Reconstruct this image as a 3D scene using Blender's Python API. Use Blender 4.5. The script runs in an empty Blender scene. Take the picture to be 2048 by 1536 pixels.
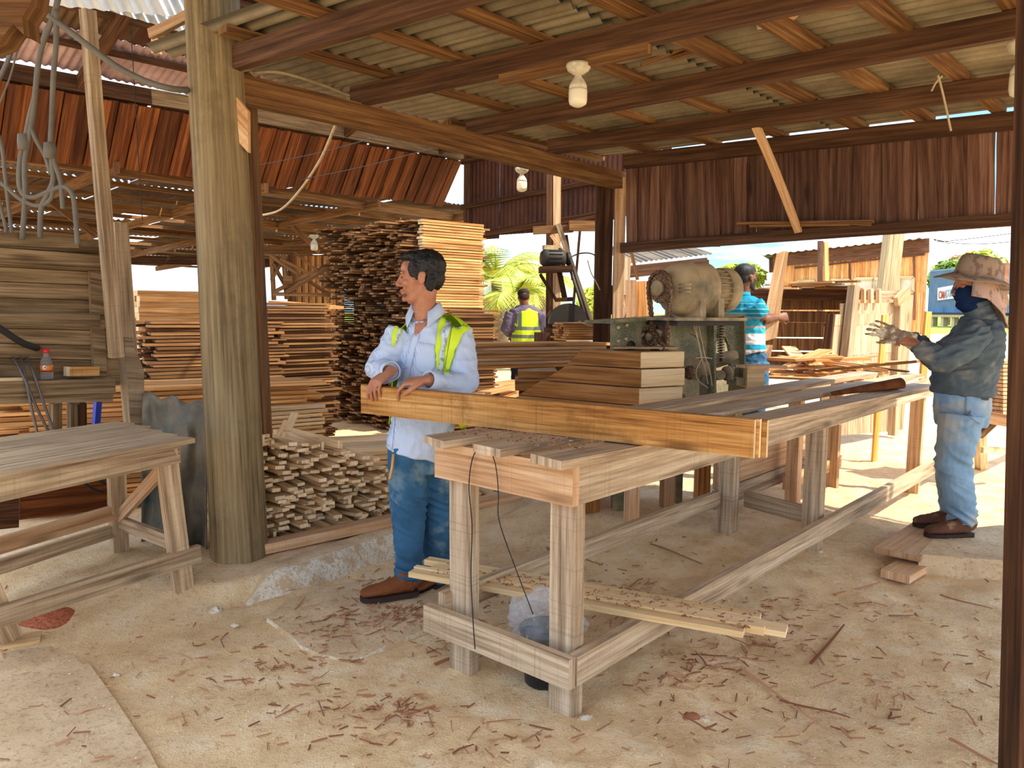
import bpy, bmesh, math, random
import numpy as np
from mathutils import Vector, Matrix, noise
SC = bpy.context.scene; COL = SC.collection
R0 = random.Random(7)
# ------------------------------------------------------------ camera
F = 1538.0; CH = 1.45; PITCH = math.radians(5.5); ROLL = 0.010
_f = Vector((0, math.cos(PITCH), -math.sin(PITCH))); _r0 = Vector((1, 0, 0)); _u0 = _r0.cross(_f)
_r = _r0*math.cos(ROLL) + _u0*math.sin(ROLL); _u = _u0*math.cos(ROLL) - _r0*math.sin(ROLL)
EYE = Vector((0, 0, CH))
cd = bpy.data.cameras.new('camera'); cam = bpy.data.objects.new('camera', cd); COL.objects.link(cam)
m = Matrix.Identity(4)
for i, ax in enumerate((_r, _u, -_f)):
    for j in range(3): m[j][i] = ax[j]
cam.matrix_world = Matrix.Translation(EYE) @ m
cd.sensor_width = 36; cd.lens = 36*F/2048; cd.clip_start = .05; cd.clip_end = 3000
SC.camera = cam
# ------------------------------------------------------------ exposure, sun, sky
SC.view_settings.view_transform = 'Standard'; SC.view_settings.look = 'None'
SC.view_settings.gamma = 1; SC.view_settings.use_curve_mapping = False
SC.view_settings.exposure = EXPOSURE = 1.86
sd = bpy.data.lights.new('sun', 'SUN'); sun = bpy.data.objects.new('sun', sd); COL.objects.link(sun)
sd.energy = 2.0; sd.angle = math.radians(1.2); sd.color = (1, .93, .80)
SUN_AZ, SUN_EL = math.radians(112), math.radians(50)      # behind the camera's right shoulder
sdir = Vector((math.sin(SUN_AZ)*math.cos(SUN_EL), math.cos(SUN_AZ)*math.cos(SUN_EL), math.sin(SUN_EL)))
sun.rotation_euler = sdir.to_track_quat('Z', 'Y').to_euler(); sun.location = (20, -20, 30)
W = bpy.data.worlds.new('sky'); SC.world = W; W.use_nodes = True
nt = W.node_tree; N = nt.nodes; L = nt.links
for n in list(N): N.remove(n)
out = N.new('ShaderNodeOutputWorld'); bg = N.new('ShaderNodeBackground')
tc = N.new('ShaderNodeTexCoord'); sep = N.new('ShaderNodeSeparateXYZ')
L.new(tc.outputs['Generated'], sep.inputs[0])
def wmath(op, a, b=None, clamp=False):
    n = N.new('ShaderNodeMath'); n.operation = op; n.use_clamp = clamp
    for i, v in enumerate((a, b)):
        if v is None: continue
        if isinstance(v, (int, float)): n.inputs[i].default_value = v
        else: L.new(v, n.inputs[i])
    return n.outputs[0]
zc = wmath('MAXIMUM', sep.outputs[2], 0.0)
grad = N.new('ShaderNodeValToRGB'); L.new(zc, grad.inputs[0])
e = grad.color_ramp.elements
e[0].position = 0; e[0].color = (.27, .43, .62, 1); e[1].position = .6; e[1].color = (.13, .29, .62, 1)
x = e.new(.12); x.color = (.19, .36, .64, 1)
den = wmath('ADD', zc, .12)
cx = wmath('DIVIDE', sep.outputs[0], den); cy = wmath('DIVIDE', sep.outputs[1], den)
cmb = N.new('ShaderNodeCombineXYZ'); L.new(cx, cmb.inputs[0]); L.new(cy, cmb.inputs[1])
cn = N.new('ShaderNodeTexNoise'); cn.inputs['Scale'].default_value = .55; cn.inputs['Detail'].default_value = 9; cn.inputs['Roughness'].default_value = .58
L.new(cmb.outputs[0], cn.inputs['Vector'])
cr = N.new('ShaderNodeValToRGB'); L.new(cn.outputs[0], cr.inputs[0])
cr.color_ramp.elements[0].position = .42; cr.color_ramp.elements[1].position = .60
mx = N.new('ShaderNodeMixRGB'); L.new(cr.outputs[0], mx.inputs[0]); L.new(grad.outputs[0], mx.inputs[1]); mx.inputs[2].default_value = (1.0, 1.0, 1.0, 1)
L.new(mx.outputs[0], bg.inputs[0]); bg.inputs[1].default_value = SKY = 0.80
L.new(bg.outputs[0], out.inputs[0])
# ------------------------------------------------------------ pixel -> point on a known surface
def rd(x, y): return _f + _r*((x-1024)/F) - _u*((y-768)/F)
def AZ(x, y, z=0.0):
    d = rd(x, y); return EYE + d*((z-CH)/d.z)
def AY(x, y, Y):
    d = rd(x, y); return EYE + d*(Y/d.y)
def azv(deg): a = math.radians(deg); return Vector((math.sin(a), math.cos(a), 0))
def AV(x, y, p, az):                                   # on the upright plane through p running along azimuth az
    d = rd(x, y); n = azv(az+90); return EYE + d*((p-EYE).dot(n)/d.dot(n))
ZV = Vector((0, 0, 1)); UA = 43.0; WA = 126.0
UD = azv(UA); WD = azv(WA)
def V3(*a): return Vector(a)
# ------------------------------------------------------------ ground height
def sst(a, b, x):
    t = min(1, max(0, (x-a)/(b-a))); return t*t*(3-2*t)
C0 = AZ(470, 1212); CD = azv(39.5); CN = Vector((-CD.y, CD.x, 0))
def gz(x, y, fine=False):
    px, py = x-C0.x, y-C0.y
    s = px*CD.x + py*CD.y; d = px*CN.x + py*CN.y
    w = .05 + max(0, -s)*1.6
    h = .10*sst(-w*.3, w, d)
    h += .16*math.exp(-(((x-.55)/.55)**2 + ((y-5.35)/.45)**2)) + .05*math.exp(-(((x-1.3)/.5)**2 + ((y-4.6)/.6)**2))
    h += .05*math.exp(-(((x-2.1)/.7)**2+((y-5.2)/.8)**2))
    if y > 9: h += .63*sst(9, 26, y)*sst(-2.5, 1.5, x)
    if fine:
        k = 1.0 if d < 0 else .45
        h += k*(.028*noise.noise((x*2.1, y*2.1, 3)) + .014*noise.noise((x*7, y*7, 9)) + .006*noise.noise((x*22, y*22, 1)))
        e = math.exp(-(((x-.15)/.75)**2 + ((y-2.15)/.55)**2))         # lumpy hardened heap by the bench foot
        h += e*(.035 + .03*abs(noise.noise((x*9, y*9, 4))) + .014*noise.noise((x*30, y*30, 6)))
    return h
def G(x, y, extra=0.0):                                # pixel -> ground
    z = 0.0
    for _ in range(12):
        p = AZ(x, y, z+extra); z = .5*z + .5*gz(p.x, p.y)
    return AZ(x, y, z+extra)
# ------------------------------------------------------------ objects
WM = {}
def place(o, M, parent=None):
    COL.objects.link(o)
    if parent is not None:
        o.parent = parent; o.matrix_basis = WM[parent].inverted() @ M
    else: o.matrix_basis = M
    WM[o] = M
    return o
def thing(name, label, cat, loc=(0, 0, 0), az=None, group=None, M=None):
    o = bpy.data.objects.new(name, None); o.empty_display_size = .1
    if M is None:
        M = Matrix.Translation(Vector(loc))
        if az is not None: M = M @ Matrix.Rotation(-math.radians(az-90), 4, 'Z')
    place(o, M); o['label'] = label; o['category'] = cat
    if group: o['group'] = group
    return o
def tag(o, label, cat, group=None):
    o['label'] = label; o['category'] = cat
    if group: o['group'] = group
    return o
def setting(name, loc=(0, 0, 0), label=None, cat=None):
    o = bpy.data.objects.new(name, None); o.empty_display_size = .1
    place(o, Matrix.Translation(Vector(loc))); o['kind'] = 'structure'
    if label: o['label'] = label
    if cat: o['category'] = cat
    return o
class MB:
    """collects shapes with metric UVs into one mesh"""
    def __init__(s): s.v = []; s.f = []; s.uv = []; s.mi = []; s.sm = []; s.pr = []; s.cur = 0.0; s.multi = False
    def face(s, idx, uvs, mi=0, smooth=False):
        s.f.append(idx); s.uv.append(uvs); s.mi.append(mi); s.sm.append(smooth); s.pr.append(s.cur)
    def box(s, M, lx, wy, tz, mi=0, me=None, seg=1, warp=0.0, rng=None, taper=1.0, wane=0.0, skew=(0, 0)):
        """box centred on M, length along X; me = material index of the end faces"""
        rng = rng or R0; me = mi if me is None else me
        if s.multi: s.cur = rng.random()
        b = len(s.v); ru, rv = rng.uniform(0, 40), rng.uniform(0, 40)
        cs = [(-1, -1), (1, -1), (1, 1), (-1, 1)]
        off = [0, wy, wy+tz, 2*wy+tz, 2*wy+2*tz]
        ph = rng.uniform(0, 9)
        for i in range(seg+1):
            t = i/seg; x = (t-.5)*lx; k = 1+(taper-1)*t
            wz = warp*math.sin(t*3.1+ph)*(1 if i not in (0, seg) else .5); wyy = warp*.6*math.sin(t*4.3+ph*2)
            for (a, c) in cs:
                wn = 1 - wane*(.5+.5*math.sin(t*7+ph+a*2)) if a > 0 else 1
                xs = x + (skew[0]*a*wy*.5 + skew[1]*c*tz*.5 if i in (0, seg) else 0)
                s.v.append(M @ Vector((xs, a*wy*.5*k*wn+wyy, c*tz*.5*k+wz)))
        for i in range(seg):
            for j in range(4):
                a = b+i*4+j; c = b+i*4+(j+1) % 4
                u0, u1 = ru+lx*i/seg, ru+lx*(i+1)/seg
                s.face((a, c, c+4, a+4), ((u0, rv+off[j]), (u0, rv+off[j+1]), (u1, rv+off[j+1]), (u1, rv+off[j])), mi)
        for base, rev in ((b, True), (b+seg*4, False)):
            q = [base, base+1, base+2, base+3]; uv = [(ru, rv), (ru, rv+wy), (ru+tz, rv+wy), (ru+tz, rv)]
            if rev: q.reverse(); uv.reverse()
            s.face(tuple(q), tuple(uv), me)
        return s
    def tube(s, pts, rad, n=8, mi=0, cap=True, smooth=True, side=None):
        """round (or elliptical, rad=(a,b)) loft through pts; rad scalar or list"""
        b = len(s.v); m_ = len(pts); pts = [Vector(p) for p in pts]
        rs = rad if isinstance(rad, (list,)) else [rad]*m_
        X = None; u = 0
        for i, p in enumerate(pts):
            d = (pts[min(i+1, m_-1)]-pts[max(i-1, 0)]); d = d.normalized() if d.length > 1e-9 else Vector((0, 0, 1))
            ref = Vector(side) if side is not None else (X if X is not None else (Vector((0, 0, 1)) if abs(d.z) < .9 else Vector((1, 0, 0))))
            X = ref - d*ref.dot(d)
            if X.length < 1e-6: X = d.orthogonal()
            X.normalize(); Y = d.cross(X)
            ra, rb = rs[i] if isinstance(rs[i], (tuple, list)) else (rs[i], rs[i])
            for k in range(n):
                a = 2*math.pi*k/n; s.v.append(p + X*(ra*math.cos(a)) + Y*(rb*math.sin(a)))
            if i:
                du = (pts[i]-pts[i-1]).length
                ra0 = rs[i][0] if isinstance(rs[i], (tuple, list)) else rs[i]
                for k in range(n):
                    k2 = (k+1) % n; q = b+(i-1)*n
                    c = 2*math.pi*ra0/n
                    s.face((q+k, q+k2, q+n+k2, q+n+k), ((u, k*c), (u, (k+1)*c), (u+du, (k+1)*c), (u+du, k*c)), mi, smooth)
                u += du
        if cap:
            for q, rev in ((b, True), (b+(m_-1)*n, False)):
                idx = [q+k for k in range(n)]; uv = [(.5+.02*math.cos(6.28*k/n), .02*math.sin(6.28*k/n)) for k in range(n)]
                if rev: idx.reverse(); uv.reverse()
                s.face(tuple(idx), tuple(uv), mi)
        return s
    def lathe(s, M, prof, n=16, mi=0, smooth=True):
        """prof = [(r,z)...] about local Z"""
        b = len(s.v)
        for (r, z) in prof:
            for k in range(n):
                a = 2*math.pi*k/n; s.v.append(M @ Vector((r*math.cos(a), r*math.sin(a), z)))
        for i in range(len(prof)-1):
            for k in range(n):
                k2 = (k+1) % n; q = b+i*n
                s.face((q+k, q+k2, q+n+k2, q+n+k), ((k/n, prof[i][1]), ((k+1)/n, prof[i][1]), ((k+1)/n, prof[i+1][1]), (k/n, prof[i+1][1])), mi, smooth)
        for q, rev, r in ((b, True, prof[0][0]), (b+(len(prof)-1)*n, False, prof[-1][0])):
            if r > 1e-4:
                idx = [q+k for k in range(n)]
                if rev: idx.reverse()
                s.face(tuple(idx), tuple((0, 0) for _ in idx), mi)
        return s
    def poly(s, pts, thick, nrm, mi=0, me=None):
        """prism: outline pts, extruded by thick along nrm"""
        me = mi if me is None else me
        b = len(s.v); n = len(pts); nrm = Vector(nrm).normalized()*thick
        pts = [Vector(p) for p in pts]
        ax = (pts[1]-pts[0]).normalized(); ay = nrm.normalized().cross(ax)
        for p in pts: s.v.append(p)
        for p in pts: s.v.append(p+nrm)
        uv = [((p-pts[0]).dot(ax), (p-pts[0]).dot(ay)) for p in pts]
        s.face(tuple(range(b+n-1, b-1, -1)), tuple(reversed(uv)), mi); s.face(tuple(range(b+n, b+2*n)), tuple(uv), mi)
        for i in range(n):
            j = (i+1) % n; d = (pts[j]-pts[i]).length
            s.face((b+i, b+j, b+n+j, b+n+i), ((0, 0), (d, 0), (d, thick), (0, thick)), me)
        return s
    def mesh(s, name, mats, M=None):
        me = bpy.data.meshes.new(name)
        vs = [M @ v for v in s.v] if M is not None else s.v
        me.from_pydata([tuple(v) for v in vs], [], s.f)
        for m_ in (mats if isinstance(mats, (list, tuple)) else [mats]): me.materials.append(m_)
        uvl = me.uv_layers.new(name='UVMap')
        flat = np.array([c for f in s.uv for q in f for c in q], dtype=np.float32)
        uvl.data.foreach_set('uv', flat)
        me.polygons.foreach_set('material_index', s.mi); me.polygons.foreach_set('use_smooth', s.sm)
        if s.multi:
            at = me.attributes.new('prnd', 'FLOAT', 'FACE'); at.data.foreach_set('value', s.pr)
        me.update(); return me
    def build(s, name, mats, parent=None, W=None, origin=None):
        """vertices are world space unless W given (then local to W)"""
        if W is None:
            if origin is None and parent is None and s.v:
                a = np.array([tuple(v) for v in s.v]); lo, hi = a.min(0), a.max(0); origin = ((lo[0]+hi[0])/2, (lo[1]+hi[1])/2, lo[2])
            W = Matrix.Translation(Vector(origin)) if origin is not None else (WM[parent].copy() if parent is not None else Matrix.Identity(4))
            me = s.mesh(name, mats, W.inverted())
        else: me = s.mesh(name, mats)
        return place(bpy.data.objects.new(name, me), W, parent)
def frame(p, q, up=ZV):
    p, q = Vector(p), Vector(q); X = (q-p).normalized(); Z = Vector(up) - X*Vector(up).dot(X)
    if Z.length < 1e-5: Z = X.orthogonal()
    Z.normalize(); Y = Z.cross(X)
    M = Matrix.Identity(4)
    for i, ax in enumerate((X, Y, Z)):
        for j in range(3): M[j][i] = ax[j]
    return Matrix.Translation((p+q)/2) @ M, (q-p).length
def bar(mb, p, q, w, t, up=ZV, ay=0, az=0, **k):
    """box from p to q; w across (local Y), t along up (local Z); ay/az = -1,0,1: p,q lie on that side's face"""
    M, l = frame(p, q, up); M = M @ Matrix.Translation((0, -ay*w/2, -az*t/2))
    return mb.box(M, l, w, t, **k)
def board(name, p, q, w, t, mat, parent=None, up=ZV, ay=0, az=0, end=None, **k):
    """a board that is an object of its own (local X along its length)"""
    M, l = frame(p, q, up); M = M @ Matrix.Translation((0, -ay*w/2, -az*t/2))
    mb = MB(); mb.box(Matrix.Identity(4), l, w, t, me=(1 if end else 0), **k)
    return mb.build(name, [mat, end] if end else mat, parent, W=M)
def quadboard(name, a, b, c, d, t, mat, parent=None, up=None):
    """board whose front face has corners a b c d, thickness t away from the front"""
    a, b, c, d = map(Vector, (a, b, c, d)); n = (b-a).cross(d-a).normalized()
    mb = MB(); mb.poly([a, b, c, d], t, -n); return mb.build(name, mat, parent)
# ------------------------------------------------------------ materials
def lin(c):
    if isinstance(c, str): c = tuple(int(c[i:i+2], 16) for i in (0, 2, 4))
    o = [(v/255)/12.92 if v/255 <= .04045 else ((v/255+.055)/1.055)**2.4 for v in c]; return (*o, 1)
class NT:
    def __init__(s, name, rough=.8, spec=.3):
        s.m = bpy.data.materials.new(name); s.m.use_nodes = True; s.n = s.m.node_tree.nodes; s.l = s.m.node_tree.links
        s.b = s.n['Principled BSDF']; s.b.inputs['Roughness'].default_value = rough; s.b.inputs['Specular IOR Level'].default_value = spec
    def set(s, sock, v):
        if isinstance(v, (int, float)): sock.default_value = v
        elif isinstance(v, tuple): sock.default_value = v if len(v) == len(sock.default_value) else v[:len(sock.default_value)]
        else: s.l.new(v, sock)
    def math(s, op, a, b=None, clamp=False):
        n = s.n.new('ShaderNodeMath'); n.operation = op; n.use_clamp = clamp; s.set(n.inputs[0], a)
        if b is not None: s.set(n.inputs[1], b)
        return n.outputs[0]
    def noise(s, vec, scale, detail=4, rough=.55, dist=0):
        n = s.n.new('ShaderNodeTexNoise'); n.inputs['Scale'].default_value = scale; n.inputs['Detail'].default_value = detail
        n.inputs['Roughness'].default_value = rough; n.inputs['Distortion'].default_value = dist; s.l.new(vec, n.inputs['Vector']); return n.outputs[0]
    def voro(s, vec, scale, feature='F1', out=0):
        n = s.n.new('ShaderNodeTexVoronoi'); n.feature = feature; n.inputs['Scale'].default_value = scale; s.l.new(vec, n.inputs['Vector']); return n.outputs[out]
    def mapv(s, vec, scale=(1, 1, 1), loc=None):
        n = s.n.new('ShaderNodeMapping'); n.inputs['Scale'].default_value = scale; s.l.new(vec, n.inputs['Vector'])
        if loc is not None: s.set(n.inputs['Location'], loc)
        return n.outputs[0]
    def ramp(s, fac, stops, interp='LINEAR'):
        n = s.n.new('ShaderNodeValToRGB'); s.set(n.inputs[0], fac); n.color_ramp.interpolation = interp; e = n.color_ramp.elements
        while len(e) < len(stops): e.new(.5)
        for k, (p, c) in zip(e, stops): k.position = p; k.color = c if len(c) == 4 else (*c, 1)
        return n.outputs[0]
    def g(s, fac, a, b): return s.ramp(fac, [(a, (0, 0, 0, 1)), (b, (1, 1, 1, 1))])
    def mix(s, fac, a, b, mode='MIX'):
        n = s.n.new('ShaderNodeMixRGB'); n.blend_type = mode; s.set(n.inputs[0], fac); s.set(n.inputs[1], a); s.set(n.inputs[2], b); return n.outputs[0]
    def bump(s, h, strength=.3, dist=.01):
        n = s.n.new('ShaderNodeBump'); n.inputs['Strength'].default_value = strength; n.inputs['Distance'].default_value = dist; s.l.new(h, n.inputs['Height']); s.l.new(n.outputs[0], s.b.inputs['Normal'])
    def col(s, c): s.set(s.b.inputs['Base Color'], c); return s
    def uv(s): return s.n.new('ShaderNodeTexCoord').outputs['UV']
    def obj(s): return s.n.new('ShaderNodeTexCoord').outputs['Object']
    def pos(s): return s.n.new('ShaderNodeNewGeometry').outputs['Position']
    def rnd(s): return s.n.new('ShaderNodeObjectInfo').outputs['Random']
    def nz(s):
        g = s.n.new('ShaderNodeNewGeometry'); q = s.n.new('ShaderNodeSeparateXYZ'); s.l.new(g.outputs['Normal'], q.inputs[0]); return q.outputs[2]
def plain(name, c, rough=.7, spec=.3, metal=0.0, var=.12, scale=12, bump=0):
    t = NT(name, rough, spec); c = lin(c) if not (isinstance(c, tuple) and len(c) == 4) else c
    o = t.obj(); n = t.noise(o, scale, 5)
    t.col(t.mix(1.0, c, t.ramp(n, [(.25, (1-var*2,)*3), (.75, (1+var,)*3)]), 'MULTIPLY')); t.b.inputs['Metallic'].default_value = metal
    if bump: t.bump(n, bump, .01)
    return t.m
def wood(name, dark, mid, light, ring=26.0, saw=0.0, knots=.6, dust=0.0, var=.22, bump=.35, grain=1.0, dustc='cfae84', spots=0.0):
    t = NT(name, .82, .22); uv = t.uv(); at = t.n.new('ShaderNodeAttribute'); at.attribute_name = 'prnd'; r = t.math('FRACT', t.math('ADD', t.rnd(), at.outputs['Fac']))
    cb = t.n.new('ShaderNodeCombineXYZ'); s1 = t.math('MULTIPLY', r, 37.0); t.set(cb.inputs[0], s1); t.set(cb.inputs[1], s1); t.set(cb.inputs[2], s1)
    ad = t.n.new('ShaderNodeVectorMath'); ad.operation = 'ADD'; t.l.new(uv, ad.inputs[0]); t.l.new(cb.outputs[0], ad.inputs[1]); v = ad.outputs[0]
    fine = t.noise(t.mapv(v, (3.0*grain, 95*grain, 1)), 1.0, 5, .7)
    broad = t.noise(t.mapv(v, (.35, 6.5, 1)), 1.0, 3, .5, .1)
    rings = t.math('SINE', t.math('MULTIPLY', broad, ring*1.9)); rings = t.math('ADD', t.math('MULTIPLY', rings, .5), .5); streak = t.noise(t.mapv(v, (.9, 34*grain, 1)), 1.0, 5, .65)
    f = t.math('ADD', t.math('MULTIPLY', fine, .48), t.math('MULTIPLY', rings, .09)); f = t.math('ADD', f, t.math('MULTIPLY', streak, .46))
    c = t.ramp(f, [(.36, lin(dark)), (.5, lin(mid)), (.66, lin(light))])
    if knots:
        k = t.voro(t.mapv(v, (1.5, 6.5, 1)), 1.0); k2 = t.g(k, .05, .17)
        kk = t.math('MULTIPLY', t.math('SUBTRACT', 1.0, k2), knots); c = t.mix(kk, c, t.mix(.5, lin(dark), (.05, .025, .012, 1)))
    if saw:
        sw = t.noise(t.mapv(v, (150, 1.5, 1)), 1.0, 2, .5); c = t.mix(t.math('MULTIPLY', t.g(sw, .57, .72), saw), c, lin(dark))
    if spots:
        sp = t.noise(v, 5.0, 5, .7); c = t.mix(t.math('MULTIPLY', t.g(sp, .52, .68), spots), c, lin(dark))
    vv = t.math('ADD', t.math('MULTIPLY', r, var*2), 1-var); cc = t.n.new('ShaderNodeCombineColor')
    for i in range(3): t.set(cc.inputs[i], vv)
    c = t.mix(1.0, c, cc.outputs[0], 'MULTIPLY')
    if dust:
        d = t.math('MULTIPLY', t.g(t.nz(), .55, .9), t.g(t.noise(t.pos(), 9, 4), .3, .6)); c = t.mix(t.math('MULTIPLY', d, dust), c, lin(dustc))
    t.col(c); t.bump(f, bump, .004)
    return t.m
M_ = {}
M_['roofwood'] = wood('roof_timber', '483019', '75502f', '9a7347', dust=.2, knots=.5)
M_['rafter'] = wood('rafter_timber', '35241a', '543826', '73533c', knots=.3, var=.12, grain=.8)
M_['darkwood'] = wood('dark_timber', '2b1a0f', '4b2f1c', '6d4a30', knots=.4)
M_['wallwood'] = wood('wall_plank_timber', '40291f', '684737', '886654', knots=.9, var=.34)
M_['orangewood'] = wood('orange_plank_timber', '3c1d0c', '693716', '8f5426', knots=.9, var=.5)
M_['greywood'] = wood('weathered_grey_timber', '725c44', 'a98f70', 'd0b996', saw=.2, knots=.7, dust=.3)
M_['benchwood'] = wood('bench_timber', '77624b', 'b09779', 'd6c1a2', saw=.35, knots=.7, dust=.55, var=.1)
M_['boothwood'] = wood('booth_board_timber', '4d3a26', '80684a', 'a98f6c', knots=.8, dust=.3, var=.16)
M_['tanwood'] = wood('tan_board_timber', '9c714c', 'c79c72', 'e2bf98', saw=.3, knots=.6, dust=.4)
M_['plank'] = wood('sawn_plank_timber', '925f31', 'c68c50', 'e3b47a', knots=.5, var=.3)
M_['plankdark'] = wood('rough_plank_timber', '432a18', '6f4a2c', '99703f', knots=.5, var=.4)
M_['golden'] = wood('golden_board_timber', '75471c', 'bd8443', 'dfb274', knots=.8, spots=.6, saw=.3, var=.05)
M_['pale'] = wood('pale_strip_timber', 'd5ab70', 'ecca95', 'f8deb2', knots=.15, var=.08, ring=12)
M_['batten'] = wood('batten_timber', 'b98f5c', 'e2bb86', 'f6dbae', knots=.4, var=.22)
M_['end'] = wood('end_grain', 'dbb988', 'f0d5a9', 'fbe8c6', knots=0, var=.16, ring=60)
M_['enddull'] = wood('dull_end_grain', '4e3625', '836040', 'bb976a', knots=0, var=.45, ring=60)
M_['cant'] = wood('cant_timber', '6e4420', '9b6634', 'bd8750', knots=.4, var=.12, dust=.75)
M_['yellowstake'] = wood('yellow_stake_timber', 'bd8440', 'dfa656', 'f0bf76', knots=.1, var=.05)
M_['post'] = wood('round_post_timber', '57472f', '887453', 'a8936c', knots=.3, ring=10, var=0, spots=.35, grain=.7)
M_['shedwood'] = wood('shed_plank_timber', 'bb6836', 'e69d5c', 'f8cb92', knots=.3, var=.28, ring=14)
M_['palepost'] = wood('pale_post_timber', '9b8460', 'cbb68c', 'e6d5ae', knots=.5)
M_['bark'] = plain('bark', '84502f', .9, .1, var=.3)
# ------------------------------------------------------------ ground
def mat_ground():
    t = NT('sawdust_ground', .95, .1); p = t.pos()
    n1 = t.noise(p, 1.1, 5, .6); n2 = t.noise(p, 38, 6, .75); n3 = t.noise(p, 6, 5, .65); n4 = t.noise(p, 130, 2, .6)
    c = t.ramp(n3, [(.28, lin('dcb783')), (.5, lin('f3d4a3')), (.72, lin('fde9c4'))])
    c = t.mix(t.g(n1, .42, .62), c, t.mix(.5, c, lin('e6c493')))
    c = t.mix(t.math('MULTIPLY', t.g(n2, .54, .68), .55), c, lin('a9805f'))
    c = t.mix(t.math('MULTIPLY', t.g(n4, .60, .72), .6), c, lin('fff0d2'))
    # bark-stained reddish litter
    c = t.mix(t.math('MULTIPLY', t.math('MULTIPLY', t.g(t.noise(p, 1.7, 4, .6), .52, .66), t.g(n2, .42, .6)), .3), c, lin('a87a52'))
    # yard beyond: sandy dirt and grass
    sp = t.n.new('ShaderNodeSeparateXYZ'); t.l.new(p, sp.inputs[0])
    far = t.g(t.math('ADD', sp.outputs[1], t.math('MULTIPLY', n1, 1.0)), 0, 1)
    yd = t.math('SUBTRACT', sp.outputs[1], 8.5); fy = t.g(t.math('MULTIPLY', yd, .25), 0, 1)
    sand = t.ramp(t.noise(p, .9, 6, .6), [(.3, lin('d8b98a')), (.7, lin('f2deb4'))])
    gy = t.math('ADD', t.math('MULTIPLY', t.math('SUBTRACT', sp.outputs[1], 24.0), .09), t.math('MULTIPLY', t.math('SUBTRACT', t.noise(p, .25, 5, .6), .5), 2.4))
    gr = t.ramp(t.noise(p, 1.5, 6, .7), [(.3, lin('75893a')), (.7, lin('b9c562'))])
    yard = t.mix(t.g(gy, .3, .6), sand, gr)
    c = t.mix(fy, c, yard); t.col(c)
    t.bump(t.math('ADD', t.math('MULTIPLY', n2, 1.0), t.math('MULTIPLY', n4, .6)), .8, .012)
    return t.m
M_['ground'] = mat_ground()
def grid_floor():
    xs = list(np.arange(-3.0, 4.0, .032)); ys = list(np.arange(1.25, 6.4, .032))
    st = .04
    while xs[-1] < 260: st *= 1.16; xs.append(xs[-1]+st)
    st = .04
    while xs[0] > -260: st *= 1.16; xs.insert(0, xs[0]-st)
    st = .04
    while ys[-1] < 420: st *= 1.12; ys.append(ys[-1]+st)
    st = .06
    while ys[0] > -40: st *= 1.35; ys.insert(0, ys[0]-st)
    nx, ny = len(xs), len(ys)
    vs = [(x, y, gz(x, y, fine=(-9 < x < 9 and y < 14))) for y in ys for x in xs]
    fs = [(j*nx+i, j*nx+i+1, (j+1)*nx+i+1, (j+1)*nx+i) for j in range(ny-1) for i in range(nx-1)]
    me = bpy.data.meshes.new('floor'); me.from_pydata(vs, [], fs); me.materials.append(M_['ground'])
    me.polygons.foreach_set('use_smooth', [True]*len(fs)); me.update()
    o = bpy.data.objects.new('floor', me); place(o, Matrix.Identity(4)); o['kind'] = 'structure'; return o
floor = grid_floor()
# ------------------------------------------------------------ corrugated sheet
def sheet_mesh(mb, O, A, B, wid, ln, pitch=.076, amp=.009, n=6, drop=0.0, seg=1, N_=None):
    """corrugations run along B (length ln), width along A"""
    A = Vector(A).normalized(); B = Vector(B).normalized(); Nn = Vector(N_) if N_ is not None else A.cross(B).normalized()
    k = max(2, int(round(wid/pitch*n))); b = len(mb.v)
    for s in range(seg+1):
        for i in range(k+1):
            x = wid*i/k; z = amp*math.cos(2*math.pi*x/pitch)
            mb.v.append(Vector(O) + A*x + B*(ln*s/seg) + Nn*(z + drop*math.sin(3.14*s/seg)))
    for s in range(seg):
        for i in range(k):
            q = b+s*(k+1)+i
            mb.face((q, q+1, q+k+2, q+k+1), ((wid*i/k, ln*s/seg), (wid*(i+1)/k, ln*s/seg), (wid*(i+1)/k, ln*(s+1)/seg), (wid*i/k, ln*(s+1)/seg)), 0, True)
    return mb
def mat_sheet(name, a, b, c, rust='7d4b2a', r=.35, metal=.25, rough=.6, groove_shade=0):
    t = NT(name, rough, .3); uv = t.uv(); o = t.obj(); n = t.noise(o, 2.5, 6, .65); n2 = t.noise(o, 60, 3, .7)
    col = t.ramp(n, [(.3, lin(a)), (.5, lin(b)), (.75, lin(c))])
    col = t.mix(t.math('MULTIPLY', t.g(t.noise(t.mapv(uv, (8, 1.2, 1)), 1.0, 5, .7), .5, .7), r), col, lin(rust))
    col = t.mix(t.math('MULTIPLY', t.g(n2, .5, .7), .25), col, lin(a))
    if groove_shade:
        su = t.n.new('ShaderNodeSeparateXYZ'); t.l.new(uv, su.inputs[0]); gv = t.math('COSINE', t.math('MULTIPLY', su.outputs[0], 2*math.pi/groove_shade)); col = t.mix(t.math('MULTIPLY', t.g(t.math('ADD', gv, t.math('MULTIPLY', n, .6)), .1, .9), .8), col, lin('3a2f20'))  # shade of the corrugation grooves, put into the sheet colour
    vv = t.math('ADD', t.math('MULTIPLY', t.rnd(), .25), .87); cc = t.n.new('ShaderNodeCombineColor')
    for i in range(3): t.set(cc.inputs[i], vv)
    t.col(t.mix(1.0, col, cc.outputs[0], 'MULTIPLY')); t.b.inputs['Metallic'].default_value = metal; t.bump(n2, .2, .003); return t.m
M_['sheet'] = mat_sheet('dusty_roof_sheet', '6a5e48', '8c7e64', 'a89a7c', r=.2, metal=.0, groove_shade=.095)
M_['sheetdark'] = mat_sheet('dark_iron_sheet', '3a2118', '54301f', '6a4029', r=.5, metal=.1)
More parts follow.
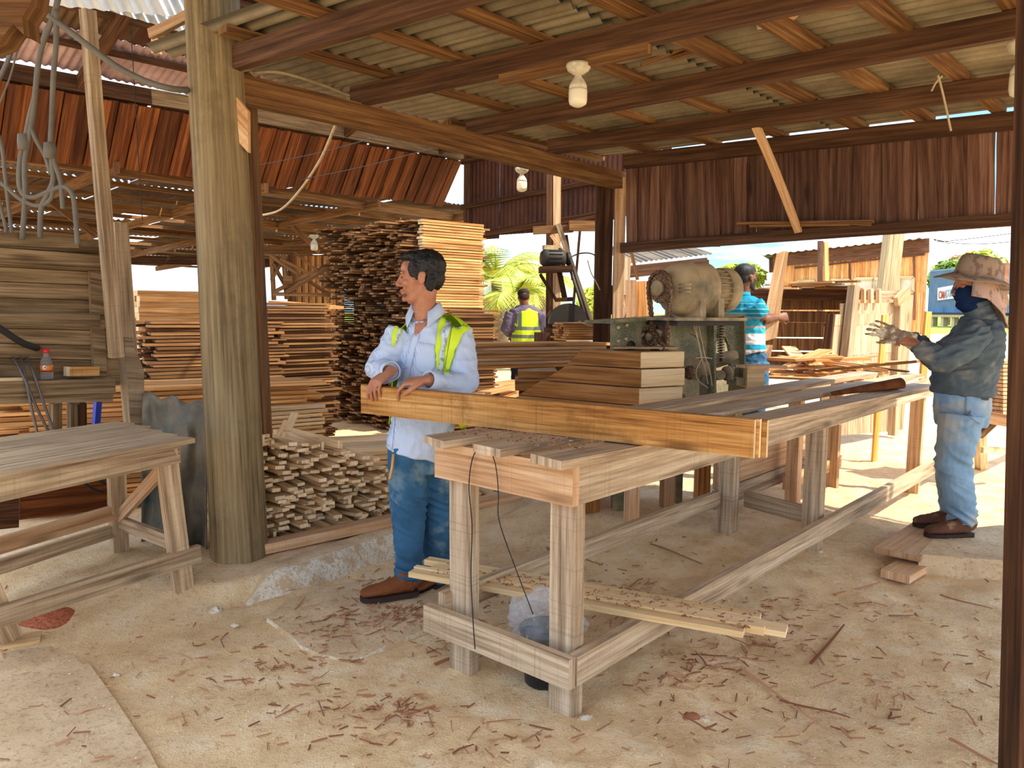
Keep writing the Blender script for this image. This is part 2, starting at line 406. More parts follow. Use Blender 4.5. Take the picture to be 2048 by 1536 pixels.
M_['sheetlow'] = mat_sheet('old_roof_sheet', '41301f', '60472f', '7d6248', r=.4, metal=.1)
M_['sheetpink'] = mat_sheet('faded_roof_sheet', '93797a', 'b79a9c', 'd2b9ba', r=.25, metal=.0)
M_['sheetwhite'] = mat_sheet('white_roof_sheet', 'b8bcbc', 'd9dcdc', 'f2f3f2', r=.1, metal=.0)
# ------------------------------------------------------------ main shed roof
ZR = 2.66
RO = AZ(472, 140, ZR)
def RP(a, b, z): return Vector((RO.x + UD.x*a + WD.x*b, RO.y + UD.y*a + WD.y*b, z))
ceiling = setting('ceiling', RP(1.5, 2, ZR))
rb = [((472, 140), (899, 20)), ((718, 212), (1495, 43)), ((947, 273), (2030, 79)), ((1109, 309), (2048, 190)), ((1249, 338), (2048, 259))]
RLINE = []
for i, (p, q) in enumerate(rb):
    a = AZ(*p, ZR); b = AZ(*q, ZR); d = (b-a).normalized(); a2 = a - d*(.05 if i < 4 else .0); b2 = a + d*6.2
    RLINE.append((a, d))
    r = board('rafter', a2, b2, .055, .115, M_['rafter'], ceiling, az=-1, seg=6, warp=.008)
# sister piece on rafter B, block ends
a, d = RLINE[1]; s = Vector((d.y, -d.x, 0))
def onr(i, px, py, z=ZR): # foot of the pixel's ray on rafter i's upright plane
    a, d = RLINE[i]; return AV(px, py, a, math.degrees(math.atan2(d.x, d.y)))
p = onr(1, 1003, 163); q = onr(1, 1300, 104)
p.z = q.z = ZR-.004
board('batten', p, q, .05, .045, M_['roofwood'], ceiling, az=1)
ZP = ZR + .115
PB = [-.42, .14, .66, 1.2, 1.74, 2.18, 2.6, 3.05, 3.5, 3.95, 4.4]
for b in PB:
    a0 = 1.9 if b < 0 else (-.15 if b < .5 else -2.6)
    board('purlin', RP(a0, b - .02*R0.random(), ZP), RP(3.72, b + .03*R0.random(), ZP+.01), .085 if b not in (1.74, 2.18) else .11, .035, M_['roofwood'], ceiling, az=-1, seg=5, warp=.006)
zS = ZP + .053
k = 0
for row, (b0, ln) in enumerate(((-.55, 2.1), (1.5, 2.2), (3.62, 2.4))):
    for i in range(8):
        a0 = -2.53 + i*.79
        w = .84
        if row == 0 and i == 7: w = .7
        if row == 0 and a0 < -.2: b0_, ln_ = .80, .75
        else: b0_, ln_ = b0, ln
        mb = MB(); O = RP(a0, b0_, zS + .004*(i % 2) + .02*(row % 2))
        Un = UD.copy(); Wn = WD.copy()
        sheet_mesh(mb, O, Un, Wn, w, ln_, n=6, pitch=.095, amp=.021, seg=1, drop=.006*(R0.random()-.5), N_=(0, 0, 1))
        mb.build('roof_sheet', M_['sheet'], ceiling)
for i in range(3):
    mb = MB(); sheet_mesh(mb, (-2.7+.8*i, 1.4, 3.3+.02*(i % 2)), (1, 0, 0), (0, 1, 0), .86, 3.0, n=4, N_=(0, 0, 1)); mb.build('roof_sheet', M_['sheetwhite'] if False else M_['sheet'], ceiling)  # unseen extra sheets above the frame, added to keep sun off the booth
# ------------------------------------------------------------ front plate beam F and its posts
zf = 2.655
fa, fb = AZ(488, 155, zf), AZ(1252, 345, zf)
fd = (fb-fa).normalized()
plate = board('plate_beam', fa - fd*.12, fb + fd*.03, .07, .145, M_['roofwood'], None, az=1, seg=8, warp=.012)
tag(plate, 'long orange-brown timber beam running back from the round post to the shed corner', 'beam')
# ------------------------------------------------------------ hanging plank wall at the right
wall_r = setting('wall_right', AZ(1249, 338, ZR))
wp, wdv = RLINE[4]; waz = math.degrees(math.atan2(wdv.x, wdv.y)); wn = azv(waz+90); wn = wn if wn.y < 0 else -wn    # wn faces the camera
wpo = wp - wn*.035
edges = [1252, 1273, 1296, 1318, 1342, 1364, 1392, 1438, 1468, 1492, 1512, 1541, 1589, 1630, 1674, 1720, 1765, 1794, 1835, 1895, 1935, 1988, 1994, 2036, 2085, 2130, 2180, 2240, 2290, 2350, 2420, 2480]
def ymid_top(x): return 352 - (x-1250)*.108
def ybot(x): return 506 - (x-1250)*.073
rr = random.Random(5)
gaps = {1512: 5, 1835: 2, 1342: 2, 1988: 6}
for i in range(len(edges)-1):
    x0, x1 = edges[i], edges[i+1]
    if x0 == 1988: continue
    g0 = .6; g1 = .6
    jig = [rr.uniform(-1.4, 1.4) for _ in range(6)]
    pts = []; n = 5
    L_ = []; R_ = []
    for k in range(n+1):
        t = k/n
        yt = ymid_top(x0)-22; yb = ybot(x0)-6 + rr.uniform(-1, 4)
        y = yt + (yb-yt)*t
        xl = x0 + .5*math.sin(t*9+i) + (3.0*(t-.45) if (x0 in (1512, 1835) and t > .45) else 0) - (4*t if x0 == 1994 else 0)
        xr = x1 + .5 + .5*math.sin(t*8+i+1) - (3.5*(t-.45) if (x1 in (1512,) and t > .45) else 0) + (2.5*(1-t) if x1 == 1988 else 0)-(2.0*(t-.6) if (x1 == 1342 and t > .6) else 0)
        L_.append(AV(xl, y, wpo, waz)); R_.append(AV(xr, y, wpo, waz))
    off = -wn*(.020*(i % 2) + rr.uniform(0, .006))
    outline = [p+off for p in L_] + [p+off for p in reversed(R_)]
    mb = MB(); b0 = 0
    nrm = -wn
    # planks carry their grain upright: swap the UV axes by building with the first edge upright
    mb.poly(outline, .02, nrm)
    mb.build('plank', M_['wallwood'], wall_r)
h0, h1 = AV(1250, 507, wpo, waz), AV(2048, 450, wpo, waz); hd = (h1-h0).normalized()
board('header_beam', h0 - hd*.02 + wn*.03, h1 + hd*2.0 + wn*.03, .05, .085, M_['rafter'], wall_r, az=-1, seg=8, warp=.006)
# boards lying along the header ledge
for (p, q, w, t) in (((1475, 447), (1748, 443), .05, .02), ((1500, 453), (1700, 449), .05, .018), ((1620, 444), (1742, 449), .04, .02)):
    a = AV(*p, wpo+wn*.1, waz); b = AV(*q, wpo+wn*.1, waz)
    o = board('loose_batten', a, b, w, t, M_['roofwood']); 
    tag(o, {1475: 'longest loose brown batten lying on the ledge of the hanging plank wall', 1500: 'lower short brown batten on the ledge of the hanging plank wall', 1620: 'short reddish batten tilted over the others on the wall ledge'}[p[0]], 'batten', 'battens on the wall ledge')
# diagonal brace
a = onr(3, 1512, 262); a.z = ZR+.02; b = AV(1598, 462, wpo+wn*.06, waz)
tag(board('diagonal_brace', a, b, .055, .03, M_['tanwood'], None, up=wn, seg=5, warp=.01), 'rough bark-edged diagonal brace hanging from the roof to the plank wall', 'brace')
# corner post (several pieces) at x 1210..1250
cp = AV(1246, 420, wpo, waz)
corner = thing('corner_post', 'dark timber corner post of bundled studs behind the planing machine', 'post', (cp.x, cp.y, 0))
def upright(name, px0, px1, y0, y1, Y, depth, mat, parent, z0=None, z1=None, **k):
    a = AY(px0, y0, Y); b = AY(px1, y1, Y)
    return board(name, a, b, k.pop('w'), depth, mat, parent, up=(0, -1, 0), **k)
board('stud', (cp.x-.02, cp.y+.05, 0), (cp.x-.02, cp.y+.05, 2.6), .09, .09, M_['tanwood'], corner, up=(0, -1, 0))
board('stud', (cp.x-.11, cp.y+.10, 0), (cp.x-.11, cp.y+.10, 2.66), .07, .09, M_['darkwood'], corner, up=(0, -1, 0))
board('stud', (cp.x-.18, cp.y+.14, 0), (cp.x-.18, cp.y+.14, 2.66), .08, .10, M_['darkwood'], corner, up=(0, -1, 0))
# ------------------------------------------------------------ big round post
PB0 = G(461, 1128)
mb = MB(); n = 28; prof = []
lean = AY(418, 0, PB0.y+.12)
base = PB0 + V3(0, .15, 0)
topx = lean + V3(0, 0, .35)
NS = 46; b = 0
for i in range(NS+1):
    t = i/NS; c = Vector((base.x, base.y, base.z-.02)).lerp(Vector((topx.x-.012, base.y+.02, topx.z)), t)
    for k_ in range(n):
        a = 2*math.pi*k_/n
        r = .150 - .018*t + .004*noise.noise((math.cos(a)*1.3, math.sin(a)*1.3, t*3)) + .003*noise.noise((math.cos(a)*6, math.sin(a)*6, t*5))
        r *= 1 + .03*math.exp(-t*30)
        mb.v.append(c + V3(r*math.cos(a), r*math.sin(a), 0))
    if i:
        for k_ in range(n):
            k2 = (k_+1) % n; q = (i-1)*n; u0, u1 = (i-1)/NS*3, i/NS*3
            mb.face((q+k_, q+k2, q+n+k2, q+n+k_), ((u0, k_*.034), (u0, (k_+1)*.034), (u1, (k_+1)*.034), (u1, k_*.034)), 0, True)
big_post = mb.build('round_post', M_['post'], None, origin=(base.x, base.y, 0))
tag(big_post, 'thick round weathered timber post in front of the lumber store', 'post')
# small board nailed on its side, brown squared post behind it
c = AY(478, 240, base.y-.10)
mb = MB(); mb.poly([AY(459, 178, base.y-.06), AY(495, 222, base.y-.02), AY(496, 305, base.y-.02), AY(466, 273, base.y-.06)], .022, (.4, 1, 0))
tag(mb.build('nailed_board', M_['tanwood']), 'small skewed board nailed high on the round post', 'board')
bq = AZ(518, 838, .45); Yb = base.y+.36
o = board('square_post', AY(521, 900, Yb), AY(487, 150, Yb), .105, .12, M_['roofwood'], None, up=(0, -1, 0), seg=6, warp=.006)
tag(o, 'reddish brown squared post just behind the round post', 'post')
# ------------------------------------------------------------ upper store roof (dark) and hanging plank band
H_a = AY(0, 157, 7.0); H_b_dir = azv(41)
def HU(x, y, p0, az=41.0): return AV(x, y, p0, az)
hb0 = HU(-120, 150, H_a); 
store = setting('wall_back', H_a)
Ha = HU(-200, 128, H_a); Hb = HU(923, 321, H_a)
for (x0, y0, x1, y1, nm) in ((-200, 127, 300, 210, 0), (300, 210, 660, 272, 1), (660, 272, 926, 320, 2)):
    p, q = HU(x0, y0, H_a), HU(x1, y1, H_a)
    board('wall_plate', p, q, .09, .15, M_['boothwood'] if nm else M_['darkwood'], store, az=-1, seg=3, warp=.008)
# plank band, raking outward: top on the plate, foot .34 m further back and .5 m lower
H_low = AY(0, 284, 7.32)
band_top = [(-200, 121), (0, 157), (376, 219), (500, 244), (923, 320)]
band_bot = [(-260, 250), (0, 290), (376, 350), (506, 362), (905, 418)]
def interp(t, pts):
    x = t
    for (a, b) in zip(pts[:-1], pts[1:]):
        if x <= b[0] or b is pts[-1]: return a[1] + (b[1]-a[1])*(x-a[0])/(b[0]-a[0])
rr = random.Random(11)
# walk along U with equal real widths
p0 = HU(-200, interp(-200, band_top)+4, H_a); p1 = HU(923, 322, H_a)
Ltot = (p1-p0).length; s = 0; dU = (p1-p0).normalized()
vk = azv(-48)
bg_ = []
idx = 0
gap_px = [(283, 286, 9), (712, 0, 4), (752, 0, 4), (808, 0, 4), (855, 0, 2)]
while s < Ltot-.03:
    w = rr.uniform(.085, .14); w = min(w, Ltot-s)
    a = p0 + dU*s; b = p0 + dU*(s+w+(.012 if idx % 2 else -.004))
    hgt = .58 + rr.uniform(-.01, .02)
    k = vk*(.68*hgt) + V3(0, 0, -hgt); sk = dU*rr.uniform(-.006, .006)
    # pixel of the foot, to open the gaps the photo shows
    f = a + k; q = f-EYE; zc_ = q.dot(_f); fx = 1024+F*q.dot(_r)/zc_
    cut = 0
    for gx, gw in ((279, .035), (699, .022), (742, .03), (803, .03), (868, .01)):
        if abs(fx-gx) < 9 and (not bg_ or s-bg_[-1] > .22): cut = gw
    off = k.cross(dU).normalized()*(.022*(idx % 2)+rr.uniform(-.005, .005))
    m1 = a+k*.35; 
    mb = MB(); mb.poly([a+off, a+k+off+sk+dU*cut, b+k+off+sk, b+off], .018, k.cross(dU))
    mb.build('plank', M_['orangewood'], store)
    for tg in (279, 699, 742, 803, 868):
        if abs(fx-tg) < 9 and (not bg_ or a_s - bg_[-1] > .25 if False else (not bg_ or s-bg_[-1] > .22)): bg_.append(s)
    s += w; idx += 1
for (sa_, sb_) in zip([0]+[q_+.03 for q_ in bg_], [q_-.012 for q_ in bg_]+[Ltot]):
    k = vk*(.68*.60) + V3(0, 0, -.60); k2 = k.cross(dU).normalized(); k2 = k2 if k2.dot(vk) > 0 else -k2; up_ = -k.normalized()*.05
    mb = MB(); mb.poly([p0+dU*sa_+k2*.05+up_, p0+dU*sa_+k+k2*.05, p0+dU*sb_+k+k2*.05, p0+dU*sb_+k2*.05+up_], .015, k2); mb.build('backing_board', M_['darkwood'], store)
# upper roof sheets rising from the plate towards the camera side
O = p0 + V3(0, 0, .19)
rise = (-vk*1.0 + V3(0, 0, .34)).normalized()
storeroof = setting('ceiling', O, None, None)
kk = 0
for i in range(9):
    mb = MB(); sheet_mesh(mb, p0 + dU*(i*.8) + V3(0, 0, .19+.012*(i % 2)), dU, rise, .84, .62, N_=rise.cross(dU)); mb.build('roof_sheet', M_['sheetpink'], storeroof)
    mb = MB(); sheet_mesh(mb, p0 + dU*(i*.8) + V3(0, 0, .20+.012*(i % 2)) + rise*.60, dU, rise, .84, 1.9, N_=rise.cross(dU)); mb.build('roof_sheet', M_['sheetdark'] if i != 1 else M_['sheetlow'], storeroof)
for j, dd in enumerate((.5, 1.0, 1.6)):
    a = p0 + rise*dd + V3(0, 0, .145); board('purlin', a, a+dU*7.2, .06, .05, M_['darkwood'], storeroof)
for sx in (1.35, 2.75, 4.4, 6.0):
    a = p0 + dU*sx + V3(0, 0, .08); board('rafter', a-rise*.1, a+rise*2.0, .06, .12, M_['darkwood'], storeroof)
# ------------------------------------------------------------ lower store roof: tie beams, sheets with slits of daylight
def onband(x, y, Y): return AY(x, y, Y)
gb = [((-60, 318), (0, 325), (933, 441), 7.5), ((-60, 400), (0, 407), (712, 467), 9.4), ((-60, 446), (0, 452), (640, 492), 11.8)]
low = setting('ceiling', AY(0, 325, 7.5))
for (pa, p_, q_, Y0) in gb:
    P0 = AY(*p_, Y0); q = HU(*q_, P0); P0.z = q.z = .5*(P0.z+q.z) if abs(P0.z-q.z) < .25 else P0.z
    d = (q-P0).normalized()
    board('tie_beam', P0-d*1.2, q+d*.1, .07, .12, M_['roofwood'], low, az=-1, seg=4, warp=.006)
zl = 2.98
L0 = H_low - dU*1.5
def LP(u, v, z): p = Vector((L0.x, L0.y, 0)) + dU*u + vk*v; return Vector((p.x, p.y, z))
rr = random.Random(3)
for j in range(7):
    v0 = .05 + j*1.55
    for i in range(12):
        if rr.random() < .04 and j > 1: continue
        z = 3.02 - .045*v0 + rr.uniform(-.006, .006)
        mb = MB(); d2 = vk + V3(0, 0, -.045)
        ln = 1.55 + (.10 if rr.random() < .45 else -.05)
        sheet_mesh(mb, LP(i*.82, v0, z+.02*(i % 2)), dU, d2, .84 if rr.random() < .6 else .80, ln, pitch=.09, amp=.016, n=5, N_=(0, 0, 1))
        mb.build('roof_sheet', M_['sheetlow'], low)
for j in range(14):
    v0 = .4 + j*.78; board('purlin', LP(0, v0, 2.93-.045*v0), LP(9.8, v0, 2.93-.045*v0), .06, .05, M_['roofwood'], low)
for i in range(6):
    u = .8+i*1.7; board('rafter', LP(u, -.1, 2.86), LP(u, 10.8, 2.86-.045*10.8), .05, .11, M_['roofwood'], low)
    board('strut', LP(u, 2.2, 2.80), LP(u+.6, 2.2, 2.35), .04, .08, M_['roofwood'], low) if i % 2 else board('strut', LP(u, 3.9, 2.80), LP(u, 4.7, 2.40), .04, .08, M_['roofwood'], low)
# far eave beam
ea, eb = AY(120, 513, 16.5), AY(700, 529, 16.0)
board('eave_beam', ea - V3(3, 0, 0), eb + V3(.4, 0, 0), .1, .17, M_['darkwood'], low)
# ------------------------------------------------------------ dark iron gable wall at the back
wi = setting('wall_iron', AY(940, 480, 11.0))
ia = AY(928, 480, 11.2); ib = HU(1216, 433, AY(928, 480, 11.2), 128.0)
idr = (Vector((ib.x, ib.y, 0))-Vector((ia.x, ia.y, 0))).normalized(); il = (Vector((ib.x, ib.y, 0))-Vector((ia.x, ia.y, 0))).length
i = 0; s = 0
iz0 = ia.z; iz1 = ib.z
while s < il+.4:
    zb = iz0 + (iz1-iz0)*min(1, s/il); w = .66
    mb = MB(); O = Vector((ia.x, ia.y, zb-.01)) + idr*s + V3(0, .01*(i % 2), 0)
    sheet_mesh(mb, O, idr, (0, 0, 1), w, 1.9, pitch=.07, amp=.01, n=5, N_=(-idr.y, idr.x, 0)); mb.build('wall_sheet', M_['sheetdark'], wi); s += w-.015; i += 1
nI = Vector((idr.y, -idr.x, 0)); nI = nI if nI.y < 0 else -nI
for zo in (.0, .42, 1.05):
    a = Vector((ia.x, ia.y, iz0+zo)) + nI*.05; b = Vector((ib.x, ib.y, iz1+zo)) + nI*.05
    board('girt', a, b, .05, .07, M_['darkwood'], wi, az=-1)
p = AY(934, 400, 11.15); board('stud', V3(p.x, p.y, 0), V3(p.x, p.y, 4.1), .09, .09, M_['darkwood'], wi, up=(0, -1, 0))
# ------------------------------------------------------------ the long infeed bench
BZ = .93
NC = AZ(1165, 926, BZ); FC = AZ(1868, 757, BZ)
bd = (FC-NC).normalized(); BAZ = math.degrees(math.atan2(bd.x, bd.y)); bl = (FC-NC).length
bn = Vector((-bd.y, bd.x, 0))                       # across the bench, away from the camera's right
BW = (AZ(872, 886, BZ)-NC).dot(bn)
EAZ = BAZ-90
def BP(u, v, z=0): p = Vector((NC.x, NC.y, 0)) + bd*u + bn*v; return Vector((p.x, p.y, z))
bench = thing('workbench', 'long heavy weathered timber workbench running from the foreground towards the man in the sun hat', 'workbench', BP(0, 0, 0), None)
zab = AV(1160, 1008, NC, BAZ).z
hA = BZ-zab
board('apron', BP(-.02, .018, zab), BP(bl, .018, zab), .036, hA, M_['benchwood'], bench, az=-1, seg=8, warp=.004)
board('apron', BP(-.02, BW, zab), BP(bl, BW, zab), .036, hA, M_['benchwood'], bench, az=-1, seg=4, warp=.004)
eb_ = board('end_board', BP(-.04, -.003, zab-.002), BP(-.04, BW+.03, zab-.002), .036, hA, M_['tanwood'], bench, az=-1, seg=6, warp=.002)
def leg(u, v, zt, zb=None, w=.115, t=.05, name='leg', mat='benchwood'):
    p = BP(u, v); zb = gz(p.x, p.y)-.03 if zb is None else zb
    return board(name, BP(u, v, zb), BP(u, v, zt), w, t, M_[mat], bench, up=bd, seg=3, warp=.002)
p = G(1157, 1440); u0 = (p-NC).dot(bd); v0 = (p-NC).dot(bn)
leg(.012, .068, BZ-.02); leg(.012, BW-.065, BZ-.02)
p3 = G(1668, 1112); u3 = (p3-NC).dot(bd)
p4 = G(1440, 1050); u4 = (p4-NC).dot(bd)
leg(u3, .08, BZ-.03, w=.10, t=.09); leg(u4-.1, BW-.05, BZ-.03, w=.10, t=.09)
leg(u3+1.0, BW-.06, BZ-.03, w=.09, t=.08, mat='tanwood'); leg(bl-.5, BW-.05, BZ-.03, w=.09, t=.06, mat='tanwood'); leg(bl-.12, .08, BZ-.03, w=.10, t=.06, mat='tanwood')
# low rails
a = AV(1170, 1300, BP(0, -.02), BAZ); zrt = a.z; b_ = AV(1162, 1366, BP(0, -.02), BAZ); hr = .105
rl0 = AV(1885, 938, BP(0, -.02), BAZ)
board('side_rail', BP(-.06, -.02, zrt), BP((rl0-NC).dot(bd)+.25, -.02, zrt-.01), .04, hr, M_['benchwood'], bench, az=1, seg=8, warp=.006)
er = AV(866, 1178, BP(-.08, 0), EAZ)
board('end_rail', BP(-.085, -.035, zrt+.004), BP(-.085, BW+.05, zrt+.004), .036, .108, M_['benchwood'], bench, az=1, seg=5, warp=.002)
a = AV(1194, 1067, BP(0, BW+.0), BAZ); b_ = AV(1417, 999, BP(0, BW+.0), BAZ)
board('back_rail', BP(-.05, BW, a.z-.01), BP(u4-.12, BW, a.z-.01), .036, .095, M_['greywood'], bench, az=1, seg=5, warp=.004)
board('cross_rail', BP(u3-.02, .1, .25), BP(u4+.05, BW-.1, .25), .036, .10, M_['greywood'], bench, az=0)
board('cross_rail', BP(u3+.95, BW-.02, .20), BP(bl-.25, BW-.02, .20), .036, .10, M_['tanwood'], bench, az=0)
# dusty splash boards beyond the back legs
for (dz0, dz1, mt) in ((.30, .52, 'tanwood'), (.17, .29, 'greywood')):
    board('splash_board', BP(u4-.05, BW+.07, dz0), BP(u4+1.5, BW+.07, dz0), .03, dz1-dz0, M_[mt], bench, az=-1, seg=3, warp=.003)
# top planks laid loose on the bench: three long ones
TZ = BZ+.004
def topplank(q0, q1, w, lab, t=.03, mat='benchwood', z=TZ, z1=None):
    a = AZ(*q0, z+t); b = AZ(*q1, (z1 or z)+t)
    o = board('top_plank', a, b, w, t, M_[mat], None, az=1, seg=10, warp=.004, skew=(R0.uniform(-.1, .25), 0), wane=.06)
    return tag(o, lab, 'plank')
topplank((868, 876), (1748, 742), .155, 'weathered bench top plank furthest back, its end beside the man in the blue shirt')
topplank((972, 893), (1830, 747), .150, 'middle weathered plank lying on the long bench top')
topplank((1092, 914), (1852, 768), .165, 'weathered plank on the bench top nearest the camera, flush with the grey apron')
# curled bark tube on the far end
mb = MB(); a = AZ(1660, 782, BZ+.045); b_ = AZ(1800, 768, BZ+.075)
A = frame(a, b_)[0]; ln = (b_-a).length
n1, n2 = 14, 14
for i in range(n1+1):
    t = i/n1
    for j in range(n2+1):
        an = -2.2 + 5.4*j/n2*(.35+.65*t); r = .012+.030*t
        mb.v.append(A @ Vector(((t-.5)*ln, r*math.sin(an), .02*t + r*math.cos(an)*.9 - .02)))
for i in range(n1):
    for j in range(n2):
        q = i*(n2+1)+j; mb.face((q, q+1, q+n2+2, q+n2+1), ((i/9, j/9), (i/9, (j+1)/9), ((i+1)/9, (j+1)/9), ((i+1)/9, j/9)), 0, True)
o = mb.build('bark_curl', M_['bark']); so = o.modifiers.new('s', 'SOLIDIFY'); so.thickness = .004; tag(o, 'rolled-up curl of brown bark lying on the far end of the bench', 'bark')
# ------------------------------------------------------------ boards the man holds
hz = BZ+.036
ba = AZ(722, 826, hz); bb = AZ(1506, 917, hz); hdv = (bb-ba).normalized(); hn = Vector((-hdv.y, hdv.x, 0)); hn = hn if hn.y > 0 else -hn
HH = .128
for i, (lab, dl, dz) in enumerate((('golden brown board on edge held by the man, the front one of three', 0, 0), ('middle board of the three held on edge by the man', .012, .002), ('rear board of the three held on edge by the man, behind the golden one', .03, -.002))):
    off = hn*(.010+.0215*i)
    o = board('held_board', ba + off + hdv*(.0-.02*i), bb + off + hdv*dl, .019, HH+dz, M_['golden'], None, az=-1, end=M_['end'], seg=6, warp=.0015)
    tag(o, lab, 'board')
HB = (ba, bb, hdv, hn, HH, hz)
# ------------------------------------------------------------ pale strips across the low rails
sz = zrt+.006
strips = [((832, 1128), (1528, 1218), .052, .032, 0), ((850, 1146), (1525, 1268), .075, .024, 0), ((905, 1137), (1584, 1248), .095, .022, .0), ((880, 1150), (1545, 1246), .06, .02, .0)]
labs = ['pale sawn strip under the bench, rearmost and shortest at the right', 'pale sawn strip under the bench, nearest the camera', 'widest pale strip under the bench, reaching furthest right', 'pale strip under the bench lying between the near and the widest one']
sa, sb = AZ(840, 1122, sz+.03), AZ(1575, 1248, sz+.03); sdv = (sb-sa).normalized(); sn = Vector((-sdv.y, sdv.x, 0)); sn = sn if sn.y > 0 else -sn
cfg = [(0.0, 2.02, .060, .050, .026, 0), (.03, 1.97, -.105, .055, .024, 0), (.10, 2.16, -.018, .085, .022, 0), (.02, 2.06, -.062, .028, .030, 0)]
for i, (s0, s1, ofs, w, t, dz) in enumerate(cfg):
    L0_ = (sb-sa).length/2.16
    a = sa + sdv*(s0*L0_) + sn*ofs; b_ = sa + sdv*(s1*L0_) + sn*ofs; a.z = b_.z = sz
    tag(board('pale_strip', a, b_, w, t, M_['pale'], None, az=-1, end=M_['end'], seg=4, warp=.001), labs[i], 'strip', 'pale strips under the bench')
STRIP = (sa, sdv, sn, sz, L0_)
# ------------------------------------------------------------ bucket with a clear bag
bk = G(1100, 1392); bk = bk + V3(-.01, .09, 0)
buck = thing('bucket', 'black plastic bucket standing under the near corner of the bench', 'bucket', (bk.x, bk.y, gz(bk.x, bk.y)-.005))
M_['blackplastic'] = plain('black_plastic', '2e2f32', .45, .4)
mb = MB(); mb.lathe(WM[buck], [(0, .004), (.082, 0), (.105, .225), (.112, .23), (.112, .236), (.100, .23), (.078, .01), (0, .008)], 28); mb.build('pail', M_['blackplastic'], buck)
t = NT('clear_film', .12, .6); t.col(lin('e9eef2')); t.b.inputs['Transmission Weight'].default_value = .55; t.b.inputs['Alpha'].default_value = .42; t.b.inputs['IOR'].default_value = 1.2
t.bump(t.noise(t.obj(), 40, 4), .8, .02); M_['film'] = t.m
mb = MB(); n1, n2 = 34, 44; C = WM[buck] @ Vector((0, 0, .20))
for i in range(n1+1):
    th = math.pi*i/n1
    for j in range(n2):
        ph = 2*math.pi*j/n2; d = Vector((math.sin(th)*math.cos(ph), math.sin(th)*math.sin(ph), math.cos(th)))
        r = .125*(1 + .35*noise.noise(d*2.2+V3(3, 1, 0)) + .22*abs(noise.noise(d*6)) + .10*noise.noise(d*14))
        mb.v.append(C + Vector((d.x*r*1.05, d.y*r*1.05, d.z*r*.95+.06)))
for i in range(n1):
    for j in range(n2):
        j2 = (j+1) % n2; mb.face((i*n2+j, i*n2+j2, (i+1)*n2+j2, (i+1)*n2+j), ((0, 0), (1, 0), (1, 1), (0, 1)), 0, False)
tag(mb.build('plastic_bag', M_['film']), 'crumpled clear plastic bag bulging out of the black bucket', 'bag')
# thin black wire looped over a nail on the end board
M_['wire'] = plain('black_wire', '2b2523', .6, .3)
def wire(name, pts, r, mat, parent=None, n=6, sub=6):
    P = [Vector(p) for p in pts]; out = []
    for i in range(len(P)-1):
        p0 = P[max(0, i-1)]; p1 = P[i]; p2 = P[i+1]; p3 = P[min(len(P)-1, i+2)]
        for k in range(sub):
            t = k/sub; out.append(.5*((2*p1)+(p2-p0)*t+(2*p0-5*p1+4*p2-p3)*t*t+(3*p1-p0-3*p2+p3)*t*t*t))
    out.append(P[-1]); mb = MB(); mb.tube(out, r, n); return mb.build(name, mat, parent)
pe = BP(-.065, 0); q = lambda x, y, o=0.0: AV(x, y, BP(-.065-o, 0), EAZ)
w = wire('wire', [q(950, 1298, .06), q(946, 1240, .06), q(942, 1150, .03), q(944, 1050, .02), q(938, 980, .01), q(942, 930, .01), q(952, 902, .01), q(966, 893, .01), q(980, 900, .01), q(992, 935, .01), q(997, 990, .01), q(998, 1040, .01), q(1025, 1120, -.05), q(1066, 1228, -.09)], .0022, M_['wire'])
tag(w, 'thin black wire looped over the near end of the bench and down into the bucket', 'wire')
# yellow stakes standing behind the bench
for (top, bot, w, lab) in (((1769, 630), (1748, 925), .055, 'yellowish stake standing behind the far end of the bench, left of two'), ((1856, 623), (1830, 950), .062, 'yellowish stake beside the man in the sun hat, right of two')):
    g_ = G(*bot); a = AY(top[0], top[1], g_.y+.05)
    tag(board('stake', g_ - V3(0, 0, .05), a, w, .028, M_['yellowstake'], None, up=(.3, -1, 0)), lab, 'stake')
# slab and boards under the man in the hat
def slabpoly(name, pts, z0, z1, mat):
    mb = MB(); mb.poly([Vector((p.x, p.y, z0)) for p in pts], z1-z0, (0, 0, 1)); return mb.build(name, mat)
t = NT('dusty_concrete', .95, .1); p = t.pos(); n = t.noise(p, 5, 5, .65); n2 = t.noise(p, 45, 5, .75)
c = t.ramp(n, [(.3, lin('c9ab84')), (.7, lin('ead0a8'))]); c = t.mix(t.math('MULTIPLY', t.g(n2, .52, .66), .5), c, lin('7e6047')); t.col(c); t.bump(n2, .6, .008); M_['concrete'] = t.m
t = NT('pale_concrete', .95, .1); p = t.pos(); n = t.noise(p, 5, 5, .65); n2 = t.noise(p, 60, 3, .75)
c = t.ramp(n, [(.3, lin('d6c6aa')), (.7, lin('f4ead6'))]); c = t.mix(t.math('MULTIPLY', t.g(n2, .50, .64), .7), c, lin('a18f78')); c = t.mix(t.g(t.noise(p, 9, 5, .7), .50, .58), c, lin('cdb08a')); t.col(c); t.bump(n2, .8, .01); M_['whiteconcrete'] = t.m
S = [AZ(1840, 1110, .12), AZ(2060, 1122, .12), AZ(2100, 1058, .12), AZ(1905, 1045, .12)]
S = [AZ(1838, 1108, .12), AZ(1960, 1118, .12), AZ(2120, 1128, .12), AZ(2150, 1062, .12), AZ(2000, 1050, .12), AZ(1880, 1062, .12)]
tag(slabpoly('concrete_slab', S, -.03, .12, M_['concrete']), 'dusty concrete slab under the feet of the man in the sun hat', 'slab')
a, b_ = AZ(1838, 1052, .135), AZ(1838, 1052, .135)
g1 = AZ(1793, 1092, .118); g2 = AZ(1850, 1050, .118)
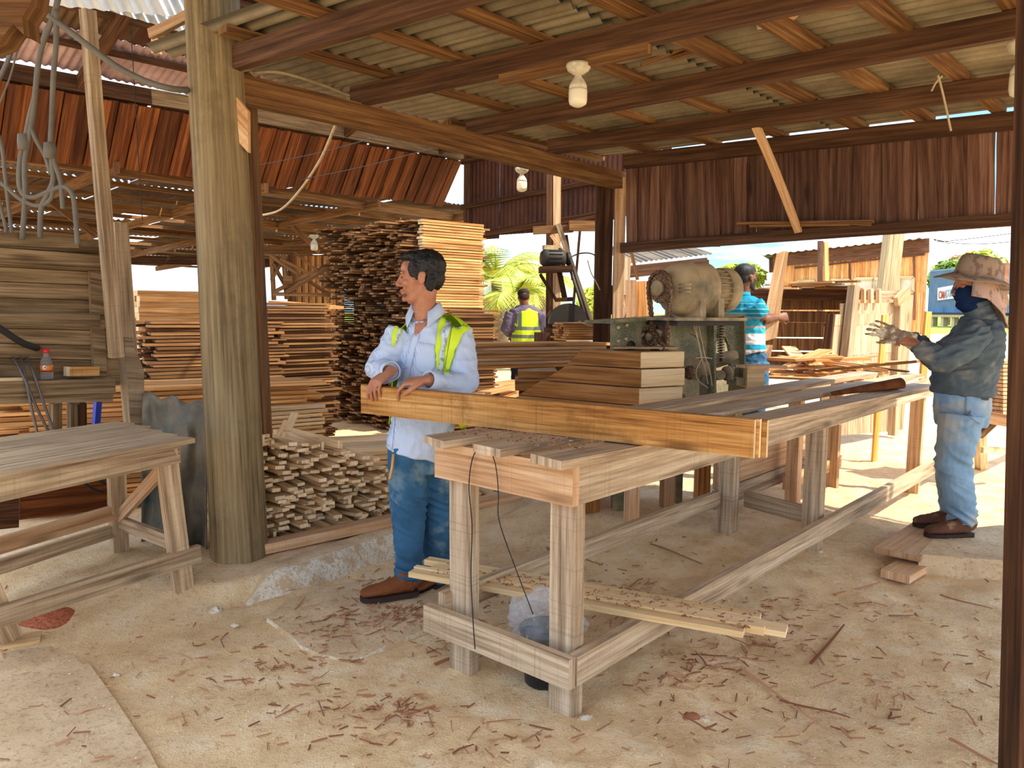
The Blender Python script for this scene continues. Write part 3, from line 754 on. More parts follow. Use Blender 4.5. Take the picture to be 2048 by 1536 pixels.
tag(board('dusty_plank', AZ(1795, 1103, .118), AZ(1872, 1048, .118), .24, .035, M_['tanwood'], None, az=1, seg=3), 'short dusty plank beside the slab, upper of two', 'plank')
tag(board('dusty_plank', AZ(1790, 1145, .055), AZ(1848, 1112, .055), .15, .045, M_['tanwood'], None, az=1, seg=3), 'thick short board end beneath the upper dusty plank by the slab', 'plank')
# curb with whitewashed face, sill board, broken pad
cpts = []
k0, k1 = G(478, 1208), AZ(905, 1062, 0)
mb = MB()
for i in range(31):
    t_ = i/30; p = k0.lerp(k1, t_) - CN*.05 + CN*.02*noise.noise((t_*7, 0, 0)); 
    h = .122*sst(0, .14, t_) + .008*noise.noise((t_*11, 2, 0))
    for (o_, z_) in ((-.045, -.03), (-.012, h*.45), (.012, h*.8), (.035, h), (.16, h*1.0), (.26, h*.9-.03)):
        q_ = p + CN*(o_ + .006*noise.noise((t_*20, z_*30, o_*9))); mb.v.append(Vector((q_.x, q_.y, z_)))
for i in range(30):
    for j in range(5):
        q_ = i*6+j; mb.face((q_, q_+6, q_+7, q_+1), ((0, 0), (1, 0), (1, 1), (0, 1)), 0 if j < 3 else 1, True)
tag(mb.build('curb', [M_['whiteconcrete'], M_['concrete']]), 'low whitewashed concrete curb behind the man in the blue shirt', 'curb')
pad = [G(x_, y_) for x_, y_ in ((533, 1243), (560, 1262), (586, 1282), (602, 1300), (640, 1316), (690, 1328), (730, 1322), (770, 1300), (850, 1268), (900, 1235), (880, 1190), (800, 1165), (700, 1172), (620, 1190), (570, 1213))]
zt = .020
mb = MB(); mb.poly([Vector((p.x, p.y, gz(p.x, p.y)-.04)) for p in pad][::-1] if False else [Vector((p.x, p.y, -.03)) for p in pad][::-1], zt+.03, (0, 0, 1), mi=0, me=1)
tag(mb.build('broken_pad', [M_['concrete'], M_['whiteconcrete']]), 'broken low concrete pad with pale edge near the brown shoe', 'slab')
pad2 = [G(*q) for q in ((-300, 1300), (0, 1306), (100, 1296), (178, 1338), (235, 1420), (300, 1520), (340, 1600), (380, 1760), (-400, 1760))]
tag(slabpoly('corner_slab', pad2, -.03, .03, M_['concrete']), 'rough concrete slab in the lower left foreground corner', 'slab')
# ------------------------------------------------------------ low splay-legged table at the left
tz = .84
TR, TB, TL = AZ(379, 878, tz), AZ(241, 840, tz), AZ(-60, 958, tz)
fdv = (TL-TR).normalized(); bdv = (TB-TR); TWd = bdv.length; bdv.normalize()
TLb = AZ(-60, 884, tz)
table = thing('work_table', 'low weathered plank table with splayed legs standing left of the round post', 'table', (TR.x-.3, TR.y-.2, 0))
W_ = (TB-TR).length; Lt = 1.25
nb = 5
for i in range(nb):
    f0, f1 = i/nb, (i+1)/nb-.012
    o0, o1 = R0.uniform(-.012, .012), R0.uniform(-.01, .01)
    a = TR + bdv*W_*f0 - fdv*o0; b = TR + bdv*W_*f1 - fdv*o0; c = b + fdv*Lt; d = a + fdv*Lt
    q = [a, d, c, b]; q = [Vector((p.x, p.y, tz-.024)) for p in q]
    mb = MB(); M0 = None
    bar(mb, Vector((a.x+b.x, a.y+b.y, 0))/2 + V3(0, 0, tz), Vector((c.x+d.x, c.y+d.y, 0))/2 + V3(0, 0, tz), W_*(f1-f0)*abs(fdv.cross(bdv).z), .024, az=1, seg=4, warp=.0015, wane=.015)
    mb.build('top_board', M_['greywood'], table)
ib = bdv*.05; za = AV(363, 888, TR+bdv*.04, math.degrees(math.atan2(fdv.x, fdv.y))).z
zb_ = AV(363, 916, TR+bdv*.04, math.degrees(math.atan2(fdv.x, fdv.y))).z
a = TR + ib + fdv*.04
board('apron', Vector((a.x, a.y, tz-.026)), Vector((a.x, a.y, tz-.026)) + fdv*(Lt-.08), .03, .085, M_['greywood'], table, az=1, seg=4, warp=.002)
board('apron', Vector((a.x, a.y, tz-.026)) + bdv*(W_-.1), Vector((a.x, a.y, tz-.026)) + bdv*(W_-.1) + fdv*(Lt-.08), .03, .085, M_['greywood'], table, az=1)
board('apron', Vector((a.x, a.y, tz-.03)) + fdv*.02, Vector((a.x, a.y, tz-.03)) + fdv*.02 + bdv*(W_-.1), .03, .08, M_['greywood'], table, az=1)
def tleg(foot, top, w=.085, t=.055, nm='leg', mat='greywood'):
    return board(nm, foot, top, w, t, M_[mat], table, up=-bdv, seg=4, warp=.002)
f1 = G(366, 1174) + V3(0, 0, -.01); f1 = f1 - fdv*.0
t1 = AV(332, 925, TR+bdv*.07, math.degrees(math.atan2(fdv.x, fdv.y))); t1 = Vector((t1.x, t1.y, tz-.04))
tleg(f1, t1)
f2 = G(20, 1283) + V3(0, 0, .02); t2 = Vector((t1.x, t1.y, tz-.04)) + fdv*(Lt-.32); f2b = f2
tleg(f2, t2 + fdv*.0)
f3 = G(240, 1104); t3 = t1 + bdv*(W_-.22)
tleg(f3, t3, w=.08)
board('front_rail', f1.lerp(t1, .24)-bdv*.04 - fdv*.10 + V3(0, 0, .0), f2.lerp(t2, .20)-bdv*.04 + fdv*.25, .03, .085, M_['greywood'], table, az=0, seg=4, warp=.002)
board('side_rail', f1.lerp(t1, .24)+V3(0, 0, .06), f3.lerp(t3, .22)+V3(0, 0, .03), .028, .07, M_['greywood'], table)
f4 = f2 + bdv*(W_-.3); f4.z = gz(f4.x, f4.y)
board('back_rail', f3.lerp(t3, .36), f3.lerp(t3, .36) + fdv*(Lt-.1) + V3(0, 0, -.03), .028, .08, M_['tanwood'], table)
board('back_rail', f3.lerp(t3, .20), f3.lerp(t3, .20) + fdv*(Lt-.1) + V3(0, 0, -.02), .028, .07, M_['greywood'], table, seg=4, warp=.004)
board('brace', f3.lerp(t3, .30) + fdv*.0, t1 + V3(0, 0, -.03) - fdv*.06, .025, .065, M_['tanwood'], table)
tag(board('foot_block', Vector((f2.x, f2.y, 0)) + V3(-.2, -.11, -.01), Vector((f2.x, f2.y, 0)) + V3(.1, .05, -.01), .11, .05, M_['batten'], None, az=-1, end=M_['end']), 'short pale wooden block under the near left table foot', 'block')
# ------------------------------------------------------------ boarded control booth with its shelf
BO = V3(-2.30, 4.30, 0); BZA = 30.0; bu = azv(BZA); bnn = azv(BZA+90)      # bnn faces the camera side (right)
bnn = bnn if bnn.dot(V3(0, -1, 0)) > 0 else -bnn
def Q(x, y, o=0.0): return AV(x, y, BO + bnn*o, BZA)
booth = thing('plank_booth', 'weathered plank booth wall with shelf standing behind the low table', 'booth', BO)
def bb(nm, x0, y0, x1, y1, x2, y2, x3, y3, t, o, mat='boothwood'):
    """front corners in order top-left, top-right, bottom-right, bottom-left"""
    mb = MB(); mb.poly([Q(x0, y0, o), Q(x1, y1, o), Q(x2, y2, o), Q(x3, y3, o)][::-1], t, -bnn); return mb.build(nm, M_[mat], booth)
bb('backing_board', -150, 470, 198, 486, 198, 790, -150, 790, .01, -.03)
ys = [(500, 512), (534, 545), (566, 572), (600, 602), (630, 632), (662, 662), (692, 692), (722, 721), (770, 765)]
for (a, b) in zip(ys[:-1], ys[1:]):
    bb('wall_board', -150, a[0]-8, 196, a[1], 197, b[1]-1.6, -150, b[0]-9.6, .02, -.004*(ys.index(a) % 2))
bb('wall_board', -150, 452, 200, 481, 200, 506, -150, 486, .02, .015)
bb('cap_board', -150, 458, 158, 472, 158, 496, -150, 486, .02, .035)
bb('wall_beam', -150, 484, 205, 511, 206, 541, -150, 518, .035, .06)
bb('wall_beam', -150, 622, 200, 627, 200, 654, -150, 649, .03, .045)
bb('stile', 180, 542, 205, 543, 214, 754, 188, 752, .02, .022)
bb('stile', 200, 480, 222, 482, 240, 770, 214, 770, .03, -.005)
# shelf: ledge plus front boards
e0, e1 = Q(-150, 768, .05), Q(232, 760, .05)
mb = MB(); mb.poly([Q(-150, 769, .0), Q(-150, 771, .12), Q(226, 759, .12), Q(216, 752, .0)], -.02, (0, 0, 1)); mb.build('shelf', M_['boothwood'], booth)
bb('shelf_front', -150, 768, 230, 758, 232, 786, -150, 798, .03, .135)
bb('shelf_front', -150, 797, 226, 787, 226, 803, -150, 812, .025, .115)
# posts and props at the booth's right edge
o = board('prop_strip', Q(232, 715, .17), Q(176, 20, .25), .062, .05, M_['greywood'], booth, up=bnn, seg=5, warp=.003)
o = board('booth_post', Q(268, 860, .02), Q(236, 446, .02), .085, .06, M_['greywood'], booth, up=bnn, seg=5, warp=.002, taper=1.0)
mb = MB(); mb.poly([Q(248, 675, .06), Q(266, 676, .06), Q(270, 700, .06), Q(279, 716, .06), Q(288, 745, .06), Q(290, 858, .06), Q(262, 858, .06)][::-1], .045, -bnn); mb.build('booth_post', M_['greywood'], booth)
for (x0, x1, y0, y1, m_) in ((111, 110, 806, 900, 'boothwood'), (146, 147, 806, 900, 'boothwood'), (160, 163, 806, 890, 'darkwood')):
    board('shelf_leg', Q(x1, y1+60, -.1), Q(x0, y0, -.02), .05, .04, M_[m_], booth, up=bnn)
# back panel seen under the table, brown and orange boards
bb('lower_board', 40, 915, 214, 900, 214, 1018, 40, 1040, .02, -.05, 'orangewood')
bb('lower_board', -60, 930, 38, 916, 38, 1055, -60, 1065, .02, -.04, 'darkwood')
M_['bluepaint'] = plain('blue_plastic', '1f3fb4', .4, .5)
tag(board('blue_pipe', Q(188, 900, -.3), Q(196, 800, -.25), .035, .03, M_['bluepaint'], None, up=bnn), 'bright blue pipe standing under the booth shelf', 'pipe')
# bottle and block on the shelf
bz = Q(94, 758, .06)
bot = thing('bottle', 'small clear bottle with red cap and printed label on the booth shelf', 'bottle', bz)
t = NT('clear_plastic', .08, .5); t.col(lin('f2f6f7')); t.b.inputs['Transmission Weight'].default_value = .9; t.b.inputs['IOR'].default_value = 1.2; M_['clear'] = t.m
M_['redcap'] = plain('red_cap', 'd81f2c', .35, .5, var=.03)
bh = (Q(94, 698, .06)-bz).z; k = bh/.16
mb = MB(); mb.lathe(WM[bot] @ Matrix.Scale(k, 4), [(.0, .002), (.028, 0), (.030, .006), (.030, .085), (.026, .10), (.014, .125), (.013, .142), (0, .142)], 20); mb.build('bottle_body', M_['clear'], bot)
mb = MB(); mb.lathe(WM[bot] @ Matrix.Scale(k, 4), [(0, .141), (.018, .141), (.019, .146), (.018, .160), (0, .161)], 20); mb.build('cap', M_['redcap'], bot)
t = NT('bottle_label', .5, .3); u = t.uv(); sp = t.n.new('ShaderNodeSeparateXYZ'); t.l.new(u, sp.inputs[0])
n = t.noise(t.mapv(u, (12, 60, 1)), 1.0, 3)
c = t.mix(t.g(n, .55, .6), lin('eef0f2'), lin('3f5a7e')); c = t.mix(t.g(t.voro(t.mapv(u, (6, 30, 1)), 1.0), .36, .30), c, lin('e88a2c'))
c = t.mix(t.math('LESS_THAN', sp.outputs[1], .047), c, lin('c8202c')); t.col(c)
mb = MB(); mb.lathe(WM[bot] @ Matrix.Scale(k, 4), [(.0306, .040), (.0306, .076)], 24); o = mb.build('label', t.m, bot)
tag(board('wood_block', Q(133, 752, .07), Q(193, 751, .07), .055, .05, M_['golden'], None, az=-1, end=M_['end']), 'orange-tan sawn block lying on the booth shelf beside the bottle', 'block')
tag(board('pale_strip', Q(-60, 764, .08), Q(44, 761, .08), .05, .015, M_['pale'], None, az=-1), 'pale strip at the left end of the booth shelf', 'strip')
# rods and hose
M_['steel'] = plain('dull_steel', '6a635c', .5, .5, metal=.6)
M_['hose'] = plain('black_hose', '2c2926', .6, .4)
M_['cable'] = plain('dusty_cable', '6e675b', .7, .3)
for (x0, y0, x1, y1, lab) in ((40, 717, 78, 880, 'grey steel rod hanging from the booth wall, middle of three'), (25, 717, 104, 878, 'bent steel rod hooked through the leftmost hole of the booth wall'), (53, 717, 112, 872, 'steel rod hanging from the rightmost hole of the booth wall')):
    pts = [Q(x0, y0, -.01), Q(x0+3, y0+1, .05), Q(x0+(x1-x0)*.25, y0+(y1-y0)*.2, .14), Q(x0+(x1-x0)*.6, y0+(y1-y0)*.6, .17), Q(x1, y1, .20)]
    tag(wire('rod', pts, .007, M_['steel']), lab, 'rod')
tag(wire('hose', [Q(-60, 620, .12), Q(0, 657, .12), Q(40, 683, .11), Q(64, 693, .09), Q(74, 696, .02)], .017, M_['hose'], n=10), 'black hose poking out of the booth wall above the bottle', 'hose')
for (pts_, lab) in (([(95, 905), (150, 950), (180, 975), (205, 985)], 'lower black cable sagging under the low table'), ([(120, 895), (165, 930), (190, 955), (212, 968)], 'upper black cable sagging under the low table')):
    tag(wire('cable', [Q(x, y, .05+.01*len(lab)*.01) for x, y in pts_], .008, M_['hose'], n=8), lab, 'cable')
# ------------------------------------------------------------ hanging cables, upper left
CY = 3.9
def c(x, y, dy=0.0): return AY(x, y, CY+dy)
cabs = [
 ('thick grey cable running from the top left corner across to the round post', .017, [c(72, 10), c(120, 48), c(172, 88), c(232, 132), c(290, 162), c(340, 177), c(376, 180, .1)]),
 ('grey cable hanging from the top left bundle straight into the booth top', .014, [c(122, -20), c(104, 40), c(82, 100), c(72, 170), c(66, 230), c(56, 285), c(49, 330), c(50, 400), c(44, 480)]),
 ('grey cable looping below the taped joint at upper left', .014, [c(118, -20), c(108, 30), c(90, 70), c(76, 130), c(70, 190), c(60, 230), c(52, 270), c(42, 310), c(38, 360), c(46, 388), c(70, 395), c(100, 382), c(128, 374), c(145, 390), c(151, 430), c(155, 490)]),
 ('long straight grey cable hanging to the second taped joint', .014, [c(112, 20), c(112, 90), c(107, 150), c(104, 230), c(101, 290), c(104, 330), c(106, 362), c(92, 395), c(82, 420), c(80, 476)]),
 ('grey cable crossing low from the left edge to the joint', .012, [c(-20, 352), c(10, 372), c(40, 398), c(75, 412), c(100, 400), c(106, 370), c(104, 320)]),
 ('short grey cable end dangling beside the taped joint', .013, [c(104, 310), c(112, 335), c(121, 362), c(124, 395), c(126, 418)]),
 ('grey cable curving between the two taped joints', .012, [c(60, 250), c(72, 280), c(90, 312), c(102, 350)]),
 ('thin pink wire hanging down the left edge', .005, [c(42, 62), c(32, 110), c(18, 160), c(-10, 230)]),
 ('bluish cable slanting off the left edge', .012, [c(70, 30), c(34, 78), c(12, 130), c(-12, 180)]),
 ('grey cable at the far left dropping into the booth', .010, [c(-15, 240), c(3, 290), c(10, 350), c(18, 420), c(24, 470)]),
 ('second grey cable at the far left dropping into the booth', .009, [c(-10, 350), c(-2, 400), c(8, 440), c(14, 470)]),
]
for i, (lab, r, pts) in enumerate(cabs):
    tag(wire('cable', pts, r*.9, M_['cable'] if 'bluish' not in lab else M_['steel'], n=8), lab, 'cable', 'cables hanging above the booth')
for (x, y, lab) in ((48, 285, 'tape wrapped joint on the left hanging cables'), (100, 302, 'tape wrapped joint on the long straight hanging cable')):
    mb = MB(); mb.tube([c(x-1, y-16), c(x, y), c(x-1, y+16)], [.026, .030, .024], 10); tag(mb.build('tape_joint', M_['cable']), lab, 'tape')
# broken timber stub in the top left corner, pale sheet and batten next to the round post
mb = MB(); Yk = 2.6
mb.poly([AY(-40, -60, Yk), AY(72, -60, Yk), AY(62, 6, Yk), AY(44, 34, Yk), AY(48, 70, Yk), AY(26, 48, Yk), AY(14, 62, Yk), AY(0, 84, Yk), AY(-40, 100, Yk)], .09, (0, 1, 0))
tag(mb.build('broken_timber', M_['roofwood']), 'splintered brown timber end in the upper left corner', 'timber')
Yw = 4.7
wsd = (AY(372, 20, Yw+.5)-AY(60, -10, Yw)).normalized(); k_ = AY(70, 8, Yw)
mb = MB(); sheet_mesh(mb, k_, wsd, (-.05, -.55, .42), .78, 2.6, pitch=.09, amp=.012, n=6); mb.build('roof_sheet', M_['sheetwhite'], storeroof)
k2 = AY(212, 20, Yw+.25); mb = MB(); sheet_mesh(mb, k2, (AY(330, 55, Yw+.6)-k2).normalized(), (-.05, -.55, .42), 1.0, 2.6, pitch=.09, amp=.012, n=6); mb.build('roof_sheet', M_['sheetwhite'], storeroof)
board('batten', AY(300, 68, 4.3), AY(375, 32, 4.2), .03, .05, M_['tanwood'], ceiling, seg=3, warp=.003)
board('batten', AY(313, 108, 4.6), AY(313, 66, 4.6), .05, .03, M_['tanwood'], ceiling, up=(0, -1, 0))
board('batten', AY(318, 68, 4.5), AY(385, 95, 4.4), .03, .05, M_['roofwood'], ceiling)
tag(wire('string', [AY(262, 60, 4.0), AY(268, 160, 4.0), AY(276, 300, 4.0), AY(285, 440, 4.0)], .002, M_['wire'], n=5), 'thin string hanging straight down left of the round post', 'string')
# ------------------------------------------------------------ dark tarp slumped round the post foot
t = NT('dark_tarp', .5, .4); o_ = t.obj(); n = t.noise(o_, 4, 5, .6); t.col(t.ramp(n, [(.3, lin('3e4a44')), (.5, lin('6f685a')), (.75, lin('97886c'))])); t.bump(t.noise(o_, 12, 4), .4, .02); M_['tarp'] = t.m
mb = MB(); n1, n2 = 26, 22
ta = AY(286, 860, 4.45); 
xl = [(284, 786), (300, 782), (320, 800), (345, 790), (372, 806), (398, 800), (412, 806)]
for i in range(n1+1):
    u = i/n1; px = 284 + 128*u
    ty = interp(px, xl)
    for j in range(n2+1):
        v = j/n2; Yd = 4.40 - .16*u + .10*math.sin(u*9)*v + .05*noise.noise((u*5, v*4, 2)) - .10*v
        py = ty + (1082-ty)*v
        p = AY(px, py, Yd); 
        if j == n2: p.z = min(p.z, gz(p.x, p.y))
        mb.v.append(p)
for i in range(n1):
    for j in range(n2):
        q_ = i*(n2+1)+j; mb.face((q_, q_+n2+1, q_+n2+2, q_+1), ((0, 0), (1, 0), (1, 1), (0, 1)), 0, True)
o = mb.build('tarp', M_['tarp']); so = o.modifiers.new('s', 'SOLIDIFY'); so.thickness = .006; so.offset = 1
tag(o, 'dusty dark green tarp slumped between the booth post and the round post', 'tarp')
mb = MB()
for i, v in enumerate(np.linspace(0, 1, 10)):
    py = 842 + (1092-842)*v
    for px, dy in ((506, .02), (514 + 3*math.sin(v*7), -.03), (519 + 3*math.sin(v*5+1), .05)): mb.v.append(AY(px, py, base.y+.06+dy))
for i in range(9):
    for j in range(2): q_ = i*3+j; mb.face((q_, q_+1, q_+4, q_+3), ((0, 0), (1, 0), (1, 1), (0, 1)), 0, True)
o = mb.build('tarp', M_['tarp']); so = o.modifiers.new('s', 'SOLIDIFY'); so.thickness = .006; tag(o, 'strip of dark tarp hanging down the right side of the round post', 'tarp')
# red sawdust heap by the table foot
t = NT('red_sawdust', .95, .1); n = t.noise(t.pos(), 90, 4, .7); t.col(t.ramp(n, [(.35, lin('8f4a2f')), (.6, lin('c5795a'))])); t.bump(n, .6, .006); M_['redsaw'] = t.m
hp = G(92, 1238); mb = MB(); n1 = 22
for i in range(8):
    r = i/7
    for j in range(n1):
        a = 6.283*j/n1; rr_ = r*(1+.2*noise.noise((math.cos(a)*1.4, math.sin(a)*1.4, 0))); x_ = hp.x+rr_*.15*math.cos(a); y_ = hp.y+rr_*.12*math.sin(a)
        mb.v.append(Vector((x_, y_, gz(x_, y_)-.012+.05*(1-r*r)*(1+.2*noise.noise((x_*20, y_*20, 0))))))
for i in range(7):
    for j in range(n1): j2 = (j+1) % n1; mb.face((i*n1+j, (i+1)*n1+j, (i+1)*n1+j2, i*n1+j2), ((0, 0),)*4, 0, True)
o = mb.build('sawdust_heap', M_['redsaw']); o['kind'] = 'stuff'; tag(o, 'small heap of reddish sawdust by the near table foot', 'sawdust')
# ------------------------------------------------------------ lumber
# long sill board on the ground in front of the batten pile
sl0, sl1 = AZ(467, 1122, .115), AZ(1046, 1000, .115); sdv_ = (sl1-sl0).normalized(); svn = Vector((-sdv_.y, sdv_.x, 0))
tag(board('sill_board', sl0 + V3(0, 0, 0), sl1, .10, .055, M_['tanwood'], None, ay=-1, az=-1, end=M_['end'], seg=6, warp=.004), 'long orange-tan board on the ground in front of the loose batten pile', 'board')
# loose batten pile
rr = random.Random(21)
pdir = sdv_; pv = Vector((-pdir.y, pdir.x, 0)); o0 = sl0 + pdir*.12 + svn*.24; o0.z = .115
Lp = (sl1-sl0).length+.15
def ptop(s):                       # pile height along the front
    f = s/Lp
    return max(.05, .60 - .10*math.sin(f*9)*.3 - .55*sst(.12, .72, f) + .03*math.sin(f*23))
cand = []
zc_ = .118
lay = 0
while zc_ < .80:
    s = rr.uniform(-.02, .05)
    while s < Lp:
        if ptop(s)+.115 > zc_:
            cand.append((s, zc_)); 
        s += rr.uniform(.07, .115)
    zc_ += .0225; lay += 1
meshes = []
for i in range(10):
    mb = MB(); ln = rr.uniform(.42, .70); w = rr.choice((.045, .05, .06)); t_ = rr.choice((.018, .021))
    mb.box(Matrix.Identity(4), ln, w, t_, me=1, rng=rr); meshes.append((mb.mesh('batten', [M_['batten'], M_['end']]), ln))
extra = MB(); extra.multi = True; cnt = 0
cand.sort(key=lambda c_: c_[0])
sel = set(rr.sample(range(len(cand)), min(298, len(cand))))
for i, (s, z) in enumerate(cand):
    me, ln = meshes[rr.randrange(10)]
    prot = rr.uniform(-.09, .09) + .05*(1-z)                # how far its end sticks out
    ang = rr.gauss(0, 7); tilt = rr.gauss(0, 1.3); roll = rr.gauss(0, 3)
    if rr.random() < .05: roll = 90; 
    if rr.random() < .06: ang += rr.uniform(-22, 22); tilt += rr.uniform(-4, 10)
    c_ = o0 + pdir*s + pv*(ln/2 - prot) ; c_.z = z+.01+ (.02 if roll == 90 else 0)
    M0 = Matrix.Translation(c_) @ Matrix.Rotation(math.atan2(pv.y, pv.x)+math.radians(ang), 4, 'Z') @ Matrix.Rotation(math.radians(tilt), 4, 'Y') @ Matrix.Rotation(math.radians(roll), 4, 'X')
    if i in sel:
        o = place(bpy.data.objects.new('batten', me), M0); tag(o, 'short pale sawn batten in the loose pile, '+('bottom' if z < .25 else 'middle' if z < .42 else 'upper')+' layers, '+('beside the round post' if s < .75 else 'behind the man in blue' if s < 1.5 else 'behind the bench end'), 'batten', 'battens in the loose pile'); cnt += 1
    else: extra.box(M0, ln, .05, .02, me=1, rng=rr)
if extra.v:
    o = extra.build('batten_pile', [M_['batten'], M_['end']]); o['kind'] = 'stuff'; tag(o, 'remaining pale battens filling the loose pile', 'batten', 'battens in the loose pile')
for j, (px, py, qx, qy) in enumerate(((574, 862, 584, 840), (556, 880, 568, 856), (527, 878, 541, 876), (560, 890, 556, 872))):
    a = AY(px, py, 4.55+.03*j); b = AY(qx, qy, 4.62+.03*j)
    tag(board('batten', a, b + (b-a)*.6, .045, .02, M_['batten'], None, end=M_['end']), 'short pale sawn batten in the loose pile behind the man in the blue shirt', 'batten', 'battens in the loose pile')

def stack(nm, label, group, cat, P0, au, Lu, Wv, z0, z1, th, pw, rag, mats, nmax, seed, avn=None, side_rag=.02, tight=False, top_rag=0):
    """planks lying along azimuth au; P0 = the corner nearest the camera (ends face / long side); stack spreads away along av"""
    rr = random.Random(seed); u = azv(au); v = azv(au-90 if avn is None else avn)
    ncol = max(1, int(Wv/pw)); nl = max(1, int((z1-z0)/th)); items = []
    for l in range(nl):
        for c_ in range(ncol):
            if top_rag and l > nl-4 and rr.random() < top_rag: continue
            items.append((c_, l, rr.uniform(-rag, rag), rr.uniform(-side_rag, side_rag)))
    # nearest first: front column and the ends nearest the corner
    items.sort(key=lambda t_: (t_[0] > 0, t_[0]*.7 + rr.random()))
    root = None; pool = []
    for i in range(8):
        mb = MB(); w = pw*rr.uniform(.82, .96); t_ = th*(.97 if tight else rr.uniform(.62, .86)); mb.box(Matrix.Identity(4), Lu, w, t_, me=1, rng=rr, seg=1)
        pool.append(mb.mesh(nm, mats))
    fillm = MB(); fillm.multi = True; n = 0
    core = P0 + u*((rag+Lu)/2) + v*(Wv/2); hz_ = (z1-z0)
    fillm.box(Matrix.Translation((core.x, core.y, z0+hz_/2-.02)) @ (lambda M: M)(Matrix.Identity(4)) @ Matrix.Rotation(math.atan2(u.y, u.x), 4, 'Z'), Lu-rag-.06, max(.02, Wv-.10), hz_-.05, me=1)
    rot = Matrix.Rotation(math.atan2(u.y, u.x), 4, 'Z')
    for (c_, l, ru, rv) in items:
        C = P0 + u*(Lu/2 + ru) + v*(pw*(c_+.5) + rv); C = Vector((C.x, C.y, z0+th*(l+.5)))
        M0 = Matrix.Translation(C) @ rot @ Matrix.Rotation(rr.gauss(0, .012), 4, 'Z') @ Matrix.Rotation(rr.gauss(0, .002), 4, 'Y')
        if n < nmax:
            o = place(bpy.data.objects.new(nm, rr.choice(pool)), M0); tag(o, label + ', ' + ('lowest' if l < nl/4 else 'lower middle' if l < nl/2 else 'upper middle' if l < nl*.75 else 'top') + (' layers' if c_ else ' corner'), cat, group); n += 1
        else: fillm.box(M0, Lu, pw*rr.uniform(.8, .96), th*(.97 if tight else rr.uniform(.6, .86)), me=1, rng=rr)
    if fillm.v:
        o = fillm.build(nm+'_filling', mats); o['kind'] = 'stuff'; tag(o, label.split(' in ')[0]+' filling the rest: '+group, cat, group)
BST = AY(832, 850, 8.3); BST.z = .1
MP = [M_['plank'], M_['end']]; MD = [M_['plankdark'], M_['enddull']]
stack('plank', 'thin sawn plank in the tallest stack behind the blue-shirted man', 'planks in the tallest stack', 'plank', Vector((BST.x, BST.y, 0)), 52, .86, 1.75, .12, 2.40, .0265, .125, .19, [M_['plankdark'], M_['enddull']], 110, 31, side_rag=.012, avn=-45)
# its lighter long side: longer planks stacked on the far right end, flush
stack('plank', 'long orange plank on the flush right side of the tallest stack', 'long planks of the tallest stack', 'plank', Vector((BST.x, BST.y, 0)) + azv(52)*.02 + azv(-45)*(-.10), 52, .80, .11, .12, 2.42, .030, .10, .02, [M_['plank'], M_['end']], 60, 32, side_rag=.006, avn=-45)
B2 = AY(660, 820, 7.3)
stack('plank', 'thin plank in the chest-high stack just right of the square post', 'planks in the chest-high stack', 'plank', Vector((B2.x, B2.y, 0))-azv(50)*.56, 50, .62, 1.0, .12, 1.50, .026, .12, .08, MD, 25, 33, side_rag=.03, avn=-50)
tag(board('plank', AY(556, 605, 7.6), AY(672, 615, 7.5), .4, .03, M_['plank']), 'wide plank capping the chest-high stack', 'plank')
B3 = AY(392, 820, 6.5)
stack('plank', 'ragged plank in the stack left of the round post', 'planks in the stack left of the round post', 'plank', Vector((B3.x, B3.y, 0))-azv(55)*.35, 55, 1.1, .55, .55, 1.34, .030, .12, .08, MD, 15, 34, side_rag=.02, avn=-40)
B4 = AY(398, 700, 8.6)
stack('plank', 'squared plank end in the neat far block left of the round post', 'planks in the neat far block', 'plank', Vector((B4.x, B4.y, 0))-azv(52)*.6, 52, 1.0, .9, .12, 1.62, .060, .16, .012, MP, 60, 35, side_rag=.005, avn=-38, tight=True)
# low piles in front of them
P5 = AY(640, 850, 5.55)
stack('plank', 'light wide plank in the low neat pile behind the round post', 'light planks in the low neat pile', 'plank', Vector((P5.x, P5.y, 0))-azv(55)*.95, 55, 1.0, .6, .12, .76, .03, .15, .05, [M_['batten'], M_['end']], 25, 36, side_rag=.01, avn=-50)
P6 = AY(440, 860, 5.3)
stack('plank', 'long plank in the low pile behind the tarp', 'long planks in the low pile behind the tarp', 'plank', Vector((P6.x, P6.y, 0))-azv(60)*1.2, 60, 1.9, .6, .15, .93, .032, .14, .10, MP, 15, 37, side_rag=.02, avn=-40)
P7 = AY(880, 900, 5.4)
stack('plank', 'long plank laid flat behind the loose batten pile', 'long planks laid behind the batten pile', 'plank', Vector((P7.x, P7.y, 0))-azv(70)*1.5, 70, 1.7, .8, .12, .50, .035, .15, .12, [M_['batten'], M_['end']], 15, 38, side_rag=.03, avn=-20)
P8 = AY(210, 870, 5.2)
stack('plank', 'plank end in the mixed pile seen under the booth shelf', 'planks in the mixed pile under the booth shelf', 'plank', Vector((P8.x, P8.y, 0))-azv(60)*1.4, 60, 1.5, .5, .1, .95, .035, .14, .12, MD, 10, 39, side_rag=.05, avn=-35)
P9 = AY(995, 760, 8.6)
stack('plank', 'pale ragged plank in the pile beside the palm view', 'pale ragged planks right of the tallest stack', 'plank', Vector((P9.x, P9.y, 0))-azv(60)*.6, 60, .6, .3, .3, 1.46, .032, .10, .03, [M_['plankdark'], M_['enddull']], 10, 40, side_rag=.02, avn=-30)
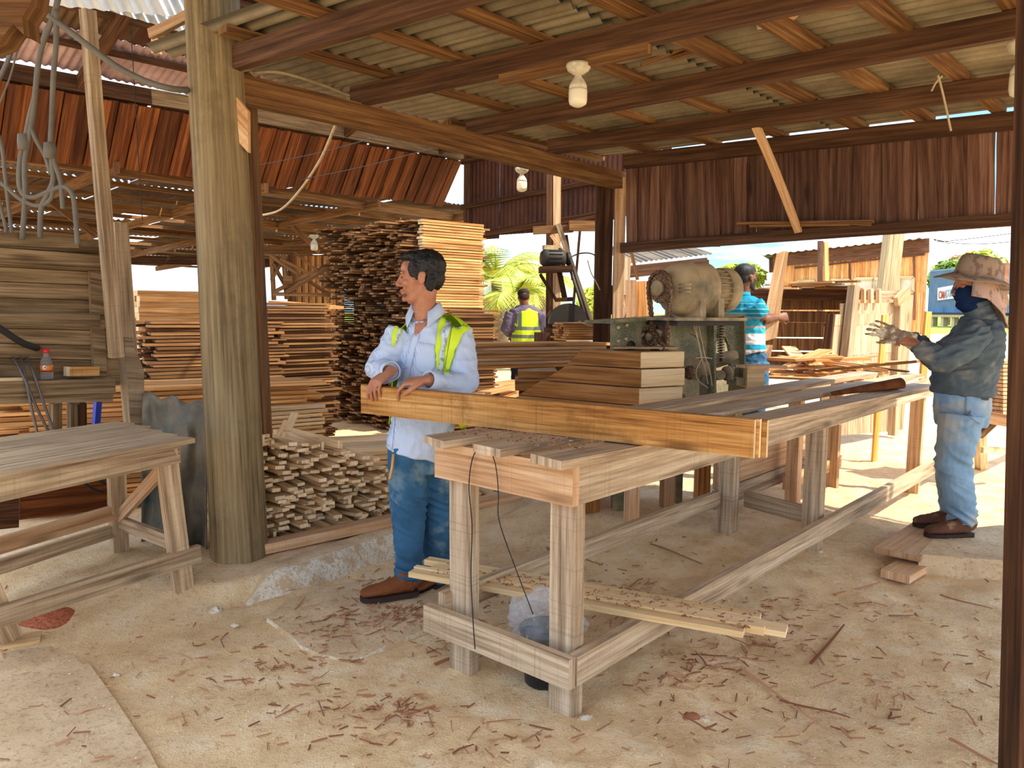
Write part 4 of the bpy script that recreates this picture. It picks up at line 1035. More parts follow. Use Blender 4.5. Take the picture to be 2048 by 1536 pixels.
# flat-laid long boards on trestle blocks, centre
T0, T1 = AY(925, 738, 6.2), AY(1188, 738, 6.75); T0.z = T1.z = .93
td = (T1-T0).normalized(); taz = math.degrees(math.atan2(td.x, td.y)); tl = (T1-T0).length
zt0 = AY(1050, 735, 6.4).z; zt1 = AY(1050, 686, 6.4).z
rr = random.Random(8); nl = 7; th = (zt1-zt0)/nl
for l in range(nl):
    for c_ in range(3):
        a = T0 + azv(taz-90)*(.13*c_+rr.uniform(-.01, .01)) + td*rr.uniform(-.02, .05); b = a + td*(tl + rr.uniform(-.03, .02) + (.12 if l > 4 else 0)); a.z = b.z = zt0+th*l
        tag(board('board', a, b, .12, th*.86, M_['tanwood' if l % 3 else 'plank'], None, az=-1, end=M_['end'], rng=rr), 'long flat board in the waist-high stack before the man in the yellow vest', 'board', 'boards in the waist-high stack')
a = AY(1132, 686, 6.9); a.z = zt1+.003
nl = 8; zz = AY(1180, 645, 6.9).z; th = (zz-a.z)/nl
for l in range(nl):
    for c_ in range(2):
        p = a + azv(taz-90)*(.12*c_+.03) + td*rr.uniform(-.05, .03); q_ = p + td*(.62+rr.uniform(-.02, .05)); p.z = q_.z = a.z+th*l
        tag(board('board', p, q_, .11, th*.8, M_['plank'], None, az=-1, rng=rr), 'short thin board in the small pile beside the green machine', 'board', 'short thin boards beside the green machine')
for (x0, x1, y0, y1, Y, lab) in ((1036, 1112, 738, 752, 6.3, 'upper dark trestle block under the waist-high boards'), (1030, 1120, 754, 775, 6.25, 'lower dark trestle block under the waist-high boards'), (1038, 1100, 776, 900, 6.3, 'thick dark trestle timber standing on the ground under the boards')):
    a = AY(x0, (y0+y1)/2, Y); b = AY(x1, (y0+y1)/2, Y); h = (AY(x0, y0, Y)-AY(x0, y1, Y)).z
    tag(board('trestle_block', a, b, .5, h, M_['cant' if y0 < 776 else 'darkwood']), lab, 'block')
rr = random.Random(77)
cl = [((935, 800), (1030, 766)), ((945, 812), (1032, 776)), ((960, 820), (1040, 790)), ((940, 775), (1026, 762)), ((950, 790), (1034, 770))]
for i, (p, q_) in enumerate(cl):
    a = AZ(p[0], p[1], .45+.03*i); b = AZ(q_[0]+10, q_[1], .45+.03*i)
    tag(board('plank', a-(b-a)*.3, b, .16, .03, M_['plank'], None), 'plank fanned out on the low heap left of the timber blocks', 'plank', 'planks fanned out on the low heap')
P10 = AZ(960, 800, .40)
stack('plank', 'plank in the low heap beneath the fanned planks', 'planks in the low heap beneath', 'plank', Vector((P10.x, P10.y, 0))-azv(75)*.5, 75, 1.0, .9, .12, .44, .035, .15, .1, MD, 5, 41, avn=-15)
# big sawn cants next to the planing machine
CY0 = 4.75
E0, E1 = AY(1278, 808, CY0), AY(1372, 800, CY0)
ca = AZ(1278, 812, .70); 
ztop = AV(1278, 703, AY(1278, 760, CY0), 0).z
pc = AY(1278, 760, CY0); vcl = azv(-54); ucl = azv(60)
zl_ = [AY(1278, y, CY0).z for y in (838, 812, 776, 738, 703)]
wid = .36
xs_ = [(1000, 1000), (1035, 1010), (1078, 1052), (1128, 1092), (1162, 1140)]
labs = ['bottom sawn cant with slanted end beside the green machine', 'second sawn cant from the bottom beside the green machine', 'second sawn cant from the top beside the green machine', 'topmost sawn cant with the shortest slanted end beside the green machine']
cutpx = [(1035, 806, 985, 838), (1078, 776, 1035, 808), (1128, 740, 1080, 776), (1160, 699, 1130, 738)]
for i in range(4):
    z0_, z1_ = zl_[i]+.002, zl_[i+1]-.003
    def lx(px, py): return (AV(px, py, pc, -54)-pc).dot(vcl)
    lt = lx(cutpx[i][0], cutpx[i][1]); lb = lx(cutpx[i][2], cutpx[i][3])
    wob = R0.uniform(0, .012)
    base_ = Vector((pc.x, pc.y, 0)) + ucl*(-.0 + wob*.5) + vcl*(-wob)
    mb = MB(); n_ = 6
    pts = [base_ + V3(0, 0, z0_)] + [base_ + V3(0, 0, z1_)] + [base_ + vcl*lt + V3(0, 0, z1_), base_ + vcl*lb + V3(0, 0, z0_)]
    # long side prism; end facing right pale
    b0_ = len(mb.v); thick = ucl*wid
    for p in pts: mb.v.append(p)
    for p in pts: mb.v.append(p+thick)
    lu = lambda p: ((p-base_).dot(vcl), p.z)
    mb.face((0, 3, 2, 1), (lu(pts[0]), lu(pts[3]), lu(pts[2]), lu(pts[1]))); mb.face((4, 5, 6, 7), (lu(pts[0]), lu(pts[1]), lu(pts[2]), lu(pts[3])))
    mb.face((1, 2, 6, 5), ((0, 0), (lt, 0), (lt, wid), (0, wid))); mb.face((0, 4, 7, 3), ((0, 0), (0, wid), (lb, wid), (lb, 0)))
    mb.face((2, 3, 7, 6), ((0, 0), (0, .1), (wid, .1), (wid, 0))); mb.face((0, 1, 5, 4), ((0, 0), (0, .1), (wid, .1), (wid, 0)), 1)
    o = mb.build('sawn_cant', [M_['cant'], M_['pale']]); bv = o.modifiers.new('b', 'BEVEL'); bv.width = .008; bv.segments = 2
    tag(o, labs[i], 'cant', 'sawn cants beside the green machine')
p = pc + vcl*.55 + ucl*.15
tag(board('support_block', Vector((p.x, p.y, gz(p.x, p.y)-.02)), Vector((p.x, p.y, zl_[0]-.004)), .30, .12, M_['cant'], None, up=ucl), 'squat block carrying the sawn cants behind the bench', 'block')
tag(board('thin_board', AY(1225, 695, 4.95), AY(1352, 695, 4.95), .12, .012, M_['tanwood'], None), 'thin board lying across the top of the sawn cants', 'board')
# ------------------------------------------------------------ green planing machine
t = NT('dusty_green_paint', .75, .35); p = t.obj(); n = t.noise(p, 3.2, 6, .65); n2 = t.noise(p, 160, 3, .7)
c = t.ramp(n, [(.40, lin('3c4f3c')), (.5, lin('6b6f55')), (.62, lin('9d8a68'))]); c = t.mix(t.math('MULTIPLY', t.g(n2, .45, .6), .5), c, lin('c0a47c'))
c = t.mix(t.math('MULTIPLY', t.g(t.nz(), .2, .8), .8), c, lin('cdb088')); t.col(c); t.bump(n2, .3, .004); M_['green'] = t.m
t = NT('dusty_cast_iron', .7, .35); p = t.obj(); n = t.noise(p, 5, 6, .6); c = t.ramp(n, [(.36, lin('6d6450')), (.5, lin('a08d6c')), (.66, lin('c7ad84'))])
c = t.mix(t.math('MULTIPLY', t.g(t.nz(), .0, .9), .75), c, lin('d3b78d')); t.col(c); t.bump(t.noise(p, 120, 3), .25, .003); M_['motor'] = t.m
t = NT('oily_chain', .65, .4); p = t.obj(); n = t.noise(p, 70, 4, .7); t.col(t.ramp(n, [(.4, lin('4a3526')), (.55, lin('7e5f44')), (.7, lin('b4946c'))])); t.b.inputs['Metallic'].default_value = .2; M_['chain'] = t.m
M_['darkmetal'] = plain('dark_metal', '3b352e', .6, .4, metal=.3)
M_['cord'] = plain('dusty_cord', 'c9b390', .85, .1)
MAZ = 58.0; MP0 = AY(1421, 700, 5.42)
def Pm(x, y, o=0.0): return AV(x, y, MP0 + azv(MAZ+90)*o, MAZ)      # +o = towards the camera
mach = thing('planing_machine', 'dusty green planing machine with big motor and chain drive behind the bench', 'machine', Vector((MP0.x, MP0.y, 0)))
nb_ = -azv(MAZ+90)
mb = MB()
out_ = [(1226, 642), (1226, 770), (1226, 840), (1358, 840), (1358, 700), (1361, 684), (1369, 673), (1383, 668), (1396, 673), (1403, 684), (1405, 700), (1405, 840), (1425, 840), (1425, 692), (1429, 679), (1440, 671), (1452, 676), (1459, 688), (1462, 705), (1462, 766), (1484, 766), (1484, 630), (1421, 630)]
mb.poly([Pm(*q) for q in out_], .03, nb_); mb.build('side_plate', M_['green'], mach)
mb = MB(); mb.poly([Pm(x, y, -.55) for x, y in ((1226, 650), (1226, 840), (1484, 840), (1484, 636))], .03, nb_); mb.build('side_plate', M_['green'], mach)
for (a, b_, w_) in (((1226, 642), (1421, 629), .58), ((1421, 629), (1484, 629), .58)):
    A, B = Pm(*a), Pm(*b_); board('top_plate', A + nb_*.14, B + nb_*.14, .32, .018, M_['green'], mach, az=1)
board('flange', Pm(1422, 630, .03), Pm(1424, 840, .03), .02, .07, M_['green'], mach, up=azv(MAZ+90))
board('flange', Pm(1483, 630, .02), Pm(1484, 768, .02), .015, .06, M_['green'], mach, up=azv(MAZ+90))
board('flange', Pm(1226, 642, .02), Pm(1421, 630, .02), .02, .05, M_['green'], mach, up=azv(MAZ+90))
board('flange', Pm(1424, 630, .02), Pm(1484, 630, .02), .02, .05, M_['green'], mach, up=azv(MAZ+90))
board('foot_pad', Pm(1463, 762, .04), Pm(1486, 762, .04), .09, .055, M_['green'], mach)
def disc(mb, c_, ax, prof, n=24, mi=0):
    Z = Vector(ax).normalized(); X = Z.orthogonal().normalized(); Y = Z.cross(X); M = Matrix.Identity(4)
    for i_, a_ in enumerate((X, Y, Z)):
        for j_ in range(3): M[j_][i_] = a_[j_]
    return mb.lathe(Matrix.Translation(c_) @ M, prof, n, mi)
tow = azv(MAZ+90)
for (x, y) in ((1235, 655), (1252, 650), (1235, 682), (1250, 678), (1347, 648)):
    mb = MB(); disc(mb, Pm(x, y, .0), tow, [(0, 0), (.012, 0), (.012, .012), (.007, .018), (0, .018)], 8); mb.build('bolt', M_['cord'], mach)
for (x, y, r) in ((1262, 692, .035),):
    mb = MB(); disc(mb, Pm(x, y, .002), tow, [(0, 0), (r, 0), (r, .004), (0, .005)], 18); mb.build('port_hole', M_['darkmetal'], mach)
# interior clutter behind the arches
mb = MB(); disc(mb, Pm(1383, 735, -.12), tow, [(0, 0), (.09, 0), (.09, .09), (.05, .10), (.05, .15), (0, .15)], 20); mb.build('gear', M_['motor'], mach)
mb = MB(); disc(mb, Pm(1376, 745, .02), tow, [(0, 0), (.045, 0), (.05, .02), (.03, .03), (.03, .05), (0, .05)], 18); mb.build('gear', M_['chain'], mach)
mb = MB(); mb.tube([Pm(1430, 722, -.2), Pm(1452, 716, -.02), Pm(1474, 708, .02)], [.055, .05, .03], 16); mb.build('roller', M_['motor'], mach)
mb = MB(); mb.tube([Pm(1426, 752, -.1), Pm(1442, 750, .04)], .035, 16); mb.build('roller', M_['motor'], mach)
mb = MB(); disc(mb, Pm(1452, 747, .03), azv(60), [(0, 0), (.052, 0), (.055, .02), (.035, .03), (.035, .045), (0, .045)], 20); mb.build('bearing', M_['motor'], mach)
for (x, y) in ((1463, 737), (1462, 758), (1470, 757)):
    mb = MB(); disc(mb, Pm(x, y, .05), tow, [(0, 0), (.014, 0), (.014, .02), (0, .022)], 10); mb.build('bolt', M_['motor'], mach)
# spring
mb = MB(); s0, s1 = Pm(1442, 646, .045), Pm(1442, 716, .045); N_ = 13; pts = []
for i in range(N_*12+1):
    a = 2*math.pi*i/12; c_ = s0.lerp(s1, i/(N_*12)); pts.append(c_ + V3(math.cos(a)*.022, math.sin(a)*.022, 0))
mb.tube(pts, .0052, 6); mb.build('spring', M_['motor'], mach)
mb = MB(); mb.tube([Pm(1442, 628, .045), Pm(1442, 722, .045)], .010, 10); mb.build('rod', M_['darkmetal'], mach)
mb = MB(); mb.tube([Pm(1428, 690, .03), Pm(1438, 672, .03), Pm(1450, 670, .03), Pm(1458, 690, .03)], .006, 8); mb.build('bail', M_['motor'], mach)
# motor
AX = azv(60); mc = AY(1333, 577, 5.02); rot_ = Matrix.Identity(4)
mo = []
prof = [(0, -.035), (.03, -.035), (.032, 0), (.075, .0), (.08, .015), (.13, .03), (.160, .06), (.174, .10), (.176, .13), (.182, .135), (.182, .16), (.175, .165), (.172, .27), (.178, .275), (.178, .31), (.14, .33), (.126, .34)]
mb = MB(); disc(mb, mc, AX, prof, 40); mb.build('motor_housing', M_['motor'], mach)
mb = MB(); disc(mb, mc, AX, [(.10, .33), (.122, .335), (.122, .48), (.10, .48)], 32)
for k in range(24):
    a = 2*math.pi*k/24; Zx = AX; X = Zx.orthogonal().normalized(); Y = Zx.cross(X); rdir = X*math.cos(a)+Y*math.sin(a)
    bar(mb, mc + AX*.335 + rdir*.130, mc + AX*.475 + rdir*.130, .006, .022, up=rdir)
mb.build('cooling_fins', M_['motor'], mach)
mb = MB(); disc(mb, mc, AX, [(.142, .455), (.150, .46), (.150, .53), (.135, .555), (.05, .56), (0, .56)], 32); mb.build('fan_cover', M_['motor'], mach)
bd_ = AX; cz = mc.z
for s_ in (.14, .30):
    mb = MB(); c_ = mc + AX*s_; side = Vector((AX.y, -AX.x, 0))
    mb.poly([c_ + side*.17 + V3(0, 0, -.185), c_ + side*.165 + V3(0, 0, -.06), c_ + side*.10 + V3(0, 0, -.02), c_ - side*.10 + V3(0, 0, -.02), c_ - side*.165 + V3(0, 0, -.06), c_ - side*.17 + V3(0, 0, -.185)], .05, AX); mb.build('motor_foot', M_['motor'], mach)
board('motor_base', mc + AX*-.10 + V3(0, 0, -.185), mc + AX*.52 + V3(0, 0, -.185), .42, .02, M_['motor'], mach, az=1)
board('motor_base', mc + AX*-.06 + V3(0, 0, -.207), mc + AX*.46 + V3(0, 0, -.207), .36, .03, M_['darkmetal'], mach, az=1)
side = Vector((AX.y, -AX.x, 0))
for s_ in (.22, .30, .38):
    mb = MB(); c_ = mc + AX*.06; a = c_ + side*(.155) + V3(0, 0, .02-.06*(s_-.3)); mb.tube([mc + AX*.02 + side*.10 + V3(0, 0, (s_-.30)*.28), mc + AX*.03 + side*.19 + V3(0, 0, (s_-.30)*.30)], .006, 8); mb.build('lead', M_['cord'], mach)
# sprockets and chain
SX = AX; sc = mc - AX*.06
def sprocket(nm, c_, r, teeth, th=.012, hub=.03):
    mb = MB(); Z = SX; X = Vector((Z.y, -Z.x, 0)); Y = V3(0, 0, 1); pts = []
    for k in range(teeth*2):
        a = math.pi*k/teeth; rr_ = r if k % 2 else r*.88; pts.append(c_ + X*(rr_*math.cos(a)) + Y*(rr_*math.sin(a)))
    mb.poly(pts, th, Z); o_ = mb.build(nm, M_['chain'], mach)
    mb = MB(); disc(mb, c_ - Z*.03, Z, [(0, 0), (hub, 0), (hub, .03), (0, .031)], 18); mb.build('hub', M_['motor'], o_ if False else mach)
    return o_
sprocket('sprocket', sc, .098, 26, hub=.05)
lowc = AV(1302, 674, sc, math.degrees(math.atan2(AX.y*1, -AX.x*1))+0)
pl = math.degrees(math.atan2(side.x, side.y))
lowc = AV(1302, 674, sc, pl); low2 = AV(1320, 668, sc + AX*.04, pl)
sprocket('sprocket', lowc, .050, 14, hub=.025); sprocket('sprocket', low2, .072, 20, hub=.03)
def chainloop(c1, r1, c2, r2, nm, off=0):
    X = side; Y = V3(0, 0, 1); pts = []
    a1 = (c1.dot(X), c1.z); a2 = (c2.dot(X), c2.z); d = math.hypot(a1[0]-a2[0], a1[1]-a2[1]); th = math.atan2(a2[1]-a1[1], a2[0]-a1[0]); ph = math.acos((r1-r2)/d)
    path = []
    for k in range(25):
        a = th + ph + (2*math.pi-2*ph)*k/24; path.append(c1 + X*(r1*math.cos(a)) + Y*(r1*math.sin(a)))
    for k in range(13):
        a = th - ph + (2*ph)*k/12; path.append(c2 + X*(r2*math.cos(a)) + Y*(r2*math.sin(a)) + (c1-c2).project(SX))
    path.append(path[0]); seg = []; acc = 0; step = .0165
    tot = sum((path[i+1]-path[i]).length for i in range(len(path)-1)); n_ = int(tot/step); i = 0; acc = 0; mb = MB()
    for k in range(n_):
        s_ = k*tot/n_
        while i < len(path)-2 and acc + (path[i+1]-path[i]).length < s_: acc += (path[i+1]-path[i]).length; i += 1
        dv = path[i+1]-path[i]; p_ = path[i] + dv*((s_-acc)/max(dv.length, 1e-6)); dv.normalize()
        nn_ = dv.cross(SX); w_ = .018 if k % 2 else .028
        bar(mb, p_-dv*.010+SX*off, p_+dv*.010+SX*off, w_, .021, up=nn_)
        disc(mb, p_-SX*(w_*.6)+SX*off, SX, [(0, 0), (.007, 0), (.007, w_*1.2), (0, w_*1.2)], 6)
    o_ = mb.build(nm, M_['chain'], mach); o_['kind'] = 'stuff'; return o_
chainloop(sc, .106, AV(1322, 686, sc, pl), .062, 'drive_chain')
chainloop(lowc, .056, AV(1328, 697, sc, pl), .03, 'drive_chain', -.02)
mb = MB(); a, b_ = AV(1288, 668, sc - AX*.03, pl), AV(1264, 702, sc - AX*.03, pl); mb.tube([a, b_], .007, 8); mb.build('tie_rod', M_['motor'], mach)
# hanging cord loops
for pts in ([(1397, 612), (1386, 640), (1395, 680), (1402, 712), (1410, 740), (1416, 768)], [(1394, 632), (1392, 660), (1399, 690), (1404, 716)], [(1402, 630), (1397, 620), (1394, 634), (1403, 680), (1410, 712), (1420, 745), (1424, 772)], [(1390, 716), (1408, 715), (1424, 717)], [(1403, 718), (1392, 742), (1396, 760), (1416, 776)]):
    wire('cord', [Pm(x, y, .07) for x, y in pts], .0045, M_['cord'], mach)
# framing that shows under the bench
for (x0, x1, y0, y1, Y, m_, lab) in ((1247, 1278, 960, 1045, 5.3, 'tanwood', 'stub post under the green machine, left of three'), (1318, 1348, 955, 1015, 5.35, 'tanwood', 'stub post under the green machine, middle of three'), (1386, 1420, 948, 1000, 5.3, 'plank', 'reddish stub board under the green machine, right of three')):
    a = G((x0+x1)/2, y1); w_ = (x1-x0)/F*a.y*.8
    tag(board('stub_post', a - V3(0, 0, .05), a + V3(.0, 0, .55), w_, .07, M_[m_], None, up=(.3, -1, 0)), lab, 'post')
a = G(1356, 1006); board('machine_leg', a-V3(0, 0, .03), Vector((a.x, a.y, .85)), .05, .05, M_['green'], mach, up=(0, -1, 0))
a = Pm(1240, 800, -.1); board('machine_leg', Vector((a.x, a.y, 0)), Vector((a.x, a.y, .9)), .08, .1, M_['green'], mach, up=(0, -1, 0))
a = Pm(1470, 800, -.1); board('machine_leg', Vector((a.x, a.y, 0)), Vector((a.x, a.y, .98)), .08, .1, M_['green'], mach, up=(0, -1, 0))
tag(board('packing_block', AY(1486, 752, 5.55), AY(1520, 752, 5.55), .2, .16, M_['pale'], None), 'pale square block right of the green machine', 'block')
tag(board('plank', AY(1486, 733, 5.1), AY(1560, 733, 5.3), .12, .02, M_['tanwood'], None), 'thin board resting on the pale block by the green machine', 'board')
# ------------------------------------------------------------ saw frame with small motor, further back
SY = 7.6
saw = thing('saw_rig', 'timber saw rig with small motor and twin belts under the shed corner', 'machine', Vector((AY(1110, 600, SY).x, SY, 0)))
def sb(nm, x0, y0, x1, y1, w, d, m_, dy=0.0, dy1=None, up=(0, -1, 0), seg=1):
    return board(nm, AY(x0, y0, SY+dy), AY(x1, y1, SY+(dy if dy1 is None else dy1)), w, d, M_[m_], saw, up=up, seg=seg)
sb('saw_post', 1114, 330, 1112, 860, .075, .09, 'tanwood', .15); sb('saw_post', 1100, 335, 1098, 860, .07, .10, 'darkwood', .16)
sb('cross_head', 1066, 461, 1146, 457, .07, .10, 'roofwood', -.05); sb('cross_head', 1138, 452, 1212, 452, .09, .12, 'roofwood', -.1)
sb('diagonal', 1116, 448, 1182, 645, .05, .06, 'greywood', -.1, seg=3); sb('diagonal', 1132, 470, 1146, 560, .03, .04, 'darkwood', 0); sb('diagonal', 1102, 470, 1128, 505, .03, .03, 'tanwood', -.12)
sb('diagonal', 1080, 548, 1112, 600, .03, .03, 'darkwood', -.12); sb('diagonal', 1118, 540, 1130, 600, .05, .05, 'darkwood', -.05); sb('diagonal', 1110, 600, 1150, 598, .04, .04, 'darkwood', -.1)
sb('diagonal', 1160, 460, 1146, 620, .025, .025, 'darkwood', .1)
sb('diagonal', 1210, 458, 1185, 450, .06, .06, 'darkwood', .1)
pa, pb = AY(1078, 540, SY-.2), AY(1144, 538, SY-.2); board('motor_shelf', pa, pb, .34, .05, M_['darkwood'], saw)
sm = AY(1082, 516, SY-.2); mb = MB(); sax = azv(78); disc(mb, sm, sax, [(0, 0), (.06, 0), (.085, .03), (.09, .05), (.09, .20), (.075, .23), (0, .235)], 24)
for k in range(16):
    a = 6.283*k/16; rdir = V3(0, 0, 1)*math.sin(a) + Vector((sax.y, -sax.x, 0))*math.cos(a); bar(mb, sm+sax*.06+rdir*.093, sm+sax*.19+rdir*.093, .005, .012, up=rdir)
mb.build('small_motor', M_['darkmetal'], saw)
board('terminal_box', sm + sax*.02 + V3(0, 0, .10), sm + sax*.16 + V3(0, 0, .10), .08, .04, M_['motor'], saw)
pu = sm + sax*.27; mb = MB(); disc(mb, pu, sax, [(0, -.02), (.055, -.02), (.065, -.01), (.05, 0), (.065, .012), (.055, .02), (0, .02)], 20); mb.build('pulley', M_['darkmetal'], saw)
lp = AY(1178, 650, SY-.25)
sdv2 = Vector((sax.y, -sax.x, 0))
for o_ in (-.055, .055):
    mb = MB(); mb.tube([pu + sdv2*o_, lp + sdv2*o_*.9], .012, 6); mb.build('belt', M_['hose'], saw)
mb = MB(); hC = AY(1136, 648, SY-.1)
for i in range(13):
    a = math.pi*i/12
n_ = 14; pr = [Vector((math.cos(math.pi*i/n_)*.19, 0, math.sin(math.pi*i/n_)*.2)) for i in range(n_+1)]
mb.poly([hC + p_ + V3(0, -.12, 0) for p_ in pr][::-1], .3, (0, 1, 0)); mb.build('blade_cover', M_['darkmetal'], saw)
board('saw_table', AY(1100, 662, SY-.1), AY(1200, 660, SY), .5, .06, M_['darkwood'], saw)
board('saw_table_leg', AY(1100, 665, SY-.1), Vector((AY(1100, 665, SY-.1).x, SY-.1, 0)), .3, .3, M_['darkwood'], saw, up=(0, -1, 0))
tag(wire('cable', [AY(1140, 515, SY-.1), AY(1160, 507, SY-.05), AY(1185, 508, SY), AY(1205, 525, SY)], .008, M_['hose']), 'black cable arching from the small saw motor to the corner post', 'cable')
bx = board('mounting_board', AY(1201, 612, 6.92), AY(1204, 528, 6.92), .10, .02, M_['tanwood'], None, up=(0, -1, 0)); tag(bx, 'brown mounting board beside the corner post', 'board')
M_['greybox'] = plain('grey_steel_box', '8d8672', .6, .4)
sw = thing('switch_box', 'grey switch box fixed to the corner post', 'switch box', AY(1216, 628, 6.9))
board('case', AY(1218, 629, 6.9), AY(1219, 571, 6.9), .115, .09, M_['greybox'], sw, up=(-.2, -1, 0)); a = AY(1212, 598, 6.84); board('isolator', a, a+V3(.0, 0, .07), .03, .02, M_['blackplastic'], sw, up=(-.2, -1, 0))
for i, pts in enumerate(([(1175, 520), (1182, 545), (1190, 560), (1200, 580)], [(1228, 575), (1240, 590), (1250, 620), (1244, 640)], [(1236, 600), (1232, 630), (1238, 660)], [(1158, 642), (1170, 648), (1185, 652)])):
    tag(wire('cable', [AY(x, y, 6.8) for x, y in pts], .005, M_['cord']), ['tan cord above the grey switch box', 'tan cord looping right of the grey switch box', 'tan cord hanging below the grey switch box', 'tan cord end by the saw rig belts'][i], 'cord')
# lean-to behind the planing machine
lt_ = thing('lean_to', 'small lean-to with corrugated roof behind the big motor', 'lean-to', Vector((AY(1330, 600, 9).x, 9, 0)))
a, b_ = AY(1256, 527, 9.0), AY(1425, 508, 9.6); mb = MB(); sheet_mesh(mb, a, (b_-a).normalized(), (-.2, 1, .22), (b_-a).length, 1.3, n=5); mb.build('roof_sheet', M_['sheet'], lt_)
board('beam', AY(1245, 545, 9), AY(1412, 527, 9.5), .06, .14, M_['darkwood'], lt_); board('post', AY(1250, 590, 9), AY(1254, 515, 9), .09, .05, M_['greywood'], lt_, up=(0, -1, 0)); board('post', V3(AY(1250, 590, 9).x, 9.02, 0), AY(1251, 585, 9.02), .07, .05, M_['tanwood'], lt_, up=(0, -1, 0)); board('post', V3(AY(1408, 590, 9.5).x, 9.5, 0), AY(1410, 520, 9.5), .08, .08, M_['darkwood'], lt_, up=(0, -1, 0))
for i, (x0, y0, x1, y1, w, m_) in enumerate(((1262, 650, 1262, 560, .10, 'tanwood'), (1290, 650, 1288, 562, .16, 'plank'), (1262, 628, 1310, 568, .10, 'tanwood'), (1275, 560, 1262, 500, .03, 'roofwood'), (1272, 640, 1310, 590, .05, 'tanwood'))):
    tag(board('leaning_board', (lambda a, b: a + (a-b)*((gz(a.x, a.y)-a.z)/(a.z-b.z)) if i != 3 else a)(AY(x0, y0, 7.4+.05*i), AY(x1, y1, 7.4+.05*i)), AY(x1, y1, 7.4+.05*i), w, .02, M_[m_], None, up=(0, -1, 0)), ['narrow brown upright board left of the chain', 'wide brown upright board behind the chain', 'diagonal brown board crossing behind the chain', 'thin brown lath beside the corner post', 'thin pale diagonal lath behind the chain'][i], 'board')
# ------------------------------------------------------------ bulbs
t = NT('lamp_glass', .25, .5); t.col(lin('efe3c6')); t.b.inputs['Subsurface Weight'].default_value = .0; M_['bulb'] = t.m
M_['ceramic'] = plain('dusty_ceramic', 'd8cdb2', .6, .4, var=.2, scale=30)
def lamp(px, py, Y, k, lab):
    p = AY(px, py, Y); o = thing('ceiling_lamp', lab, 'lamp', p)
    mb = MB(); mb.lathe(WM[o] @ Matrix.Scale(k, 4), [(0, 0), (.058, 0), (.060, -.012), (.052, -.03), (.03, -.045), (.018, -.05), (0, -.05)], 24); mb.build('lamp_holder', M_['ceramic'], o)
    mb = MB(); mb.lathe(WM[o] @ Matrix.Scale(k, 4), [(.016, -.045), (.017, -.06), (.030, -.078), (.042, -.10), (.044, -.118)], 24); mb.build('bulb_base', M_['ceramic'], o)
    mb = MB(); mb.lathe(WM[o] @ Matrix.Scale(k, 4), [(.044, -.118), (.045, -.13), (.045, -.170), (.040, -.188), (.022, -.198), (0, -.199)], 24); mb.build('bulb', M_['bulb'], o)
p = onr(1, 1157, 130); lamp(1157, 128, p.y-.02, 1.0, 'white capsule bulb in a ceramic holder under the second rafter')
lamp(1044, 336, 6.9, 1.02, 'dusty capsule bulb hanging below the long front beam')
lamp(2052, 82, 3.35, 1.15, 'capsule bulb cut by the right edge of the picture')
lamp(628, 470, 10.0, 1.0, 'tiny white bulb far back in the lumber store')
# wires and small stuff on the roof
tag(wire('wire', [AY(1160, 130, 4.2), AY(1120, 106, 4.25), AY(1085, 92, 4.3), AY(1068, 72, 4.35), AY(1095, 98, 4.3)], .005, M_['cord']), 'tan wire running along the rafter to the main bulb', 'wire')
tag(wire('rope', [AY(1876, 150, 4.1), AY(1884, 180, 4.1), AY(1892, 215, 4.1), AY(1902, 262, 4.1)], .006, M_['cord']), 'frayed rope hanging from a purlin above the plank wall', 'rope')
tag(wire('rope', [AY(1884, 152, 4.1), AY(1872, 165, 4.1), AY(1863, 182, 4.1)], .005, M_['cord']), 'short rope end beside the longer hanging rope', 'rope')
tag(wire('wire', [AY(505, 146, 4.3), AY(560, 145, 4.4), AY(640, 168, 4.8), AY(700, 190, 5.1), AY(715, 182, 5.1)], .009, M_['cord']), 'dusty wire running along the top of the long front beam', 'wire')
tag(wire('wire', [AY(716, 178, 5.0), AY(706, 205, 4.95), AY(702, 245, 4.95)], .007, M_['cord']), 'wire loop hanging over the front of the long beam', 'wire')
tag(wire('wire', [AY(720, 188, 5.1), AY(780, 186, 5.2), AY(825, 160, 5.1), AY(850, 128, 5.0)], .007, M_['cord']), 'wire arching from the long beam up to a purlin', 'wire')
tag(wire('cable', [AY(672, 248, 5.3), AY(640, 320, 6.0), AY(600, 380, 6.5), AY(560, 420, 6.8), AY(515, 432, 7.0)], .010, M_['cord']), 'brown cable sagging from the long beam down to the round post', 'cable')
tag(wire('wire', [AY(505, 333, 6), AY(640, 305, 6.4), AY(760, 272, 6.8)], .003, M_['wire']), 'upper thin wire across the orange plank band', 'wire')
tag(wire('wire', [AY(600, 360, 6), AY(740, 330, 6.6), AY(870, 295, 7.2)], .003, M_['wire']), 'lower thin wire across the orange plank band', 'wire')
a = onr(1, 1515, 30); tag(board('offcut', AY(1520, 42, 3.75), AY(1590, 28, 3.75), .10, .045, M_['tanwood'], None, end=M_['end']), 'short pale offcut wedged under the second rafter', 'offcut')
tag(board('offcut', AY(1620, 12, 3.5), AY(1710, 2, 3.5), .10, .03, M_['roofwood'], None), 'brown offcut at the top edge beside the pale one', 'offcut')
for i, (x0, y0, x1, y1) in enumerate(((1282, 130, 1432, 74), (1345, 118, 1400, 100), (1400, 100, 1434, 88))):
    tag(board('splinter', AY(x0, y0, 4.3), AY(x1, y1, 4.25), .035, .018, M_['roofwood'], None), ['long orange splinter tucked above the lamp rafter', 'short splinter under the long orange splinter', 'small splinter at the right end of the long one'][i], 'splinter')
